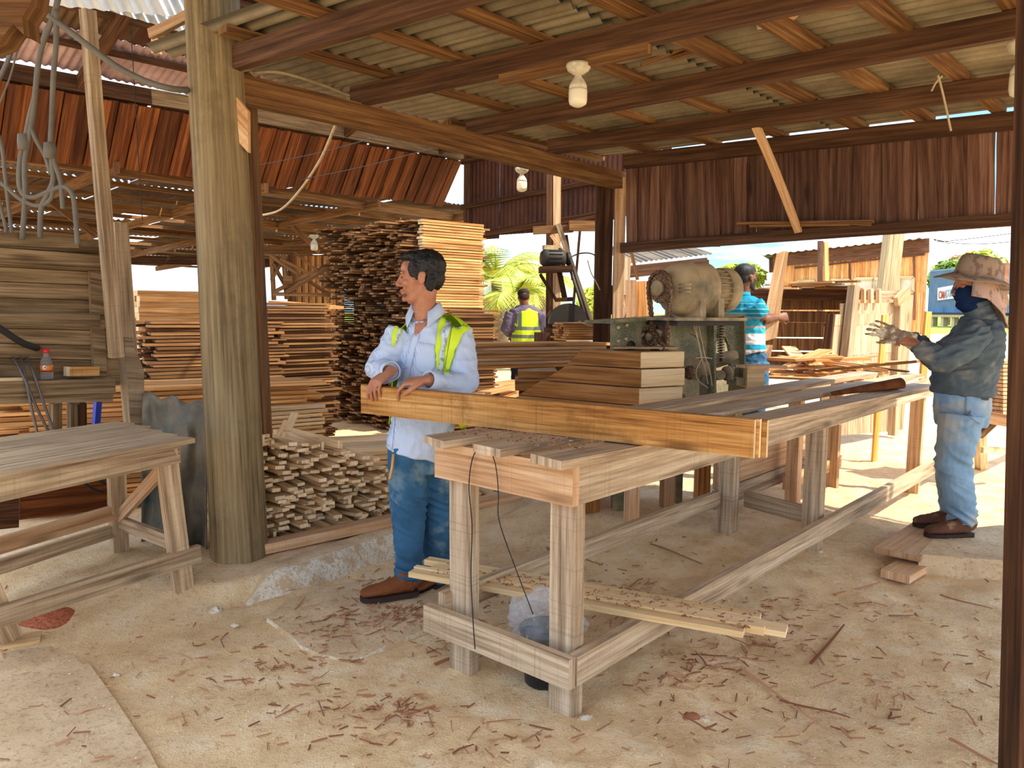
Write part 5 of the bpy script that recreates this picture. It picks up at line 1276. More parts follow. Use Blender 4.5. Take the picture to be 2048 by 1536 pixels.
# right foreground post
a, b_ = AY(2046, 1560, 1.9), AY(2092, -20, 1.9)
tag(board('square_post', a + (a-b_)*.35, b_, .085, .08, M_['darkwood'], None, up=(0, -1, 0), seg=5, warp=.002), 'dark brown timber post cut by the right edge in the foreground', 'post')
# ------------------------------------------------------------ slab bin beyond the bench
RC = AZ(1792, 868, .02); RAZ = 50.0
def Qr(x, y, o=0.0): return AV(x, y, RC + azv(RAZ+90)*o, RAZ)
binn = thing('slab_bin', 'weathered board bin full of offcuts beyond the bench', 'bin', RC)
nr = -azv(RAZ+90)
for i, (tl, tr, br, bl_) in enumerate((((1684, 607), (1798, 605), (1796, 627), (1684, 629)), ((1662, 629), (1796, 627), (1793, 648), (1660, 652)), ((1652, 653), (1793, 648), (1786, 704), (1650, 712)), ((1648, 713), (1786, 705), (1782, 760), (1645, 768)), ((1645, 769), (1782, 761), (1780, 812), (1643, 822)), ((1643, 823), (1790, 813), (1790, 862), (1643, 874)))):
    mb = MB(); mb.poly([Qr(*q) for q in (tl, bl_, br, tr)], .025, nr); mb.build('side_board', M_['greywood'], binn)
for (x0, y0, x1, y1, w, o, m_) in ((1786, 870, 1798, 600, .10, .03, 'greywood'), (1686, 770, 1708, 572, .115, .06, 'greywood'), (1648, 760, 1662, 628, .04, .05, 'darkwood')):
    board('bin_post', Qr(x0, y0, o), Qr(x1, y1, o), w, .08, M_[m_], binn, up=azv(RAZ+90))
board('top_rail', Qr(1700, 590, -.02), Qr(1805, 590, -.02), .05, .10, M_['greywood'], binn)
for x in (1727, 1741, 1757): board('rail_block', Qr(x, 606, .04), Qr(x, 578, .04), .045 if x != 1741 else .06, .04, M_['tanwood'], binn, up=azv(RAZ+90))
board('rail_block', Qr(1792, 604, .06), Qr(1816, 580, .06), .11, .05, M_['tanwood'], binn, up=azv(RAZ+90))
# back wall of the bin
BC = Qr(1690, 640, -.05); BW_ = -50.0
def Qb(x, y, o=0.0): return AV(x, y, BC + V3(0, 1, 0)*o + V3(0, .4, 0), 122)
for i, (y0, y1, yy0, yy1) in enumerate(((581, 600, 580, 600), (601, 619, 601, 619), (621, 642, 623, 645), (643, 673, 646, 674), (675, 698, 678, 702), (701, 735, 706, 735))):
    mb = MB(); mb.poly([Qb(1440, y0), Qb(1440, y1+.6), Qb(1700, yy1+.6), Qb(1700, yy0)], .02, (.6, .8, 0)); mb.build('back_board', M_['plankdark' if i else 'darkwood'], binn)
board('top_beam', Qb(1420, 590, -.1), Qb(1706, 588, -.1), .08, .14, M_['darkwood'], binn)
# a mess of slabs: inside and on top
rr = random.Random(4)
fl = Qb(1600, 735, -.7)
for i in range(46):
    px = rr.uniform(1500, 1640); py = rr.uniform(712, 760); Y = rr.uniform(6.7, 7.9)
    a = AY(px, py, Y); a.z = max(.45, a.z); ang = rr.uniform(-60, 80); ln = rr.uniform(.35, .9); d = Vector((math.cos(math.radians(ang)), math.sin(math.radians(ang)), rr.uniform(-.12, .16)))
    tag(board('slab_offcut', a, a+d*ln, rr.uniform(.07, .15), rr.uniform(.012, .03), M_[rr.choice(('plank', 'tanwood', 'plankdark', 'plank'))], None, rng=rr, wane=.1), 'brown slab offcut in the loose heap inside the bin', 'offcut', 'slab offcuts in the bin')
for i in range(11):
    px = rr.uniform(1500, 1660); a = Qb(px, 581-rr.uniform(0, 6), -.15-rr.uniform(0, .2)); d = Vector((rr.uniform(.4, .9), rr.uniform(-.6, .1), rr.uniform(-.03, .03)))
    tag(board('slab_offcut', a+V3(0, 0, .01*i*.6), a+d*rr.uniform(.5, .9)+V3(0, 0, .01*i*.6), rr.uniform(.10, .18), .018, M_[rr.choice(('plank', 'tanwood', 'plankdark'))], None, rng=rr), 'flat slab offcut lying on the top beam of the bin', 'offcut', 'slab offcuts on the bin beam')
fl = G(1600, 800); mb = MB(); 
# weathered pale posts outside
def outpost(x0, y0, x1, y1, wpx, Y, m_, lab):
    a = AY(x1, y1, Y); g_ = gz(a.x, a.y); b_ = AY(x0, y0, Y); d = (a-b_); k = (g_-.1-b_.z)/d.z
    return tag(board('post', b_ + d*k, b_, wpx/F*Y, wpx/F*Y*.8, M_[m_], None, up=(0, -1, 0), seg=4, warp=.01), lab, 'post')
outpost(1789, 462, 1772, 600, 31, 10.2, 'palepost', 'thick pale weathered post standing behind the bin')
outpost(1812, 590, 1800, 740, 22, 9.6, 'palepost', 'knotty pale post at the right corner of the bin')
outpost(1641, 482, 1640, 580, 9, 24, 'wallwood', 'thin reddish post in front of the orange plank shed, left of two')
outpost(1652, 484, 1652, 580, 8, 24, 'shedwood', 'thin orange post in front of the orange plank shed, right of two')
# slatted batten pack on its stand at the far right
SPn = thing('batten_pack', 'tidy pack of stacked battens on a timber stand behind the man in the sun hat', 'batten pack', Vector((AY(1990, 800, 6.6).x, 6.6, 0)))
for i in range(14):
    y0 = 722 + i*7.6
    a, b_ = AY(1966, y0, 6.5), AY(2042, y0+.5, 6.7)
    board('batten', a, b_, .35, .026, M_['tanwood'], SPn)
board('bearer', AY(1950, 830, 6.45), AY(2045, 846, 6.3), .07, .10, M_['tanwood'], SPn); board('bearer', AY(2026, 838, 6.2), AY(2040, 838, 6.2), .09, .12, M_['plankdark'], SPn)
board('stand_leg', G(2034, 905), AY(2034, 845, 6.4), .07, .07, M_['tanwood'], SPn, up=(0, -1, 0)); board('stand_brace', AY(1958, 872, 6.4), AY(1998, 835, 6.4), .05, .05, M_['plankdark'], SPn)
board('stand_leg', G(1962, 935), AY(1958, 835, 6.4), .08, .07, M_['palepost'], SPn, up=(0, -1, 0)); board('stand_rail', AY(1964, 900, 6.35), AY(2040, 902, 6.4), .04, .05, M_['palepost'], SPn)
# ------------------------------------------------------------ orange plank shed
SD = AY(1850, 652, 27.0); SAZ = 134.0
def Qs(x, y, o=0.0): return AV(x, y, SD + azv(SAZ+90)*o, SAZ)
sn_ = azv(SAZ+90); 
shed = thing('plank_shed', 'long orange plank shed with lean roof and a row of wired windows in the yard', 'shed', Vector((SD.x, SD.y, gz(SD.x, SD.y))))
def top_at(x): return 512 - (x-1540)*.1035
back_ = azv(24.0); rr = random.Random(6); x = 1548; gzs = gz(SD.x, SD.y)
nsh = -azv(SAZ+90) if azv(SAZ+90).y < 0 else azv(SAZ+90)
while x < 1856:
    w = rr.uniform(4.5, 6.5); x2 = min(x+w, 1858)
    a, b_ = Qs(x, top_at(x)+5), Qs(x2-.35, top_at(x2)+5)
    band = [(a, b_)]
    def col(z0a, z0b, z1): 
        mb = MB(); q = [Vector((a.x, a.y, z0a)), Vector((a.x, a.y, z1)), Vector((b_.x, b_.y, z1)), Vector((b_.x, b_.y, z0b))]; off = nsh*rr.uniform(0, .03)
        mb.poly([p_+off for p_ in q], .03, nsh); mb.build('plank', M_['shedwood'], shed)
    ya = Qs(x, top_at(x)+30).z; yb = Qs(x2, top_at(x2)+30).z
    winx = (1598 < x < 1632) or (1662 < x < 1700) or (1712 < x < 1765) or (1798 < x < 1828)
    col(a.z, b_.z, Qs(x, 563).z)
    if not winx: col(Qs(x, 563).z, Qs(x, 563).z, Qs(x, 585).z)
    col(Qs(x, 585).z, Qs(x, 585).z, gz(a.x, a.y)-.2)
    x = x2
board('fascia', Qs(1548, top_at(1548)+10, .0)+(-nsh)*.08, Qs(1860, top_at(1860)+12)+(-nsh)*.08, .05, .5, M_['wallwood'], shed)
a, b_ = Qs(1540, 513)-nsh*.8, Qs(1868, 479)-nsh*.8
mb = MB(); sheet_mesh(mb, a, (b_-a).normalized(), back_, (b_-a).length, 5, pitch=.3, amp=.03, n=4, N_=(0, 0, 1)); mb.build('roof_sheet', M_['sheetlow'], shed)
a, b_ = Qs(1850, 485), Qs(1850, 655); mb = MB(); e_ = back_*4
mb.poly([a, a+e_, Vector((a.x+e_.x, a.y+e_.y, gzs-.2)), Vector((a.x, a.y, gzs-.2))], .05, azv(SAZ+180)); mb.build('end_wall', M_['shedwood'], shed)
mb = MB(); mb.poly([Qs(1538, 515), Qs(1538, 545), Qs(1549, 545), Qs(1549, 513)], .1, nsh); mb.build('eave_end', M_['darkwood'], shed)
t = NT('wired_window', .5, .3); t.col(t.ramp(t.noise(t.obj(), 3, 4), [(.3, lin('b9b09a')), (.7, lin('ded6c2'))])); M_['mesh'] = t.m
for wi_, (x0, x1, y0, y1) in enumerate(((1596, 1630, 562, 586), (1663, 1700, 560, 586), (1711, 1747, 557, 585), (1748, 1767, 557, 585), (1799, 1828, 555, 584))):
    mb = MB(); mb.poly([Qs(x0, y0), Qs(x0, y1), Qs(x1, y1), Qs(x1, y0)], .02, nsh); o = mb.build('window', M_['mesh'], shed)
    for (p, q_) in (((x0, y0), (x1, y0)), ((x0, y1), (x1, y1)), ((x0, y0), (x0, y1)), ((x1, y0), (x1, y1))):
        bar_ = board('window_frame', Qs(*p)-nsh*.04, Qs(*q_)-nsh*.04, .09, .06, M_['palepost'], o, up=-nsh)
board('door_edge', Qs(1700, top_at(1700)+30)-nsh*.04, Qs(1700, 560)-nsh*.04, .06, .05, M_['wallwood'], shed, up=-nsh); board('door_edge', Qs(1829, top_at(1829)+30)-nsh*.04, Qs(1829, 640)-nsh*.04, .06, .05, M_['wallwood'], shed, up=-nsh)
board('lintel', Qs(1590, top_at(1590)+29)-nsh*.04, Qs(1850, top_at(1850)+29)-nsh*.04, .06, .08, M_['wallwood'], shed, up=-nsh)
# ------------------------------------------------------------ blue shipping container on stilts
t = NT('container_blue', .5, .4); p = t.obj(); n = t.noise(p, 1.4, 5, .6); c = t.ramp(n, [(.3, lin('4a78ae')), (.7, lin('6f9bd0'))]); sp = t.n.new('ShaderNodeSeparateXYZ'); t.l.new(p, sp.inputs[0])
c = t.mix(t.math('MULTIPLY', t.g(sp.outputs[2], .9, .2), .5), c, lin('8a8f94')); t.col(c); M_['blue'] = t.m
KA, KB = AY(1855, 628, 47.0), AY(2006, 622, 40.0); zK = (KA.z+KB.z)/2
KA.z = KB.z = zK; kd = (KB-KA).normalized(); kn = Vector((-kd.y, kd.x, 0)); kn = kn if kn.y > 0 else -kn
zt_ = AY(2006, 530, 40.0).z; KL = (KB-KA).length
cont = thing('shipping_container', 'blue shipping container raised on wooden stilts across the yard', 'container', Vector((KB.x, KB.y, zK-.6)))
mb = MB(); b0 = 0; n_ = 44; amp = .12
for i in range(n_*4+1):
    s_ = KL*i/(n_*4); ph = i % 4; o_ = amp if ph in (1, 2) else 0; p_ = KA + kd*s_ + kn*o_
    mb.v.append(Vector((p_.x, p_.y, zK))); mb.v.append(Vector((p_.x, p_.y, zt_)))
for i in range(n_*4): q_ = i*2; mb.face((q_, q_+2, q_+3, q_+1), ((0, 0), (1, 0), (1, 1), (0, 1)), 0)
mb.build('long_wall', M_['blue'], cont)
mb = MB(); mb.poly([V3(KA.x, KA.y, zt_), V3(KB.x, KB.y, zt_), V3(KB.x, KB.y, zt_)+kn*2.4, V3(KA.x, KA.y, zt_)+kn*2.4], .08, (0, 0, 1)); mb.build('container_roof', M_['blue'], cont)
mb = MB(); mb.poly([V3(KA.x, KA.y, zK), V3(KB.x, KB.y, zK), V3(KB.x, KB.y, zK)+kn*2.4, V3(KA.x, KA.y, zK)+kn*2.4], -.15, (0, 0, 1)); mb.build('container_floor', M_['darkmetal'], cont)
mb = MB(); mb.poly([V3(KB.x, KB.y, zK), V3(KB.x, KB.y, zK)+kn*2.4, V3(KB.x, KB.y, zt_)+kn*2.4, V3(KB.x, KB.y, zt_)], .1, kd)
for j in range(6): a = V3(KB.x, KB.y, zK)+kn*(.25+.38*j)+kd*.1; bar(mb, a, a+V3(0, 0, zt_-zK), .12, .08, up=kd)
mb.build('end_wall', M_['blue'], cont)
M_['rust'] = plain('rusty_corner_post', 'a5705c', .8, .2, var=.3, scale=3)
for k_ in (0, 2.4): a = V3(KB.x, KB.y, zK)+kn*k_; board('corner_post', a, a+V3(0, 0, zt_-zK+.1), .22, .22, M_['rust'], cont, up=kd)
for s_ in np.linspace(.4, KL-.2, 7):
    for k_ in (.2, 2.1):
        a = KA + kd*s_ + kn*k_; board('stilt', V3(a.x, a.y, gz(a.x, a.y)-.1), V3(a.x, a.y, zK-.14), .28, .28, M_['palepost'], cont, up=kd)
board('skid', V3(KA.x, KA.y, zK-.2), V3(KB.x, KB.y, zK-.2), .2, .14, M_['cord'], cont)
M_['signwhite'] = plain('sign_white', 'e4e8ec', .5, .3, var=.02); M_['signred'] = plain('sign_red', 'd4493f', .5, .3, var=.02); M_['signblue'] = plain('sign_blue', '9fb2c9', .5, .3, var=.02)
def Qk(x, y, o=0.0): return AV(x, y, KA - kn*o, math.degrees(math.atan2(kd.x, kd.y)))
s0, s1, s2, s3 = Qk(1875, 576, .04), Qk(1875, 601, .04), Qk(1907, 597, .04), Qk(1908, 570, .04)
mb = MB(); mb.poly([s0, s1, s2, s3], .03, kn); mb.build('sign_panel', M_['signwhite'], cont)
def text(name, s, p0, xdir, ydir, h, mat, parent, wscale=1.0):
    cu = bpy.data.curves.new(name, 'FONT'); cu.body = s; cu.size = h*1.35; cu.extrude = .004; cu.offset = h*.02
    tmp = bpy.data.objects.new(name+'_t', cu); COL.objects.link(tmp)
    dg = bpy.context.evaluated_depsgraph_get(); me = bpy.data.meshes.new_from_object(tmp.evaluated_get(dg)); bpy.data.objects.remove(tmp)
    me.materials.clear(); me.materials.append(mat); me.name = name
    X = Vector(xdir).normalized(); Y = Vector(ydir).normalized(); Z = X.cross(Y); M = Matrix.Identity(4)
    for i, ax in enumerate((X*wscale, Y, Z)):
        for j in range(3): M[j][i] = ax[j]
    o = bpy.data.objects.new(name, me); return place(o, Matrix.Translation(p0) @ M, parent)
hs = (s0-s1).length
text('lettering', 'CMA', s1 + (s0-s1)*.16 + kd*.12 - kn*.03, kd, (0, 0, 1), hs*.62, M_['signred'], cont, .62)
text('lettering', 'CGM', s1 + (s2-s1)*.50 + (s0-s1)*.22 - kn*.03, kd, (0, 0, 1), hs*.58, M_['signblue'], cont, .62)
a = AY(2022, 586, 37); tag(board('leaning_pole', V3(AY(2038, 650, 36).x, 36, gz(12, 36)), AY(2020, 590, 37), .3, .12, M_['greywood']), 'grey board leaning on the end of the blue container', 'board')
# fence bits right of the container
tag(board('rail', AY(2030, 606, 34), AY(2060, 606, 34), .1, .15, M_['palepost']), 'pale rail at the right edge beyond the container', 'rail')
# ------------------------------------------------------------ trees, palms, hills
def leafmat(name, a, b, c_, tr=.35):
    t = NT(name, .6, .25); n = t.noise(t.obj(), 1.2, 4, .7); r = t.n.new('ShaderNodeAttribute'); r.attribute_name = 'prnd'
    f = t.math('ADD', t.math('MULTIPLY', n, .5), t.math('MULTIPLY', r.outputs['Fac'], .5)); t.col(t.ramp(f, [(.25, lin(a)), (.5, lin(b)), (.78, lin(c_))])); return t.m
M_['leafyellow'] = leafmat('yellow_green_leaves', '8a9a2c', 'c3cc48', 'e9ea78'); M_['leafgreen'] = leafmat('green_leaves', '4f6b2c', '86a046', 'b9c766'); M_['leafdark'] = leafmat('dark_green_leaves', '33502f', '55743f', '8ba35a')
M_['flower'] = plain('red_flower', 'd9604f', .6, .2, var=.15); M_['palmleaf'] = leafmat('palm_leaves', '90a53a', 'c9cf58', 'ece67a'); M_['trunk'] = plain('tree_trunk', '8f7f66', .9, .1, var=.25)
def foliage(mb, c_, r, n, leaf, rng, flat=.8):
    for i in range(n):
        d = Vector((rng.gauss(0, 1), rng.gauss(0, 1), rng.gauss(0, 1))).normalized(); rad = r*(rng.random()**.33)
        bump_ = 1+.35*noise.noise(d*2.3+Vector(c_)*.7)
        p_ = Vector(c_) + Vector((d.x*rad*bump_, d.y*rad*bump_, d.z*rad*flat*bump_)); n_ = (d + Vector((rng.gauss(0, .6), rng.gauss(0, .6), rng.gauss(0, .6)+.4))).normalized()
        X = n_.orthogonal().normalized(); Y = n_.cross(X); a = rng.uniform(0, 6.28); X, Y = X*math.cos(a)+Y*math.sin(a), Y*math.cos(a)-X*math.sin(a); s_ = leaf*rng.uniform(.6, 1.3); b = len(mb.v)
        mb.v += [p_-X*s_, p_-Y*s_*.45+n_*s_*.12, p_+X*s_, p_+Y*s_*.45+n_*s_*.12]; mb.cur = rng.random(); mb.face((b, b+1, b+2, b+3), ((0, 0), (0, 1), (1, 1), (1, 0)))
def tree(px0, px1, pytop, Y, lab, mat, leaf=.14, n=2600, cat='tree', blobs=9, seed=1, flowers=0, trunk=True, base_low=.35):
    rng = random.Random(seed); xl_, xr_ = AY(px0, pytop, Y).x, AY(px1, pytop, Y).x; zt2 = AY((px0+px1)/2, pytop, Y).z; cx_ = (xl_+xr_)/2; g_ = gz(cx_, Y); H = zt2-g_; Wd = (xr_-xl_)
    root = thing('tree' if cat == 'tree' else 'bush', lab, cat, (cx_, Y, g_))
    mb = MB(); mb.multi = True
    for i in range(blobs):
        rr_ = Wd*rng.uniform(.20, .32); cz_ = g_ + H*rng.uniform(base_low, .98) - rr_*.7; cxx = cx_ + (Wd*.5-rr_)*rng.uniform(-1, 1); k = 1-abs(cxx-cx_)/Wd
        cz_ = min(cz_, g_+H*(.55+.45*k)-rr_*.75); foliage(mb, (cxx, Y+rng.uniform(-.3, .3)*Wd, cz_), rr_, n//blobs, leaf, rng)
    mb.build('foliage', mat, root)
    if trunk:
        mb = MB()
        for i in range(4): mb.tube([(cx_, Y, g_-.2), (cx_+rng.uniform(-.05, .05)*Wd, Y, g_+H*.3), (cx_+rng.uniform(-.3, .3)*Wd, Y+rng.uniform(-.2, .2)*Wd, g_+H*.75)], [H*.035, H*.025, H*.008], 7)
        mb.build('trunk', M_['trunk'], root)
    if flowers:
        mb = MB()
        for i in range(flowers):
            a = rng.uniform(-1, 1); p_ = V3(cx_+a*Wd*.48, Y+rng.uniform(-.2, .2)*Wd, g_+H*(.93-.28*a*a)+rng.uniform(-.1, .25)); foliage(mb, p_, .22, 12, .13, rng); mb.tube([p_, p_-V3(0, 0, .8)], .015, 4)
        fo_ = mb.build('flowers', M_['flower'], root); fo_['kind'] = 'stuff'
    return root
tree(1428, 1552, 520, 34, 'rounded yellow-green tree behind the man in the striped shirt', M_['leafyellow'], leaf=.22, n=4200, seed=2, base_low=.3)
tree(1856, 1950, 516, 52, 'bushy green tree between the plank shed and the container', M_['leafgreen'], leaf=.28, n=4200, seed=3, base_low=.8)
tree(1885, 2008, 500, 56, 'tall spreading tree with red flowers above the container', M_['leafyellow'], leaf=.26, n=3000, seed=4, flowers=40, base_low=.85)
tree(2018, 2110, 545, 50, 'dark green tree right of the container', M_['leafdark'], leaf=.3, n=2600, seed=5)
tree(1150, 1215, 568, 30, 'low yellow bush seen past the saw rig', M_['leafyellow'], leaf=.16, n=1600, cat='bush', seed=6, trunk=False)
tree(985, 1060, 600, 26, 'green bush behind the man in the yellow vest', M_['leafgreen'], leaf=.14, n=1600, cat='bush', seed=7, trunk=False)
tree(1050, 1110, 590, 25, 'leafy green bush between the vest man and the saw rig', M_['leafyellow'], leaf=.14, n=1600, cat='bush', seed=8, trunk=False)
tree(520, 600, 600, 24, 'pale bush seen behind the hanging braces', M_['leafyellow'], leaf=.14, n=1400, cat='bush', seed=9, trunk=False)
def palm(px, pytop, py_base, Y, lab, seed, nf=17, fl=2.3):
    rng = random.Random(seed); crown = AY(px, pytop, Y); g_ = gz(crown.x, Y); root = thing('palm_tree', lab, 'palm', (crown.x, Y, g_))
    mb = MB(); mb.tube([(crown.x+.2, Y, g_-.1), (crown.x+.1, Y, (g_+crown.z)/2), tuple(crown)], [.18, .14, .11], 10); mb.build('trunk', M_['trunk'], root)
    for k in range(nf):
        az_ = 2*math.pi*k/nf + rng.uniform(-.2, .2); el = rng.uniform(.2, 1.35); L_ = fl*rng.uniform(.8, 1.1); h = Vector((math.cos(az_), math.sin(az_), 0)); mb = MB(); mb.multi = True; pts = []
        for i in range(13):
            s_ = i/12; e_ = el - 1.9*s_**1.4; pts.append((pts[-1] if pts else crown.copy()) + (h*math.cos(e_)+V3(0, 0, math.sin(e_)))*(L_/12) if i else crown.copy())
        mb.tube(pts, [.02-.0012*i for i in range(13)], 4)
        for i in range(1, 12):
            for sd_ in (-1, 1):
                for q in (0, .5):
                    p_ = pts[i].lerp(pts[i+1], q); d = (pts[i+1]-pts[i]).normalized(); s_ = (i+q)/12; ln = .55*math.sin(math.pi*min(.95, s_*.9+.1))+.08
                    sdv__ = d.cross(V3(0, 0, 1)).normalized()*sd_; tip = p_ + (sdv__*.75 + d*.55 + V3(0, 0, -.35))*ln; b = len(mb.v); mb.v += [p_-d*.025, p_+d*.025, tip]; mb.cur = rng.random(); mb.face((b, b+1, b+2), ((0, 0), (1, 0), (1, 1)))
        mb.build('frond', M_['palmleaf'], root)
palm(992, 560, 640, 17, 'tall palm right of the tallest plank stack', 1, 19, 1.5)
palm(1082, 572, 640, 19, 'smaller palm behind the saw rig post', 2, 15, 1.5)
palm(1030, 600, 640, 15.5, 'low palm above the man in the yellow vest', 3, 13, 1.1)
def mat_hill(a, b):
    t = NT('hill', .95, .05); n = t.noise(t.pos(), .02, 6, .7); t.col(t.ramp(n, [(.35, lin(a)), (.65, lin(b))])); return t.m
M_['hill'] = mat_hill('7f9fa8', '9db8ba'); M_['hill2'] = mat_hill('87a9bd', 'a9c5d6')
def hills(name, Yd, y0, amp, mat, x0, x1, seed, tree_amp):
    n_ = 260; mb = MB(); g_ = -8
    for i in range(n_+1):
        px = x0 + (x1-x0)*i/n_; h = y0 - amp*(noise.noise((px*.0022, seed, 0))+.4*noise.noise((px*.008, seed, 3))) - tree_amp*abs(noise.noise((px*.11, seed, 5))); p_ = AY(px, h, Yd)
        mb.v.append(V3(p_.x, Yd, p_.z)); mb.v.append(V3(p_.x*1.05, Yd*.86, g_)); mb.v.append(V3(p_.x, Yd*1.3, g_))
    for i in range(n_):
        q_ = i*3; mb.face((q_, q_+1, q_+4, q_+3), ((0, 0),)*4, 0, False); mb.face((q_, q_+3, q_+5, q_+2), ((0, 0),)*4, 0, False)
    o = mb.build(name, mat); o['kind'] = 'structure'; return o
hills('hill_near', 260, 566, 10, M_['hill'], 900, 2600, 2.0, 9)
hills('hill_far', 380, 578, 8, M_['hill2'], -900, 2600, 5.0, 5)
# power lines above the container
for i, pts in enumerate(([(1868, 479), (1920, 487), (1980, 487), (2060, 480)], [(1868, 480), (1900, 482), (2060, 462)], [(1868, 478), (1885, 484), (1900, 488)])):
    tag(wire('power_line', [AY(x, y, 27) for x, y in pts], .012, M_['wire']), ['lowest overhead wire right of the plank shed', 'upper overhead wire rising right of the plank shed', 'short loose wire at the shed roof corner'][i], 'wire')
# ------------------------------------------------------------ braces and slat wall far inside the store
br = thing('hanging_brace_frame', 'crossed timber brace frame hanging in the far lumber store', 'frame', AY(600, 600, 9.5))
for (x0, y0, x1, y1, w) in ((543, 508, 548, 600, .035), (567, 508, 574, 598, .035), (546, 588, 660, 590, .035), (541, 512, 660, 590, .035), (560, 518, 670, 572, .03), (548, 584, 660, 528, .035), (572, 585, 668, 530, .035), (588, 504, 668, 568, .02), (543, 560, 570, 512, .025), (546, 528, 570, 570, .025)):
    board('brace', AY(x0, y0, 9.4), AY(x1, y1, 9.5), .05, w*1.3, M_['roofwood'], br)
board('brace_block', AY(568, 560, 9.35), AY(586, 560, 9.35), .05, .09, M_['roofwood'], br)
sl_ = setting('wall_slat', AY(625, 620, 13.5))
rr = random.Random(12)
for i in range(22):
    x = 589 + i*4.6; a = AY(x, 512, 13.4+.03*i); board('slat', Vector((a.x, a.y, .3)), a, .036*1.05, .02, M_['plank' if i % 3 else 'plankdark'], sl_, up=(0, -1, 0))
board('slat_post', AY(582, 700, 13.2), AY(582, 510, 13.2), .09, .1, M_['darkwood'], sl_, up=(0, -1, 0))
board('slat_head', AY(520, 500, 13.2), AY(700, 498, 13.4), .08, .16, M_['roofwood'], sl_)
# ------------------------------------------------------------ people
from mathutils.bvhtree import BVHTree
def cloth(name, c, rough=.85, weave=0, stripe=None, var=.10, bump=.15, blotch=None):
    t = NT(name, rough, .15); o = t.obj(); n = t.noise(o, 6, 5, .6); cc = lin(c)
    col = t.mix(1.0, cc, t.ramp(n, [(.25, (1-var*1.6,)*3), (.75, (1+var*.7,)*3)]), 'MULTIPLY')
    if blotch: col = t.mix(t.g(t.noise(o, blotch[1], 4, .6), blotch[2], blotch[3]), col, lin(blotch[0]))
    t.col(col); t.bump(t.noise(o, 260, 2), bump, .001); return t
def skinmat(name, c, c2):
    t = NT(name, .5, .35); o = t.obj(); n = t.noise(o, 14, 4, .6); t.col(t.ramp(n, [(.3, lin(c2)), (.7, lin(c))])); t.b.inputs['Subsurface Weight'].default_value = .08; t.b.inputs['Subsurface Radius'].default_value = (.01, .004, .002); t.bump(t.noise(o, 180, 3), .12, .001); return t.m
M_['skin'] = skinmat('skin', 'c68a68', 'ab6c4d'); M_['skindark'] = skinmat('dark_skin', '8b5a3c', '6d432c')
t = NT('black_hair', .55, .35); n = t.noise(t.mapv(t.obj(), (60, 60, 14)), 1.0, 4, .7); t.col(t.ramp(n, [(.4, lin('0f0d0d')), (.7, lin('34302e'))])); t.bump(n, .8, .004); M_['hair'] = t.m
M_['eyedark'] = plain('eye_dark', '1b1310', .3, .5); M_['lip'] = plain('lip', 'a0604c', .5, .3)
def ell(mb, c, r, n=14, m_=10, M=None):
    b = len(mb.v); c = Vector(c); M = M or Matrix.Identity(3)
    for i in range(m_+1):
        th = math.pi*i/m_
        for j in range(n):
            ph = 2*math.pi*j/n; mb.v.append(c + M @ Vector((r[0]*math.sin(th)*math.cos(ph), r[1]*math.sin(th)*math.sin(ph), r[2]*math.cos(th))))
    for i in range(m_):
        for j in range(n): j2 = (j+1) % n; mb.face((b+i*n+j, b+(i+1)*n+j, b+(i+1)*n+j2, b+i*n+j2), ((0, 0),)*4, 0, True)
    return mb
def fuse(name, mb, mat, parent, vox=.005, smooth=6, disp=None, origin=None, cut=None):
    """union of the overlapping closed shapes as one skin"""
    me = bpy.data.meshes.new(name+'_raw'); me.from_pydata([tuple(v) for v in mb.v], [], mb.f); me.update()
    o = bpy.data.objects.new(name+'_raw', me); COL.objects.link(o)
    rm = o.modifiers.new('r', 'REMESH'); rm.mode = 'VOXEL'; rm.voxel_size = vox
    sm_ = o.modifiers.new('s', 'SMOOTH'); sm_.factor = .5; sm_.iterations = smooth
    dg = bpy.context.evaluated_depsgraph_get(); out = bpy.data.meshes.new_from_object(o.evaluated_get(dg)); bpy.data.objects.remove(o)
    out.name = name; n = len(out.vertices)
    if disp:
        co = np.empty(n*3, np.float32); no = np.empty(n*3, np.float32); out.vertices.foreach_get('co', co); out.vertices.foreach_get('normal', no); co = co.reshape(-1, 3); no = no.reshape(-1, 3)
        d = np.array([disp(Vector(p), Vector(q)) for p, q in zip(co.tolist(), no.tolist())], np.float32)
        co += no*d[:, None]; out.vertices.foreach_set('co', co.ravel())
    if cut:
        bm = bmesh.new(); bm.from_mesh(out); bmesh.ops.delete(bm, geom=[f for f in bm.faces if cut(f.calc_center_median())], context='FACES'); bm.to_mesh(out); bm.free()
    out.materials.clear(); out.materials.append(mat); out.polygons.foreach_set('use_smooth', [True]*len(out.polygons))
    Wm = WM[parent] if parent else Matrix.Identity(4); out.transform(Wm.inverted()); out.update()
    return place(bpy.data.objects.new(name, out), Wm.copy(), parent)
def limb(mb, pts, rad, n=14): return mb.tube(pts, rad, n)
def basis3(fwd, up=(0, 0, 1)):
    Y = Vector(fwd).normalized(); X = Y.cross(Vector(up)).normalized(); Z = X.cross(Y); return Matrix((X, Y, Z)).transposed()
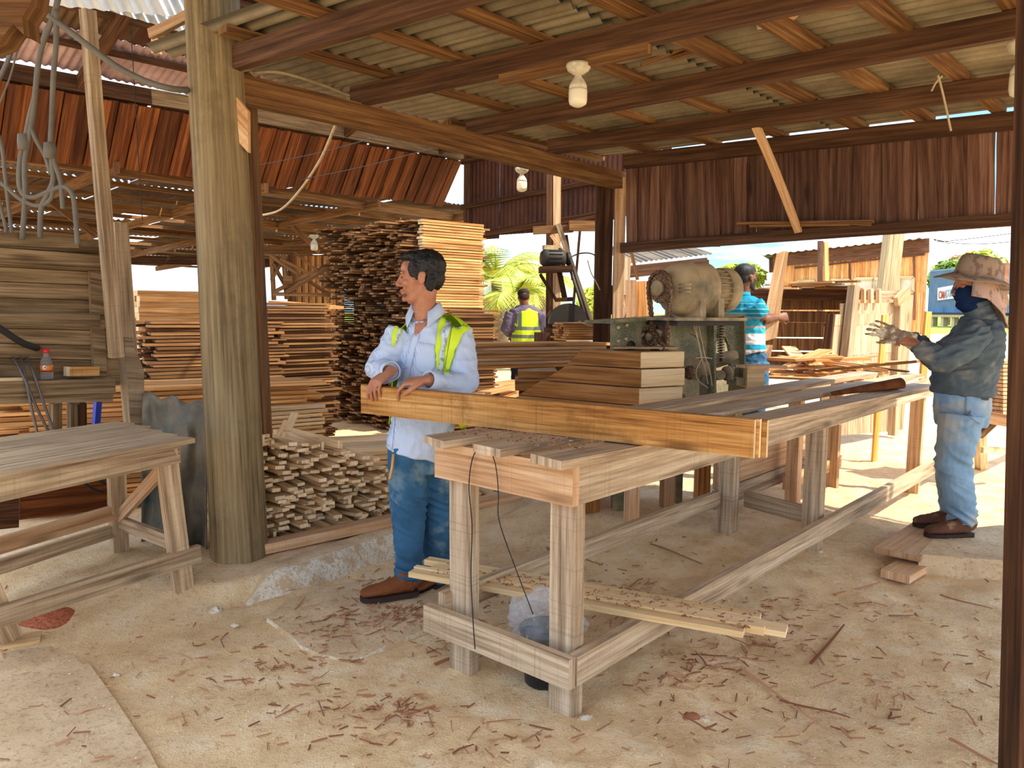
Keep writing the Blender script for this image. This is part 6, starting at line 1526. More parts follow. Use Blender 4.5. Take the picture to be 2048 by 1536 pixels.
def headshape(mb, c, B, s=1.0, nose=1.0, beard=0):
    P = lambda x, y, z: c + B @ Vector((x*s, y*s, z*s)); E_ = lambda p, r: ell(mb, P(*p), tuple(q*s for q in r), 18, 14, B)
    E_((0, -.018, .035), (.074, .094, .083)); E_((0, .028, -.012), (.060, .060, .083)); E_((0, .055, .048), (.050, .034, .040))
    mb.tube([P(0, -.02, -.03), P(0, .012, -.070), P(0, .052, -.098), P(0, .068, -.104)], [(.062*s, .058*s), (.056*s, .046*s), (.036*s, .026*s), (.022*s, .016*s)], 14, side=B @ Vector((1, 0, 0)))
    mb.tube([P(0, .082, .022), P(0, .094, -.002), P(0, .110*nose, -.022), P(0, .104, -.034)], [(.008*s, .010*s), (.0095*s, .012*s), (.013*s, .012*s), (.014*s, .007*s)], 10, side=B @ Vector((1, 0, 0)))
    for sx in (-1, 1):
        E_((sx*.012, .095, -.030), (.009, .012, .008)); E_((sx*.030, .077, .027), (.026, .014, .009)); E_((sx*.040, .058, -.022), (.022, .024, .020))
        E_((sx*.076, -.012, -.004), (.008, .018, .030)); E_((sx*.079, -.020, .010), (.007, .014, .016)); E_((sx*.030, .072, .007), (.015, .012, .010))
    E_((0, .087, -.053), (.024, .013, .0065)); E_((0, .085, -.066), (.020, .013, .0075)); E_((0, .080, -.094), (.020, .014, .014))
    return P
def facebits(root, P, B, s, skin, brow=True):
    for sx in (-1, 1):
        mb = MB(); ell(mb, P(sx*.030, .0795, .006), (.013*s, .008*s, .0040*s), 12, 8, B); mb.build('eye', M_['eyedark'], root)
        if brow: mb = MB(); mb.tube([P(sx*.012, .092, .026), P(sx*.030, .091, .033), P(sx*.048, .078, .028)], [.0035*s, .0045*s, .003*s], 6); mb.build('eyebrow', M_['hair'], root)
    mb = MB(); mb.tube([P(-.022, .090, -.060), P(0, .1005, -.0585), P(.022, .090, -.060)], [.0020*s, .0035*s, .0020*s], 6); mb.build('lips', M_['lip'], root)
def hand(mb, wrist, fwd, back, s=1.0, left=False, curl=(25, 45, 30), spread=4, thumb=(35, 30), grip=None):
    """fwd: wrist to knuckles; back: normal out of the back of the hand"""
    F_ = Vector(fwd).normalized(); N_ = Vector(back).normalized(); N_ = (N_-F_*N_.dot(F_)).normalized(); S_ = F_.cross(N_)*( -1 if left else 1)   # S_ towards the thumb
    wr = Vector(wrist); kn = wr + F_*.092*s
    mb.tube([wr - F_*.02*s, wr + F_*.02*s, wr + F_*.06*s, kn + F_*.004*s], [(.026*s, .019*s), (.034*s, .017*s), (.042*s, .016*s), (.040*s, .013*s)], 14, side=S_)
    for i, (off, ln, r) in enumerate(((.031, .92, .0088), (.0105, 1.0, .0090), (-.0105, .95, .0086), (-.031, .76, .0076))):
        base_ = kn + S_*off*s - N_*.001*s; d = (F_ + S_*math.tan(math.radians(spread*(1.5-i)))).normalized(); p = base_ - d*.02*s; pts = [p, base_]; rr_ = [r*1.05*s, r*1.08*s]; a = 0
        for j, (seg, k) in enumerate(zip((.044, .027, .022), curl)):
            a += math.radians(k*(1+.06*i)); dd = d*math.cos(a) - N_*math.sin(a); m0 = pts[-1]
            pts += [m0+dd*seg*ln*s*.5, m0+dd*seg*ln*s]; rr_ += [r*(.96-.06*j)*s, r*(1.0-.09*j)*s]
        rr_[-1] *= .7; mb.tube(pts, rr_, 10)
    tb = wr + F_*.030*s + S_*.026*s - N_*.006*s; a1, a2 = map(math.radians, thumb); d1 = (F_*math.cos(a1) + S_*math.sin(a1) - N_*.35).normalized(); d2 = (F_*math.cos(a1-a2) + S_*math.sin(a1-a2) - N_*.5).normalized()
    mb.tube([tb-d1*.02*s, tb, tb+d1*.040*s, tb+d1*.040*s+d2*.030*s, tb+d1*.040*s+d2*.052*s], [.014*s, .015*s, .0115*s, .0105*s, .006*s], 10)
def foldfn(amp, f1, f2, seed):
    def f(p, n):
        a = noise.noise((p.x*f1+seed, p.y*f1, p.z*f2)); b = noise.noise((p.x*f1*2.3, p.y*f1*2.3+seed, p.z*f2*2.1+p.x*5)); return amp*((1-abs(a)*2.4) + .5*(1-abs(b)*2.4) - .6)
    return f
def shoe(root, ankle, fwd, L_=.285, mat='leather', sole='solemat', zg=0.0, wd=.05, s=1.0, lace=None):
    F_ = Vector((fwd[0], fwd[1], 0)).normalized(); S_ = Vector((F_.y, -F_.x, 0)); A = Vector((ankle[0], ankle[1], zg)); heel = A - F_*.075*s
    prof = [(0, .030, .040, .065), (.06, .038, .058, .100), (.14, .041, .060, .108), (.22, .042, .054, .095), (.34, .044, .046, .082), (.5, .047, .040, .066), (.68, .051, .032, .054), (.84, .049, .026, .046), (.95, .038, .019, .036), (1.0, .020, .012, .024)]
    mb = MB(); mb.tube([heel + F_*L_*u*s + V3(0, 0, .018+zz*.55) for (u, w, h, zz) in prof], [(w*s, max(.012, zz*.55)*s) for (u, w, h, zz) in prof], 16, side=S_)
    mb.tube([A + V3(0, 0, .045) - F_*.01, A + V3(0, 0, .085) - F_*.012, A + V3(0, 0, .12) - F_*.018], [(.040*s, .052*s), (.040*s, .050*s), (.040*s, .046*s)], 14, side=S_)
    o = fuse('shoe', mb, M_[mat], root, .004, 5, foldfn(.0015, 30, 30, 2))
    mb = MB(); pts = []; pr = [(-.002, .022), (.05, .038), (.2, .040), (.45, .046), (.70, .053), (.88, .048), (.98, .030), (1.012, .010)]
    for u, w in pr: pts.append(heel + F_*L_*u*s + S_*w*s + V3(0, 0, .001))
    for u, w in reversed(pr): pts.append(heel + F_*L_*u*s - S_*w*s + V3(0, 0, .001))
    mb.poly(pts, .022, (0, 0, 1)); so_ = mb.build('sole', M_[sole], o)
    if lace:
        for u in (.40, .46, .52, .58):
            p = heel + F_*L_*u*s + V3(0, 0, .018 + .09-(u-.3)*.13); mb = MB(); mb.tube([p - S_*.025*s - V3(0, 0, .008), p + V3(0, 0, .002), p + S_*.025*s + F_*.01 - V3(0, 0, .008)], .003, 6); mb.build('lace', M_[lace], o)
    return o
def bvh_of(o):
    me = o.data; Wm = WM[o]; return BVHTree.FromPolygons([Wm @ v.co for v in me.vertices], [tuple(p.vertices) for p in me.polygons])
def patch(name, bvh, L_, R_, nu, nv, mat, parent, off=.004, th=.004, W=None):
    """cloth strip lying on a garment: L_ and R_ are its two edges as seen, sampled onto the surface"""
    def at(pl, t):
        k = t*(len(pl)-1); i = min(int(k), len(pl)-2); f = k-i; return (pl[i][0]*(1-f)+pl[i+1][0]*f, pl[i][1]*(1-f)+pl[i+1][1]*f)
    mb = MB(); ok = []; last = None
    for i in range(nv+1):
        a = at(L_, i/nv); b = at(R_, i/nv)
        for j in range(nu+1):
            x = a[0]+(b[0]-a[0])*j/nu; y = a[1]+(b[1]-a[1])*j/nu; d = rd(x, y).normalized(); h = bvh.ray_cast(EYE, d)
            if h[0] is not None and (last is None or abs((h[0]-EYE).length-last) < .16): last = (h[0]-EYE).length; p = h[0] + h[1].normalized()*off - d*.001; ok.append(True)
            else: p = EYE + d*(last or 4); ok.append(False)
            mb.v.append(p)
    for i in range(nv):
        for j in range(nu):
            q = i*(nu+1)+j; ids = (q, q+nu+1, q+nu+2, q+1)
            if all(ok[k] for k in ids): mb.face(ids, ((0, 0), (0, 1), (1, 1), (1, 0)), 0, True)
    o = mb.build(name, mat, parent); so_ = o.modifiers.new('s', 'SOLIDIFY'); so_.thickness = th; so_.offset = 0; return o
# fabrics
t = cloth('striped_shirt_fabric', 'b9cbe6', var=.05)
sp = t.n.new('ShaderNodeSeparateXYZ'); t.l.new(t.obj(), sp.inputs[0]); st = t.math('SINE', t.math('MULTIPLY', t.math('ADD', sp.outputs[0], t.math('MULTIPLY', sp.outputs[1], .6)), 900.0)); t.col(t.mix(t.g(st, .55, .95), lin('d2deef'), lin('a3b8da'))); M_['shirt'] = t.m
M_['shirtcollar'] = cloth('collar_fabric', 'c9d7ec', var=.03).m
t = cloth('denim', '3d6a8c', var=.3, blotch=('93a6a4', 3.6, .52, .68)); M_['denim'] = t.m
t = cloth('pale_denim', '8aacc8', var=.25, blotch=('b3b2a8', 3.0, .50, .64)); M_['paledenim'] = t.m
M_['grayshirt'] = cloth('grey_jersey', '5a656b', var=.18, blotch=('96948a', 3.5, .54, .70)).m
t = NT('hi_vis_yellow', .6, .2); t.col(t.mix(t.g(t.noise(t.obj(), 9, 4), .3, .7), lin('c9e51c'), lin('e3f83c'))); M_['hivis'] = t.m
t = NT('reflective_tape', .35, .5); n = t.noise(t.obj(), 60, 4, .7); t.col(t.mix(t.g(n, .52, .6), lin('cfdbe2'), lin('8d9b9b'))); M_['tape'] = t.m
M_['tapegrey'] = cloth('grey_tape', '6f7674').m
M_['leather'] = cloth('brown_leather', '87502f', .45, var=.2).m; M_['solemat'] = plain('dark_sole', '3a2a22', .8); M_['suede'] = cloth('brown_suede', '6e4a38', .9, var=.2, blotch=('a0805f', 14, .55, .7)).m; M_['lacem'] = plain('dark_lace', '2f2421', .8)
# ---------------- man in the blue shirt
D = 3.74
def J(x, y, dy=0.0, D_=None): return AY(x, y, (D_ or D)+dy)
man1 = thing('person', 'man in a pale blue shirt, yellow safety vest and jeans, hands on the held boards', 'person', (J(830, 1100).x, D, 0))
hy = azv(-84); hdC = J(841, 556, .0); hB = basis3(Vector((hy.x, hy.y-.12, -.06)), (.03, 0, 1)); hs_ = 1.03
body = MB(); P1 = headshape(body, hdC, hB, hs_)
body.tube([P1(0, -.035, .0), P1(.0, -.02, -.075), J(848, 618, .02), J(856, 650, .03)], [(.055, .06), (.052, .056), (.056, .056), (.08, .065)], 16)
sh_dir = (J(922, 668, -.03)-J(797, 668, .06)).normalized()
torso = [(858, 652, .03, .09, .06), (862, 672, .03, .165, .085), (862, 720, .02, .160, .10), (858, 790, .02, .150, .10), (850, 860, .02, .150, .105), (845, 905, .03, .155, .105)]
body.tube([J(x, y, d) for x, y, d, a, b in torso], [(a*.93, b*.9) for x, y, d, a, b in torso], 18, side=sh_dir)
RS, RE, RW = J(800, 672, .05), J(757, 742, -.02), J(752, 772, -.15)
LS, LE, LW = J(918, 672, -.02), J(928, 772, -.12), J(838, 784, -.20)
# hands rest on the boards' top edge
def on_board(px): 
    t_ = ((AV(px, 800, HB[0], math.degrees(math.atan2(HB[2].x, HB[2].y)))-HB[0]).dot(HB[2])); p = HB[0] + HB[2]*t_ + HB[3]*.03; p.z = HB[5]+HB[4]; return p
hbR = on_board(752) + V3(0, 0, .022); hbL = on_board(806) + V3(0, 0, .022)
out_n = -HB[3]
RWp = hbR + HB[3]*.055 + V3(0, 0, .045) + HB[2]*.012; LWp = hbL + HB[3]*.045 + HB[2]*.075 + V3(0, 0, .020)
for (Sj, Ej, Wj) in ((RS, RE, RWp), (LS, LE, LWp)):
    body.tube([Sj, Sj.lerp(Ej, .5), Ej], [.052, .046, .038], 14); body.tube([Ej, Ej.lerp(Wj, .3), Wj], [.038, .040, .026], 14)
hand(body, RWp, (out_n*.85 - V3(0, 0, .45) - HB[2]*.12), V3(0, 0, 1) + out_n*.5, s=1.04, left=False, curl=(34, 34, 12), spread=3, thumb=(50, 15))
hand(body, LWp, (out_n*.55 - HB[2]*.95 - V3(0, 0, .14)), V3(0, 0, 1) + out_n*.25, s=1.04, left=True, curl=(38, 38, 14), spread=3, thumb=(35, 20))
HR, KR, AR = J(818, 905, .0), J(818, 1040, -.03), J(816, 1150, .0)
HL, KL_, AL = J(878, 905, .06), J(876, 1040, .12), J(872, 1150, .20)
for (h, k, a) in ((HR, KR, AR), (HL, KL_, AL)):
    body.tube([h + V3(0, 0, .02), h.lerp(k, .5), k], [.085, .072, .052], 14); body.tube([k, k.lerp(a, .35), a, V3(a.x, a.y, .05)], [.050, .050, .036, .034], 14)
fuse('body', body, M_['skin'], man1, .0036, 5)
facebits(man1, P1, hB, hs_, 'skin')
# hair: shell over the cranium
mb = MB(); E_ = lambda p, r: ell(mb, P1(*p), tuple(q*hs_ for q in r), 24, 18, hB)
E_((0, -.030, .052), (.082, .094, .082)); E_((0, .030, .100), (.056, .050, .028)); E_((0, -.062, .0), (.066, .052, .062)); E_((0, .062, .100), (.040, .028, .018))
for sx in (-1, 1): E_((sx*.066, .018, .040), (.014, .034, .040)); E_((sx*.070, .010, .008), (.008, .012, .020)); E_((sx*.058, -.050, -.020), (.018, .030, .045))
fuse('hair', mb, M_['hair'], man1, .004, 4, lambda p, n: .004*noise.noise(p*45)+.003*noise.noise(p*110), cut=lambda p: (lambda q: q.z < .072*hs_ and q.y > .045*hs_ and abs(q.x) < .052*hs_)(hB.transposed() @ (p-hdC)))
# shirt
sh = MB()
sh.tube([J(x, y, d) for x, y, d, a, b in torso[:1]] + [J(x, y, d) for x, y, d, a, b in torso[1:]] + [J(832, 905, .02), J(824, 911, .02)][:0], [(a+.004, b+.012) for x, y, d, a, b in torso], 22, side=sh_dir)
sh.tube([J(856, 770, .02), J(842, 850, .01), J(828, 906, .01)], [(.155, .125), (.150, .128), (.150, .128)], 22, side=sh_dir)
sh.tube([J(848, 636, .02), J(856, 660, .03)], [(.075, .070), (.12, .085)], 18, side=sh_dir)
sh.tube([RS + V3(.01, 0, .015), RS.lerp(RE, .35), RE + V3(-.004, 0, 0), RE.lerp(RWp, .5), RE.lerp(RWp, .85)], [.078, .070, .064, .057, .050], 18)
sh.tube([LS + V3(-.015, 0, .018), LS.lerp(LE, .4), LE, LE + (LWp-LE)*.06, LE.lerp(LWp, .45), LE.lerp(LWp, .80)], [.080, .074, .070, .070, .056, .044], 18)
def f1(p, n):
    a = noise.noise((p.x*9, p.y*9, p.z*16)); b = noise.noise((p.x*22+p.z*14, p.y*20, p.z*20-p.x*10)); return .010*(.5-abs(a)*1.9) + .005*(.5-abs(b)*2.0)
shirt = fuse('shirt', sh, M_['shirt'], man1, .0055, 3, f1); SB = bvh_of(shirt)
# cuffs, collar, placket, pocket, buttons
mb = MB(); p = RE.lerp(RWp, .80); q_ = RE.lerp(RWp, 1.05); mb.tube([p, q_], [.050, .046], 20, cap=False); o = mb.build('cuff', M_['shirtcollar'], man1); so = o.modifiers.new('s', 'SOLIDIFY'); so.thickness = .004
mb = MB(); p = LE.lerp(LWp, .70); q_ = LE.lerp(LWp, .97); mb.tube([p, q_], [.046, .042], 20, cap=False); o = mb.build('cuff', M_['shirtcollar'], man1); so = o.modifiers.new('s', 'SOLIDIFY'); so.thickness = .004
cN = J(851, 622, .03); cfw = Vector((sh_dir.y, -sh_dir.x, 0)); cfw = cfw if cfw.y < 0 else -cfw; n_ = 28
for (a0_, a1_) in ((32, 180), (180, 328)):
    mb = MB()
    for i in range(n_+1):
        a_ = math.radians(a0_ + (a1_-a0_)*i/n_); near = max(0, math.cos(a_)); ca = cfw*math.cos(a_) + sh_dir*math.sin(a_)
        top = cN + cfw*(.062*math.cos(a_)) + sh_dir*(.062*math.sin(a_)) + V3(0, 0, .034 - .050*near**1.2)
        ridge = cN + cfw*(.070*math.cos(a_)) + sh_dir*(.070*math.sin(a_)) + V3(0, 0, .037 - .052*near**1.2)
        tip = max(0, math.cos(a_)-.55)/.45
        low = cN + cfw*((.098+.035*tip)*math.cos(a_)) + sh_dir*(.094*math.sin(a_)) + V3(0, 0, -.012 - .055*near - .035*tip)
        base_ = cN + cfw*(.066*math.cos(a_)) + sh_dir*(.066*math.sin(a_)) + V3(0, 0, -.02 - .06*near)
        mb.v += [base_, top, ridge, low]
    for i in range(n_):
        for j in range(3): q = i*4+j; mb.face((q, q+4, q+5, q+1), ((0, 0),)*4, 0, True)
    o = mb.build('collar', M_['shirtcollar'], man1); so = o.modifiers.new('s', 'SOLIDIFY'); so.thickness = .004
patch('neck_opening', SB, [(832, 640), (830, 660), (829, 668)], [(862, 640), (842, 662), (833, 672)], 5, 6, M_['skin'], man1, .003, .002)
patch('placket', SB, [(826, 668), (812, 720), (800, 775), (795, 800)], [(840, 668), (826, 720), (813, 775), (808, 800)], 3, 14, M_['shirtcollar'], man1, .003, .003)
patch('placket', SB, [(779, 830), (776, 870), (772, 905)], [(791, 830), (788, 870), (784, 908)], 3, 10, M_['shirtcollar'], man1, .003, .003)
for x, y in ((822, 680), (817, 707), (812, 735), (807, 760)):
    h = SB.ray_cast(EYE, rd(x, y).normalized()); mb = MB(); disc(mb, h[0]+h[1]*.006, h[1], [(0, 0), (.006, 0), (.006, .002), (0, .002)], 12); mb.build('button', M_['tape'], man1)
patch('pocket', SB, [(833, 683), (829, 730), (838, 744)], [(872, 690), (870, 735), (860, 748)], 8, 8, M_['shirt'], man1, .003, .003)
# vest: front straps, shoulder, and the back panel
patch('vest_strap', SB, [(888, 618), (876, 650), (872, 700), (874, 755)], [(908, 626), (903, 660), (897, 705), (890, 750)], 6, 22, M_['hivis'], man1, .008, .004)
patch('vest_strap', SB, [(908, 622), (905, 660), (899, 705), (893, 748)], [(942, 655), (924, 670), (911, 705), (900, 742)], 6, 18, M_['hivis'], man1, .009, .004)
patch('vest_tape', SB, [(897, 626), (886, 660), (880, 700), (877, 742)], [(912, 634), (901, 665), (893, 702), (885, 742)], 4, 22, M_['tape'], man1, .013, .003)
patch('vest_strap', SB, [(800, 640), (788, 660), (783, 694)], [(815, 634), (805, 660), (790, 690)], 4, 14, M_['hivis'], man1, .008, .004)
patch('vest_tape', SB, [(806, 643), (797, 662), (790, 685)], [(811, 641), (802, 662), (793, 685)], 2, 12, M_['tape'], man1, .012, .003)
mb = MB(); rows = []
Xs = sh_dir; Yb_ = Vector((-Xs.y, Xs.x, 0)); Yb_ = Yb_ if Yb_.y > 0 else -Yb_
tr = [(878, 628, .07, .085, .075), (880, 652, .05, .185, .110), (874, 690, .04, .205, .135), (870, 740, .04, .198, .140), (868, 790, .04, .198, .145), (862, 856, .04, .200, .150)]
nA = 16
for (x, y, d, a, b) in tr:
    c_ = J(x-(6 if y > 640 else 14), y, d)
    for j in range(nA+1):
        an = math.radians(-28 + 236*j/nA) if y > 640 else math.radians(10+160*j/nA); mb.v.append(c_ + Xs*(a*math.cos(an)) + Yb_*(b*math.sin(an)))
for i in range(len(tr)-1):
    for j in range(nA): q = i*(nA+1)+j; mb.face((q, q+1, q+nA+2, q+nA+1), ((0, 0),)*4, 0, True)
o = mb.build('vest_back', M_['hivis'], man1); so = o.modifiers.new('s', 'SOLIDIFY'); so.thickness = .006; o.modifiers.new('b', 'SUBSURF').render_levels = 1
# jeans
je = MB()
je.tube([J(847, 868, .02), J(847, 905, .03), J(848, 940, .03)], [(.142, .105), (.150, .112), (.150, .112)], 18, side=sh_dir)
je.tube([HR + V3(0, 0, .03), HR.lerp(KR, .35), KR, KR.lerp(AR, .5), AR, AR + V3(0, 0, -.035)], [.105, .104, .083, .072, .064, .064], 18)
je.tube([HL + V3(0, 0, .03), HL.lerp(KL_, .35), KL_, KL_.lerp(AL, .5), AL, AL + V3(0, 0, -.035)], [.105, .102, .083, .072, .064, .064], 18)
def f2(p, n):
    k = math.exp(-((p.z-.52)/.10)**2) + math.exp(-((p.z-.13)/.09)**2)*1.3 + .35; a = noise.noise((p.x*7, p.y*7, p.z*26+p.x*12)); b = noise.noise((p.x*18, p.y*18, p.z*9)); return k*.013*(.45-abs(a)*1.8) + .003*b
jeans = fuse('jeans', je, M_['denim'], man1, .006, 3, f2)
shoe(man1, (AR.x-.02, AR.y-.03), (-.93, -.36), mat='leather', zg=.028); shoe(man1, (AL.x, AL.y), (-.5, -.8), mat='leather', zg=.0)
mb = MB(); mb.tube([J(787, 908, -.11), J(784, 935, -.125), J(779, 958, -.125)], .006, 8); mb.build('folding_rule', M_['yellowstake'], man1)
# ---------------- man in the sun hat
D2 = 4.62
def K(x, y, dy=0.0): return AY(x, y, D2+dy)
z2 = .12
man2 = thing('person', 'man in sun hat, navy mask and grey long-sleeved shirt pulling on a glove', 'person', (K(1915, 1000).x, D2, z2))
f2d = azv(-92); hc2 = K(1944, 578, .04); B2_ = basis3(Vector((f2d.x, f2d.y, -.12)))
b2 = MB(); P2 = headshape(b2, hc2, B2_, 1.0)
b2.tube([P2(0, -.035, .0), P2(0, -.02, -.08), K(1962, 640, .04)], [(.055, .06), (.052, .056), (.06, .06)], 14)
tor2 = [(1962, 640, .04, .07, .10), (1958, 662, .04, .17, .105), (1944, 700, .04, .185, .150), (1928, 745, .04, .175, .165), (1924, 785, .04, .168, .160), (1924, 820, .04, .165, .150)]
sd2 = Vector((0.05, 1, 0))
b2.tube([K(x, y, d) for x, y, d, a, b in tor2], [(a*.9, b*.88) for x, y, d, a, b in tor2], 18, side=sd2)
LS2, LE2, LW2 = K(1958, 672, -.13), K(1884, 722, -.24), K(1832, 690, -.16)
RS2, RE2, RW2 = K(1948, 672, .20), K(1872, 716, .22), K(1818, 672, -.02)
for (s0_, e_, w_) in ((LS2, LE2, LW2), (RS2, RE2, RW2)):
    b2.tube([s0_, s0_.lerp(e_, .5), e_], [.055, .050, .042], 14); b2.tube([e_, e_.lerp(w_, .3), w_], [.042, .042, .028], 14)
hand(b2, K(1832, 688, -.16), K(1806, 670, -.08)-K(1832, 688, -.16), (.1, -.8, .6), s=1.02, left=True, curl=(50, 62, 30), spread=2, thumb=(25, 35))
H1, K1, A1 = K(1922, 835, -.08), K(1908, 925, -.09), K(1925, 1030, -.07); H2_, K2_, A2_ = K(1922, 835, .13), K(1900, 925, .12), K(1905, 1010, .12)
for (h, k, a) in ((H1, K1, A1), (H2_, K2_, A2_)):
    b2.tube([h, h.lerp(k, .5), k], [.085, .075, .055], 14); b2.tube([k, k.lerp(a, .35), a, V3(a.x, a.y, z2+.05)], [.052, .052, .036, .034], 14)
fuse('body', b2, M_['skin'], man2, .0045, 5)
for sx in (-1, 1): mb = MB(); ell(mb, P2(sx*.030, .0795, .006), (.013, .008, .0045), 12, 8, B2_); mb.build('eye', M_['eyedark'], man2)
# mask over nose, mouth and neck
M_['navy'] = cloth('navy_mask', '152a50', var=.15).m
mb = MB(); ee = lambda p, r: ell(mb, P2(*p), r, 22, 16, B2_)
ee((0, .026, -.022), (.074, .080, .070)); ee((0, .062, -.026), (.048, .052, .050)); ee((0, -.02, -.03), (.080, .08, .06)); ee((0, .05, -.085), (.050, .048, .040)); ee((0, .01, -.10), (.066, .066, .050)); ee((0, .0, -.02), (.077, .05, .04)); ee((0, .094, -.022), (.016, .024, .018))
fuse('face_mask', mb, M_['navy'], man2, .005, 4, foldfn(.0035, 14, 40, 1))
M_['hatmat'] = cloth('faded_camouflage_fabric', 'a8907a', var=.1, blotch=('7f6a5c', 26, .52, .60)).m
hn_ = (V3(0, 0, 1) + Vector((f2d.x, f2d.y, 0))*(-.17) + V3(0, -.10, 0)).normalized(); hX = Vector((f2d.x, f2d.y, 0)); hX = (hX-hn_*hX.dot(hn_)).normalized(); hY = hn_.cross(hX)
hC = K(1953, 553, .04)
hat = None
mb = MB(); n1 = 40; rings = [(.0, .112, 1), (.35, .110, 1), (.7, .098, 1), (.92, .086, 1), (1, .070, 1), (1.02, .035, 1), (1.02, .001, 1)]
H_ = .115; brim = [(1.0, -.000), (1.25, .004), (1.5, -.004), (1.72, -.014)]
vs = []
for (k, dz) in reversed(brim):
    vs.append([(k*.108, dz, k)])
def ringpts(r, z, wave=0.0, ex=1.12):
    out = []
    for j in range(n1):
        a = 2*math.pi*j/n1; rr_ = r*(1+.012*math.sin(a*3+1)); droop = -wave*(.5+.5*math.cos(2*a))*1.0; out.append(hC + hX*(rr_*ex*math.cos(a)) + hY*(rr_*math.sin(a)) + hn_*(z + droop + .004*math.sin(a*5)*(wave > 0)))
    return out
seq = [(.112*1.85, -.030, .014), (.112*1.5, -.013, .008), (.112*1.25, -.002, .003), (.112, .004, 0), (.112, .035, 0), (.106, .085, 0), (.097, .112, 0), (.080, .122, 0), (.038, .126, 0), (.001, .126, 0)]
for (r, z, w_) in seq: mb.v += ringpts(r, z, w_)
for i in range(len(seq)-1):
    for j in range(n1): j2 = (j+1) % n1; mb.face((i*n1+j, i*n1+j2, (i+1)*n1+j2, (i+1)*n1+j), ((0, 0),)*4, 0, True)
for k, v in enumerate(mb.v):
    if k >= 3*n1: mb.v[k] = v + hn_*.010*noise.noise(v*14) + hY*.008*noise.noise(v*18+V3(3, 3, 3))
hat = mb.build('sun_hat', M_['hatmat'], man2); so = hat.modifiers.new('s', 'SOLIDIFY'); so.thickness = .004
mb = MB(); mb.tube(ringpts(.1055, .008)+[ringpts(.1055, .008)[0]], .0025, 6); mb.build('hat_band', M_['suede'], hat)
for a_ in (-.9, -.65): mb = MB(); disc(mb, hC + hX*(-.113*math.cos(a_)) - hY*.0 + hn_*.055 + (hY*(.103*math.sin(a_)))*1.0, (hX*-math.cos(a_)+hY*math.sin(a_)), [(0, 0), (.006, 0), (.006, .003), (0, .003)], 10); mb.build('eyelet', M_['darkmetal'], hat)
# neck flap: cloth curtain from the brim base round the back
mb = MB(); nA, nB = 30, 12
M_['flap'] = cloth('pinkish_flap_fabric', 'c2a494', var=.1, blotch=('94786c', 24, .54, .62)).m
for i in range(nB+1):
    v = i/nB
    for j in range(nA+1):
        a = math.radians(52 + 256*j/nA); top = hC + hX*(.114*math.cos(a)) + hY*(.100*math.sin(a)) - hn_*.004
        back = -math.cos(a); ln = .12 + .15*max(0, back); k = 1 + .36*v + .06*math.sin(a*7)*v
        mb.v.append(hC + hX*(.108*math.cos(a)*k) + hY*(.096*math.sin(a)*k) - hn_*.004 + V3(0, 0, -ln*v) - hX*.05*v*max(0, back) + V3(0, 0, 0))
for i in range(nB):
    for j in range(nA): q = i*(nA+1)+j; mb.face((q, q+1, q+nA+2, q+nA+1), ((0, 0),)*4, 0, True)
o = mb.build('neck_flap', M_['flap'], hat); so = o.modifiers.new('s', 'SOLIDIFY'); so.thickness = .005
s2 = MB()
s2.tube([K(x, y, d) for x, y, d, a, b in tor2[:5]], [(a+.006, b+.006) for x, y, d, a, b in tor2[:5]], 24, side=sd2)
s2.tube([LS2 + V3(.0, .05, .01), LS2.lerp(LE2, .35), LE2, LE2 + (LW2-LE2)*.06, LE2.lerp(LW2, .5), LE2.lerp(LW2, .92)], [.088, .080, .068, .066, .055, .042], 18)
s2.tube([RS2 + V3(0, -.05, .01), RS2.lerp(RE2, .35), RE2, RE2 + (RW2-RE2)*.06, RE2.lerp(RW2, .5), RE2.lerp(RW2, .85)], [.085, .078, .066, .066, .052, .042], 18)
s2.tube([P2(0, -.02, -.085), K(1962, 648, .04)], [.062, .085], 16)
def f3(p, n):
    a = noise.noise((p.x*6+p.z*9, p.y*6, p.z*24-p.x*9)); b = noise.noise((p.x*16, p.y*16, p.z*30)); return .010 + .012*(.42-abs(a)*1.8) + .004*(.4-abs(b)*2)
fuse('long_sleeved_shirt', s2, M_['grayshirt'], man2, .006, 3, f3)
j2_ = MB(); j2_.tube([K(1924, 782, .03), K(1924, 815, .03), K(1922, 850, .03)], [(.158, .150), (.165, .155), (.160, .140)], 20, side=sd2)
j2_.tube([H1 + V3(0, 0, .02), H1.lerp(K1, .4), K1, K1.lerp(A1, .5), A1, A1 + V3(0, 0, -.05)], [.125, .115, .094, .086, .078, .078], 18)
j2_.tube([H2_ + V3(0, 0, .02), H2_.lerp(K2_, .4), K2_, K2_.lerp(A2_, .5), A2_, A2_ + V3(0, 0, -.05)], [.120, .110, .090, .080, .072, .072], 18)
def f4(p, n):
    zz = p.z-z2; k = math.exp(-((zz-.45)/.12)**2) + math.exp(-((zz-.12)/.12)**2)*1.4 + .4; a = noise.noise((p.x*6, p.y*6, p.z*20+p.x*9)); b = noise.noise((p.x*15, p.y*15, p.z*8)); return k*.012*(.45-abs(a)*1.8) + .003*b
je2 = fuse('jeans', j2_, M_['paledenim'], man2, .006, 3, f4); JB = bvh_of(je2)
patch('back_pocket', JB, [(1932, 790), (1930, 828), (1950, 842)], [(1972, 798), (1968, 842), (1958, 848)], 8, 8, M_['paledenim'], man2, .004, .004)
h = JB.ray_cast(EYE, rd(1964, 793).normalized()); 
if h[0] is not None: board('phone', h[0]-V3(.035, .004, 0), h[0]+V3(.035, -.004, -.004), .012, .035, M_['blackplastic'], man2, up=(0, 0, 1))
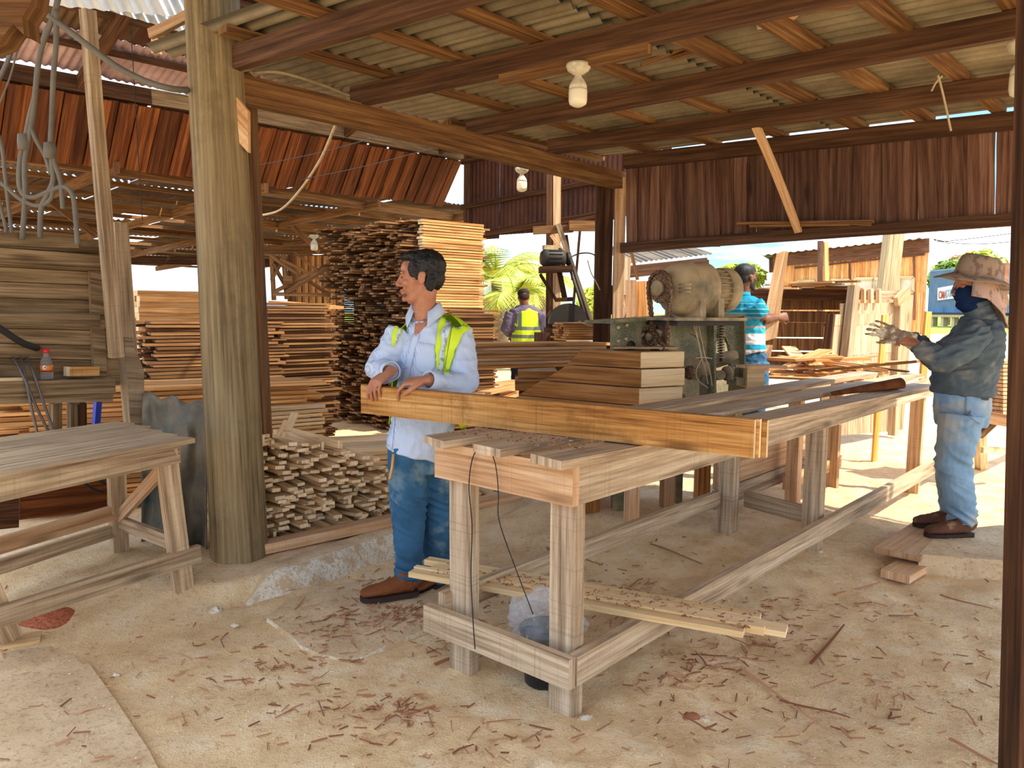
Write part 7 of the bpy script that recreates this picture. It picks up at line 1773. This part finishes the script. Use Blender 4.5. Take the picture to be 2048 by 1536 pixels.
shoe(man2, (A1.x-.02, A1.y-.02), (-1, -.08), mat='suede', zg=z2, lace='lacem', s=1.03); shoe(man2, (A2_.x-.02, A2_.y), (-1, -.02), mat='suede', zg=z2, lace='lacem', s=1.03)
# glove on the far hand
t = cloth('worn_glove_leather', 'd9cdb6', .8, var=.1, blotch=('8d7862', 16, .46, .56)); M_['glove'] = t.m
g = MB(); w0 = K(1812, 678, -.10); fw = K(1752, 655, -.04)-K(1812, 678, -.10)
hand(g, w0 + fw.normalized()*.02, fw, (.0, .9, .35), s=1.16, left=False, curl=(14, 14, 10), spread=5, thumb=(30, 10))
g.tube([w0 + V3(.045, 0, -.015), w0 + V3(.01, 0, 0), w0 + fw*.25], [(.048, .034), (.044, .032), (.042, .028)], 18)
gl = fuse('work_glove', g, M_['glove'], man2, .004, 3, foldfn(.004, 22, 30, 5))
# ---------------- man in the striped shirt
D3 = 6.55
def L3(x, y, dy=0.0): return AY(x, y, D3+dy)
man3 = thing('person', 'man in a turquoise striped polo shirt carrying a wide board, seen from behind', 'person', (L3(1490, 700).x, D3, gz(L3(1490, 700).x, D3)))
h3 = azv(62); hc3 = L3(1492, 557); B3_ = basis3(h3); b3 = MB(); P3 = headshape(b3, hc3, B3_, 1.0)
b3.tube([P3(0, -.035, 0), P3(0, -.02, -.08), L3(1484, 596)], [(.056, .06), (.054, .056), (.06, .06)], 12)
to3 = [(1484, 592, 0, .09, .06), (1483, 604, 0, .185, .09), (1484, 640, 0, .185, .115), (1489, 690, 0, .165, .115), (1493, 720, 0, .165, .12)]; sd3 = azv(152)*-1
sd3 = Vector((.9, -.42, 0)).normalized()
b3.tube([L3(x, y, d) for x, y, d, a, b in to3], [(a*.9, b*.9) for x, y, d, a, b in to3], 16, side=sd3)
S3, E3, W3 = L3(1513, 612, -.12), L3(1524, 640, -.10), L3(1556, 634, -.02)
b3.tube([S3, S3.lerp(E3, .5), E3], [.055, .055, .044], 14); b3.tube([E3, E3.lerp(W3, .3), W3], [.046, .046, .028], 14)
S3b, E3b, W3b = L3(1466, 612, .14), L3(1478, 650, .30), L3(1530, 650, .30)
b3.tube([S3b, E3b], [.055, .045], 12); b3.tube([E3b, W3b], [.044, .03], 12)
hand(b3, W3, (.9, .3, .05), (.2, -.9, .3), s=1.0, left=False, curl=(55, 70, 40), spread=2)
for dx in (-.09, .10):
    p = L3(1493, 730); b3.tube([p + sd3*dx, p + sd3*dx - V3(0, 0, .35), V3(p.x+sd3.x*dx, p.y+sd3.y*dx, .05)], [.09, .06, .04], 12)
fuse('body', b3, M_['skindark'], man3, .006, 4)
mb = MB(); ee = lambda p, r: ell(mb, P3(*p), r, 18, 14, B3_); ee((0, -.022, .050), (.078, .098, .078)); ee((0, -.05, .0), (.070, .055, .06)); ee((0, .03, .07), (.06, .06, .045))
fuse('hair', mb, M_['hair'], man3, .006, 3, cut=None)
mb = MB(); ee = lambda p, r: ell(mb, P3(*p), r, 16, 12, B3_); ee((0, .045, -.085), (.050, .045, .030))
for sx in (-1, 1): ee((sx*.055, .02, -.055), (.014, .03, .038))
fuse('beard', mb, M_['hair'], man3, .006, 3)
t = cloth('turquoise_stripe_fabric', '2aa3c4', var=.08); sp = t.n.new('ShaderNodeSeparateXYZ'); t.l.new(t.pos(), sp.inputs[0]); z_ = sp.outputs[2]
zt3, zb3 = L3(1484, 592).z, L3(1490, 712).z
fz = t.math('DIVIDE', t.math('SUBTRACT', z_, zb3), zt3-zb3)
c = t.ramp(fz, [(0, lin('d8d5cf')), (.10, lin('d8d5cf')), (.12, lin('31a6cf')), (.19, lin('31a6cf')), (.20, lin('e9e9ea')), (.37, lin('e9e9ea')), (.38, lin('3bb3c9')), (.46, lin('3bb3c9')), (.47, lin('b0a5a5')), (.50, lin('b0a5a5')), (.51, lin('39a6bd')), (.60, lin('39a6bd')), (.61, lin('9ca0a2')), (.66, lin('2a7f95')), (.80, lin('34a9c8')), (1, lin('2f97bb'))], 'CONSTANT') if False else t.ramp(fz, [(0, lin('d8d5cf')), (.12, lin('31a6cf')), (.20, lin('e9e9ea')), (.38, lin('3bb3c9')), (.47, lin('b0a5a5')), (.51, lin('39a6bd')), (.62, lin('8fa6ac')), (.66, lin('2487a0')), (.70, lin('6fc5d8')), (.72, lin('2487a0')), (.77, lin('6fc5d8')), (.79, lin('2a93b4')), (.86, lin('6fc5d8')), (.88, lin('2a93b4'))], 'CONSTANT')
t.col(c); M_['stripe'] = t.m
s3 = MB(); s3.tube([L3(x, y, d) for x, y, d, a, b in to3[:4]] + [L3(1491, 706)], [(a+.008, b+.012) for x, y, d, a, b in to3[:4]] + [(.175, .13)], 20, side=sd3)
s3.tube([S3 + V3(-.03, 0, .02), S3.lerp(E3, .72)], [.085, .082], 16); s3.tube([S3b + V3(.03, 0, .02), S3b.lerp(E3b, .6)], [.085, .08], 16)
fuse('polo_shirt', s3, M_['stripe'], man3, .008, 3, foldfn(.006, 9, 12, 3))
mb = MB(); mb.tube([L3(1484, 594), L3(1484, 584)], [(.075, .07), (.066, .064)], 18, cap=False, side=sd3); o = mb.build('collar', M_['navy'] if False else M_['stripe'], man3); so = o.modifiers.new('s', 'SOLIDIFY'); so.thickness = .006
mb = MB(); p = L3(1493, 712); mb.tube([p + V3(0, 0, .03), p - V3(0, 0, .1)], [(.165, .12), (.165, .125)], 16, side=sd3)
for dx in (-.09, .09): mb.tube([p + sd3*dx - V3(0, 0, .05), p + sd3*dx - V3(0, 0, .45), V3(p.x+sd3.x*dx, p.y+sd3.y*dx, .1)], [.10, .09, .07], 14)
fuse('jeans', mb, M_['denim'], man3, .008, 3, foldfn(.008, 9, 14, 3))
for dx in (-.09, .09): shoe(man3, (p.x+sd3.x*dx, p.y+sd3.y*dx), (.8, .4), zg=gz(p.x, p.y))
cb = [L3(1552, 500, -.06), L3(1520, 690, -.02), L3(1552, 680, -.02), L3(1578, 502, -.06)]
mb = MB(); mb.poly([L3(1553, 508, -.10), L3(1518, 686, -.06), L3(1554, 675, -.02), L3(1577, 503, -.06), L3(1566, 502, -.08)], .022, (.3, 1, 0))
tag(mb.build('carried_board', M_['tanwood']), 'wide upright board carried by the man in the striped polo shirt', 'board')
# ---------------- man in the yellow vest, far
D4 = 10.6
def L4(x, y, dy=0.0): return AY(x, y, D4+dy)
man4 = thing('person', 'man in a dark cap and yellow safety vest seen from behind near the palms', 'person', (L4(1049, 700).x, D4, gz(L4(1049, 700).x, D4)))
hc4 = L4(1047, 596); B4_ = basis3((-.15, 1, -.25)); b4 = MB(); P4 = headshape(b4, hc4, B4_, 1.0); sx4 = Vector((1, 0, 0))
b4.tube([P4(0, -.03, 0), L4(1049, 616)], [.06, .065], 12)
b4.tube([L4(1050, 612), L4(1050, 622), L4(1050, 650), L4(1051, 690), L4(1051, 712)], [(.09, .07), (.20, .10), (.195, .12), (.17, .12), (.17, .12)], 16, side=sx4)
for (s0_, e_, w_) in ((L4(1023, 626), L4(1012, 658), L4(1022, 672, .2)), (L4(1078, 626), L4(1086, 658), L4(1080, 672, .2))):
    b4.tube([s0_, e_], [.06, .05], 12); b4.tube([e_, w_], [.05, .03], 12); hand(b4, w_, (0, .9, -.2), (0, 0, 1), left=False)
for dx in (-.1, .1): p = L4(1051, 712); b4.tube([p + sx4*dx, p + sx4*dx - V3(0, 0, .45), V3(p.x+dx, p.y, gz(p.x, p.y)+.05)], [.09, .06, .04], 12)
fuse('body', b4, M_['skindark'], man4, .008, 4)
M_['mauve'] = cloth('mauve_grey_shirt', '6f6478', var=.12).m; M_['darktrouser'] = cloth('dark_trousers', '23242c').m; M_['cap'] = cloth('dark_cap', '3a2a27').m
mb = MB(); mb.tube([L4(1050, 610), L4(1050, 620), L4(1050, 650), L4(1051, 695)], [(.10, .08), (.215, .115), (.205, .135), (.185, .135)], 18, side=sx4)
for (s0_, e_, w_) in ((L4(1024, 626), L4(1012, 658), L4(1020, 670, .15)), (L4(1077, 626), L4(1087, 658), L4(1081, 670, .15))): mb.tube([s0_, s0_.lerp(e_, .5), e_, w_], [.085, .085, .075, .05], 14)
fuse('shirt', mb, M_['mauve'], man4, .010, 3, foldfn(.008, 8, 12, 7))
t = NT('vest_fabric', .6, .2); sp = t.n.new('ShaderNodeSeparateXYZ'); t.l.new(t.pos(), sp.inputs[0]); zz = sp.outputs[2]; xx = sp.outputs[0]
def band(v, lo, hi): return t.math('MULTIPLY', t.math('GREATER_THAN', v, lo), t.math('LESS_THAN', v, hi))
b1 = band(zz, L4(1050, 660).z, L4(1050, 653).z); b2_ = band(zz, L4(1050, 676).z, L4(1050, 669).z)
x1 = t.math('MULTIPLY', band(xx, L4(1036, 640).x, L4(1043, 640).x), t.math('GREATER_THAN', zz, L4(1050, 656).z)); x2 = t.math('MULTIPLY', band(xx, L4(1076, 640).x, L4(1081, 640).x), t.math('GREATER_THAN', zz, L4(1050, 656).z))
f = t.math('MAXIMUM', t.math('MAXIMUM', b1, b2_), t.math('MAXIMUM', x1, x2)); t.col(t.mix(f, lin('cfee2a'), lin('70786f'))); M_['vest4'] = t.m
mb = MB(); mb.tube([L4(1052, 617), L4(1053, 624), L4(1053, 650), L4(1053, 694)], [(.10, .10), (.185, .135), (.205, .155), (.215, .165)], 20, side=sx4)
fuse('safety_vest', mb, M_['vest4'], man4, .010, 2)
mb = MB(); ell(mb, P4(0, -.012, .062), (.086, .104, .066), 20, 14, B4_); ell(mb, P4(0, .10, .05), (.06, .05, .012), 16, 8, B4_); ell(mb, P4(0, -.055, .01), (.074, .058, .062), 16, 10, B4_); fuse('cap', mb, M_['cap'], man4, .008, 2)
mb = MB(); p = L4(1051, 700)
mb.tube([p + V3(0, 0, .02), p - V3(0, 0, .12)], [(.175, .13), (.175, .13)], 16, side=sx4)
for dx in (-.1, .1): mb.tube([p + sx4*dx - V3(0, 0, .05), p + sx4*dx - V3(0, 0, .5), V3(p.x+dx, p.y, gz(p.x, p.y)+.06)], [.11, .09, .08], 12)
fuse('trousers', mb, M_['darktrouser'], man4, .010, 3, foldfn(.008, 8, 10, 4))
for dx in (-.1, .1): shoe(man4, (p.x+dx, p.y), (0, 1), zg=gz(p.x, p.y))
# ------------------------------------------------------------ bark strips, splinters and chips on the ground
rr = random.Random(99)
t = NT('bark_litter', .9, .15); r_ = t.n.new('ShaderNodeAttribute'); r_.attribute_name = 'prnd'; f = t.math('FRACT', t.math('ADD', t.rnd(), r_.outputs['Fac']))
t.col(t.ramp(f, [(0, lin('7d5038')), (.35, lin('a06a4c')), (.65, lin('b98561')), (.85, lin('cfa67d')), (1, lin('8a6750'))])); t.bump(t.noise(t.obj(), 90, 3), .3, .002); M_['litter'] = t.m
t = NT('pale_chips', .9, .1); r_ = t.n.new('ShaderNodeAttribute'); r_.attribute_name = 'prnd'; t.col(t.ramp(r_.outputs['Fac'], [(0, lin('b08a62')), (.5, lin('dcbd95')), (1, lin('f0dfc2'))])); M_['chips'] = t.m
pool = []
for i in range(14):
    mb = MB(); ln = rr.uniform(.03, .13); w = rr.uniform(.003, .008)
    mb.box(Matrix.Identity(4), ln, w, rr.uniform(.002, .005), seg=3, warp=.004, rng=rr, taper=rr.uniform(.4, 1)); pool.append(mb.mesh('bark_strip', M_['litter']))
clusters = [(1290, 1245, 60, 22, 3), (1480, 1290, 95, 45, 5), (1370, 1345, 70, 35, 4), (1570, 1230, 90, 40, 4), (1270, 1180, 55, 16, 2), (700, 1255, 120, 28, 6), (810, 1235, 70, 20, 5), (620, 1330, 90, 30, 2.4), (800, 1420, 80, 35, 4), (690, 1440, 80, 40, 2), (560, 1400, 110, 60, 2), (1000, 1480, 110, 40, 2.2), (420, 1330, 150, 60, 2), (1650, 1350, 150, 70, 2.2), (1750, 1450, 160, 60, 1.6), (1300, 1450, 200, 60, 2), (1800, 1230, 110, 40, 1.8), (1010, 1240, 90, 40, 3), (1200, 1150, 90, 30, 1.5), (1350, 1080, 110, 40, 1.2), (760, 1180, 60, 18, 2), (1900, 1350, 110, 70, 1.4), (900, 1300, 40, 14, 2)]
tw = sum(c_[4] for c_ in clusters)
def pick():
    k = rr.random()*tw
    for (x, y, sx, sy, w) in clusters:
        k -= w
        if k <= 0: return rr.gauss(x, sx*.7), rr.gauss(y, sy*.7)
    return x, y
def inpoly(x, y, P_):
    c_ = False; n_ = len(P_)
    for i in range(n_):
        a, b_ = P_[i], P_[(i+1) % n_]
        if (a.y > y) != (b_.y > y) and x < (b_.x-a.x)*(y-a.y)/(b_.y-a.y)+a.x: c_ = not c_
    return c_
def toph(x, y):
    h = gz(x, y, True)
    if inpoly(x, y, pad): h = max(h, .021)
    elif inpoly(x, y, pad2): h = max(h, .031)
    elif inpoly(x, y, S): h = max(h, .121)
    return h
items = []
while len(items) < 1250:
    x, y = pick() if rr.random() < .8 else (rr.uniform(-20, 2020), rr.uniform(1130, 1560))
    if y < 1060 or y > 1580: continue
    g_ = AZ(x, y, 0); h = gz(g_.x, g_.y, True); g_ = AZ(x, y, h); h = toph(g_.x, g_.y)
    if (abs((g_-NC).dot(bd)) < .12 and 0 < (g_-NC).dot(bn) < .7): continue
    items.append((g_.x, g_.y, h))
items.sort(key=lambda p_: p_[1])
vis = set(rr.sample(range(len(items)), 230))
st = MB(); st.multi = True
for i, (x, y, h) in enumerate(items):
    pz = .006
    if abs(x) < 9 and False: pass
    M0 = Matrix.Translation((x, y, h+pz)) @ Matrix.Rotation(rr.gauss(.5, 1.0), 4, 'Z') @ Matrix.Rotation(rr.gauss(0, .10), 4, 'Y') @ Matrix.Rotation(rr.gauss(0, .3), 4, 'X')
    if i in vis:
        k = rr.uniform(.6, 1.25); o = place(bpy.data.objects.new('bark_strip', rr.choice(pool)), M0 @ Matrix.Scale(k, 4))
        zone = 'by the near end of the bench' if x < .9 and y > 2.2 and x > -.3 else 'left of the bench' if x <= -.3 else 'right of the bench' if x > .9 else 'in the near foreground'
        tag(o, 'reddish brown bark strip scattered on the sawdust '+zone, 'bark strip', 'bark strips scattered on the sawdust')
    else: st.box(M0, rr.uniform(.012, .055), rr.uniform(.002, .006), .003, rng=rr)
o = st.build('bark_litter', M_['litter']); o['kind'] = 'stuff'; tag(o, 'fine reddish bark litter covering the sawdust ground', 'bark litter')
for i, (x0, y0, x1, y1, w, lab) in enumerate(((1480, 1335, 1640, 1450, .012, 'longest thin brown splinter lying right of the bench'), (1300, 1090, 1405, 1128, .018, 'dark splinter lying on the sawdust under the bench'), (870, 1332, 975, 1298, .02, 'pale curved splinter at the foot of the rear near leg'), (1900, 1480, 2010, 1536, .012, 'thin brown splinter in the lower right corner'), (1095, 1095, 1120, 1130, .02, 'brown offcut strip on the heap behind the bench rails'), (790, 1232, 806, 1205, .016, 'pale splinter beside the brown shoe'), (1670, 1190, 1760, 1165, .014, 'thin twig between the bench and the slab'), (1880, 1190, 1985, 1220, .010, 'thin twig in front of the concrete slab'), (1620, 1330, 1690, 1250, .014, 'slanting bark strip right of the bark cluster'), (1560, 1400, 1700, 1440, .010, 'long twig in the right foreground'))):
    a, b_ = G(x0, y0, .012), G(x1, y1, .012); tag(board('splinter', a + V3(0, 0, .004), b_ + V3(0, 0, .004), w, .006, M_['litter'], None, seg=5, warp=.006, taper=.5), lab, 'splinter')
ch = MB(); ch.multi = True
for i in range(7000):
    u = rr.random(); y = 1.5 + 4.2*u**1.3; x = rr.uniform(-.62, .70)*y; h = toph(x, y); s_ = rr.uniform(.002, .006)
    b = len(ch.v); c_ = Vector((x, y, h+.002)); a = rr.uniform(0, 6.28); X = Vector((math.cos(a), math.sin(a), rr.uniform(-.3, .3)))*s_; Y = Vector((-math.sin(a), math.cos(a), rr.uniform(-.3, .3)))*s_*.5
    ch.v += [c_-X, c_-Y, c_+X, c_+Y, c_+V3(0, 0, s_*.5)]; ch.cur = rr.random()
    for q in ((0, 1, 4), (1, 2, 4), (2, 3, 4), (3, 0, 4)): ch.face((b+q[0], b+q[1], b+q[2]), ((0, 0), (1, 0), (1, 1)))
o = ch.build('wood_chips', M_['chips']); o['kind'] = 'stuff'; tag(o, 'pale wood chips strewn over the sawdust ground', 'wood chips')
# litter lying on the pale strips
sa, sdv, sn, sz_, SL_ = STRIP; lt = MB(); lt.multi = True
for i in range(230):
    s_ = rr.uniform(.15, 2.0); k = rr.uniform(-.11, .06); c_ = sa + sdv*s_*SL_ + sn*k
    M0 = Matrix.Translation((c_.x, c_.y, sz_+.030)) @ Matrix.Rotation(rr.uniform(0, 3.1), 4, 'Z'); lt.box(M0, rr.uniform(.005, .026), rr.uniform(.002, .005), .003, rng=rr)
o = lt.build('bark_litter', M_['litter']); o['kind'] = 'stuff'; tag(o, 'bark crumbs scattered on the pale strips under the bench', 'bark litter')
cr_ = MB(); cr_.multi = True
for i in range(700):
    u, v = rr.uniform(-.02, .9), rr.uniform(.05, BW); c_ = BP(u, v, BZ+.036+.001); s_ = rr.uniform(.002, .005); M0 = Matrix.Translation(c_) @ Matrix.Rotation(rr.uniform(0, 3.1), 4, 'Z'); cr_.box(M0, s_*2, s_, s_, rng=rr)
o = cr_.build('bench_dust', M_['litter']); o['kind'] = 'stuff'; tag(o, 'brown crumbs on the near end of the bench top planks', 'crumbs')
# pebbles
for i, (x, y, s_, lab) in enumerate(((1172, 1445, .03, 'white pebble near the front leg of the bench'), (430, 1225, .035, 'white broken lump in front of the table'), (470, 1160+93, .02, 'small pale pebble between table and pad'), (1408, 1443, .022, 'white pebble in the middle foreground'), (232, 1353, .016, 'tiny white pebble beside the corner slab'), (1382, 1440, .03, 'dark brown chip beside the white pebble'), (1640, 1105, .02, 'small block fragment beside the bench leg'))):
    g_ = G(x, y); mb = MB(); ell(mb, g_+V3(0, 0, s_*.3), (s_, s_*.8, s_*.5), 10, 7); mb.v = [v + Vector((1, 1, 1))*s_*.35*noise.noise(v*60) for v in mb.v]
    tag(mb.build('pebble', M_['litter' if 'dark' in lab else 'whiteconcrete']), lab, 'pebble')
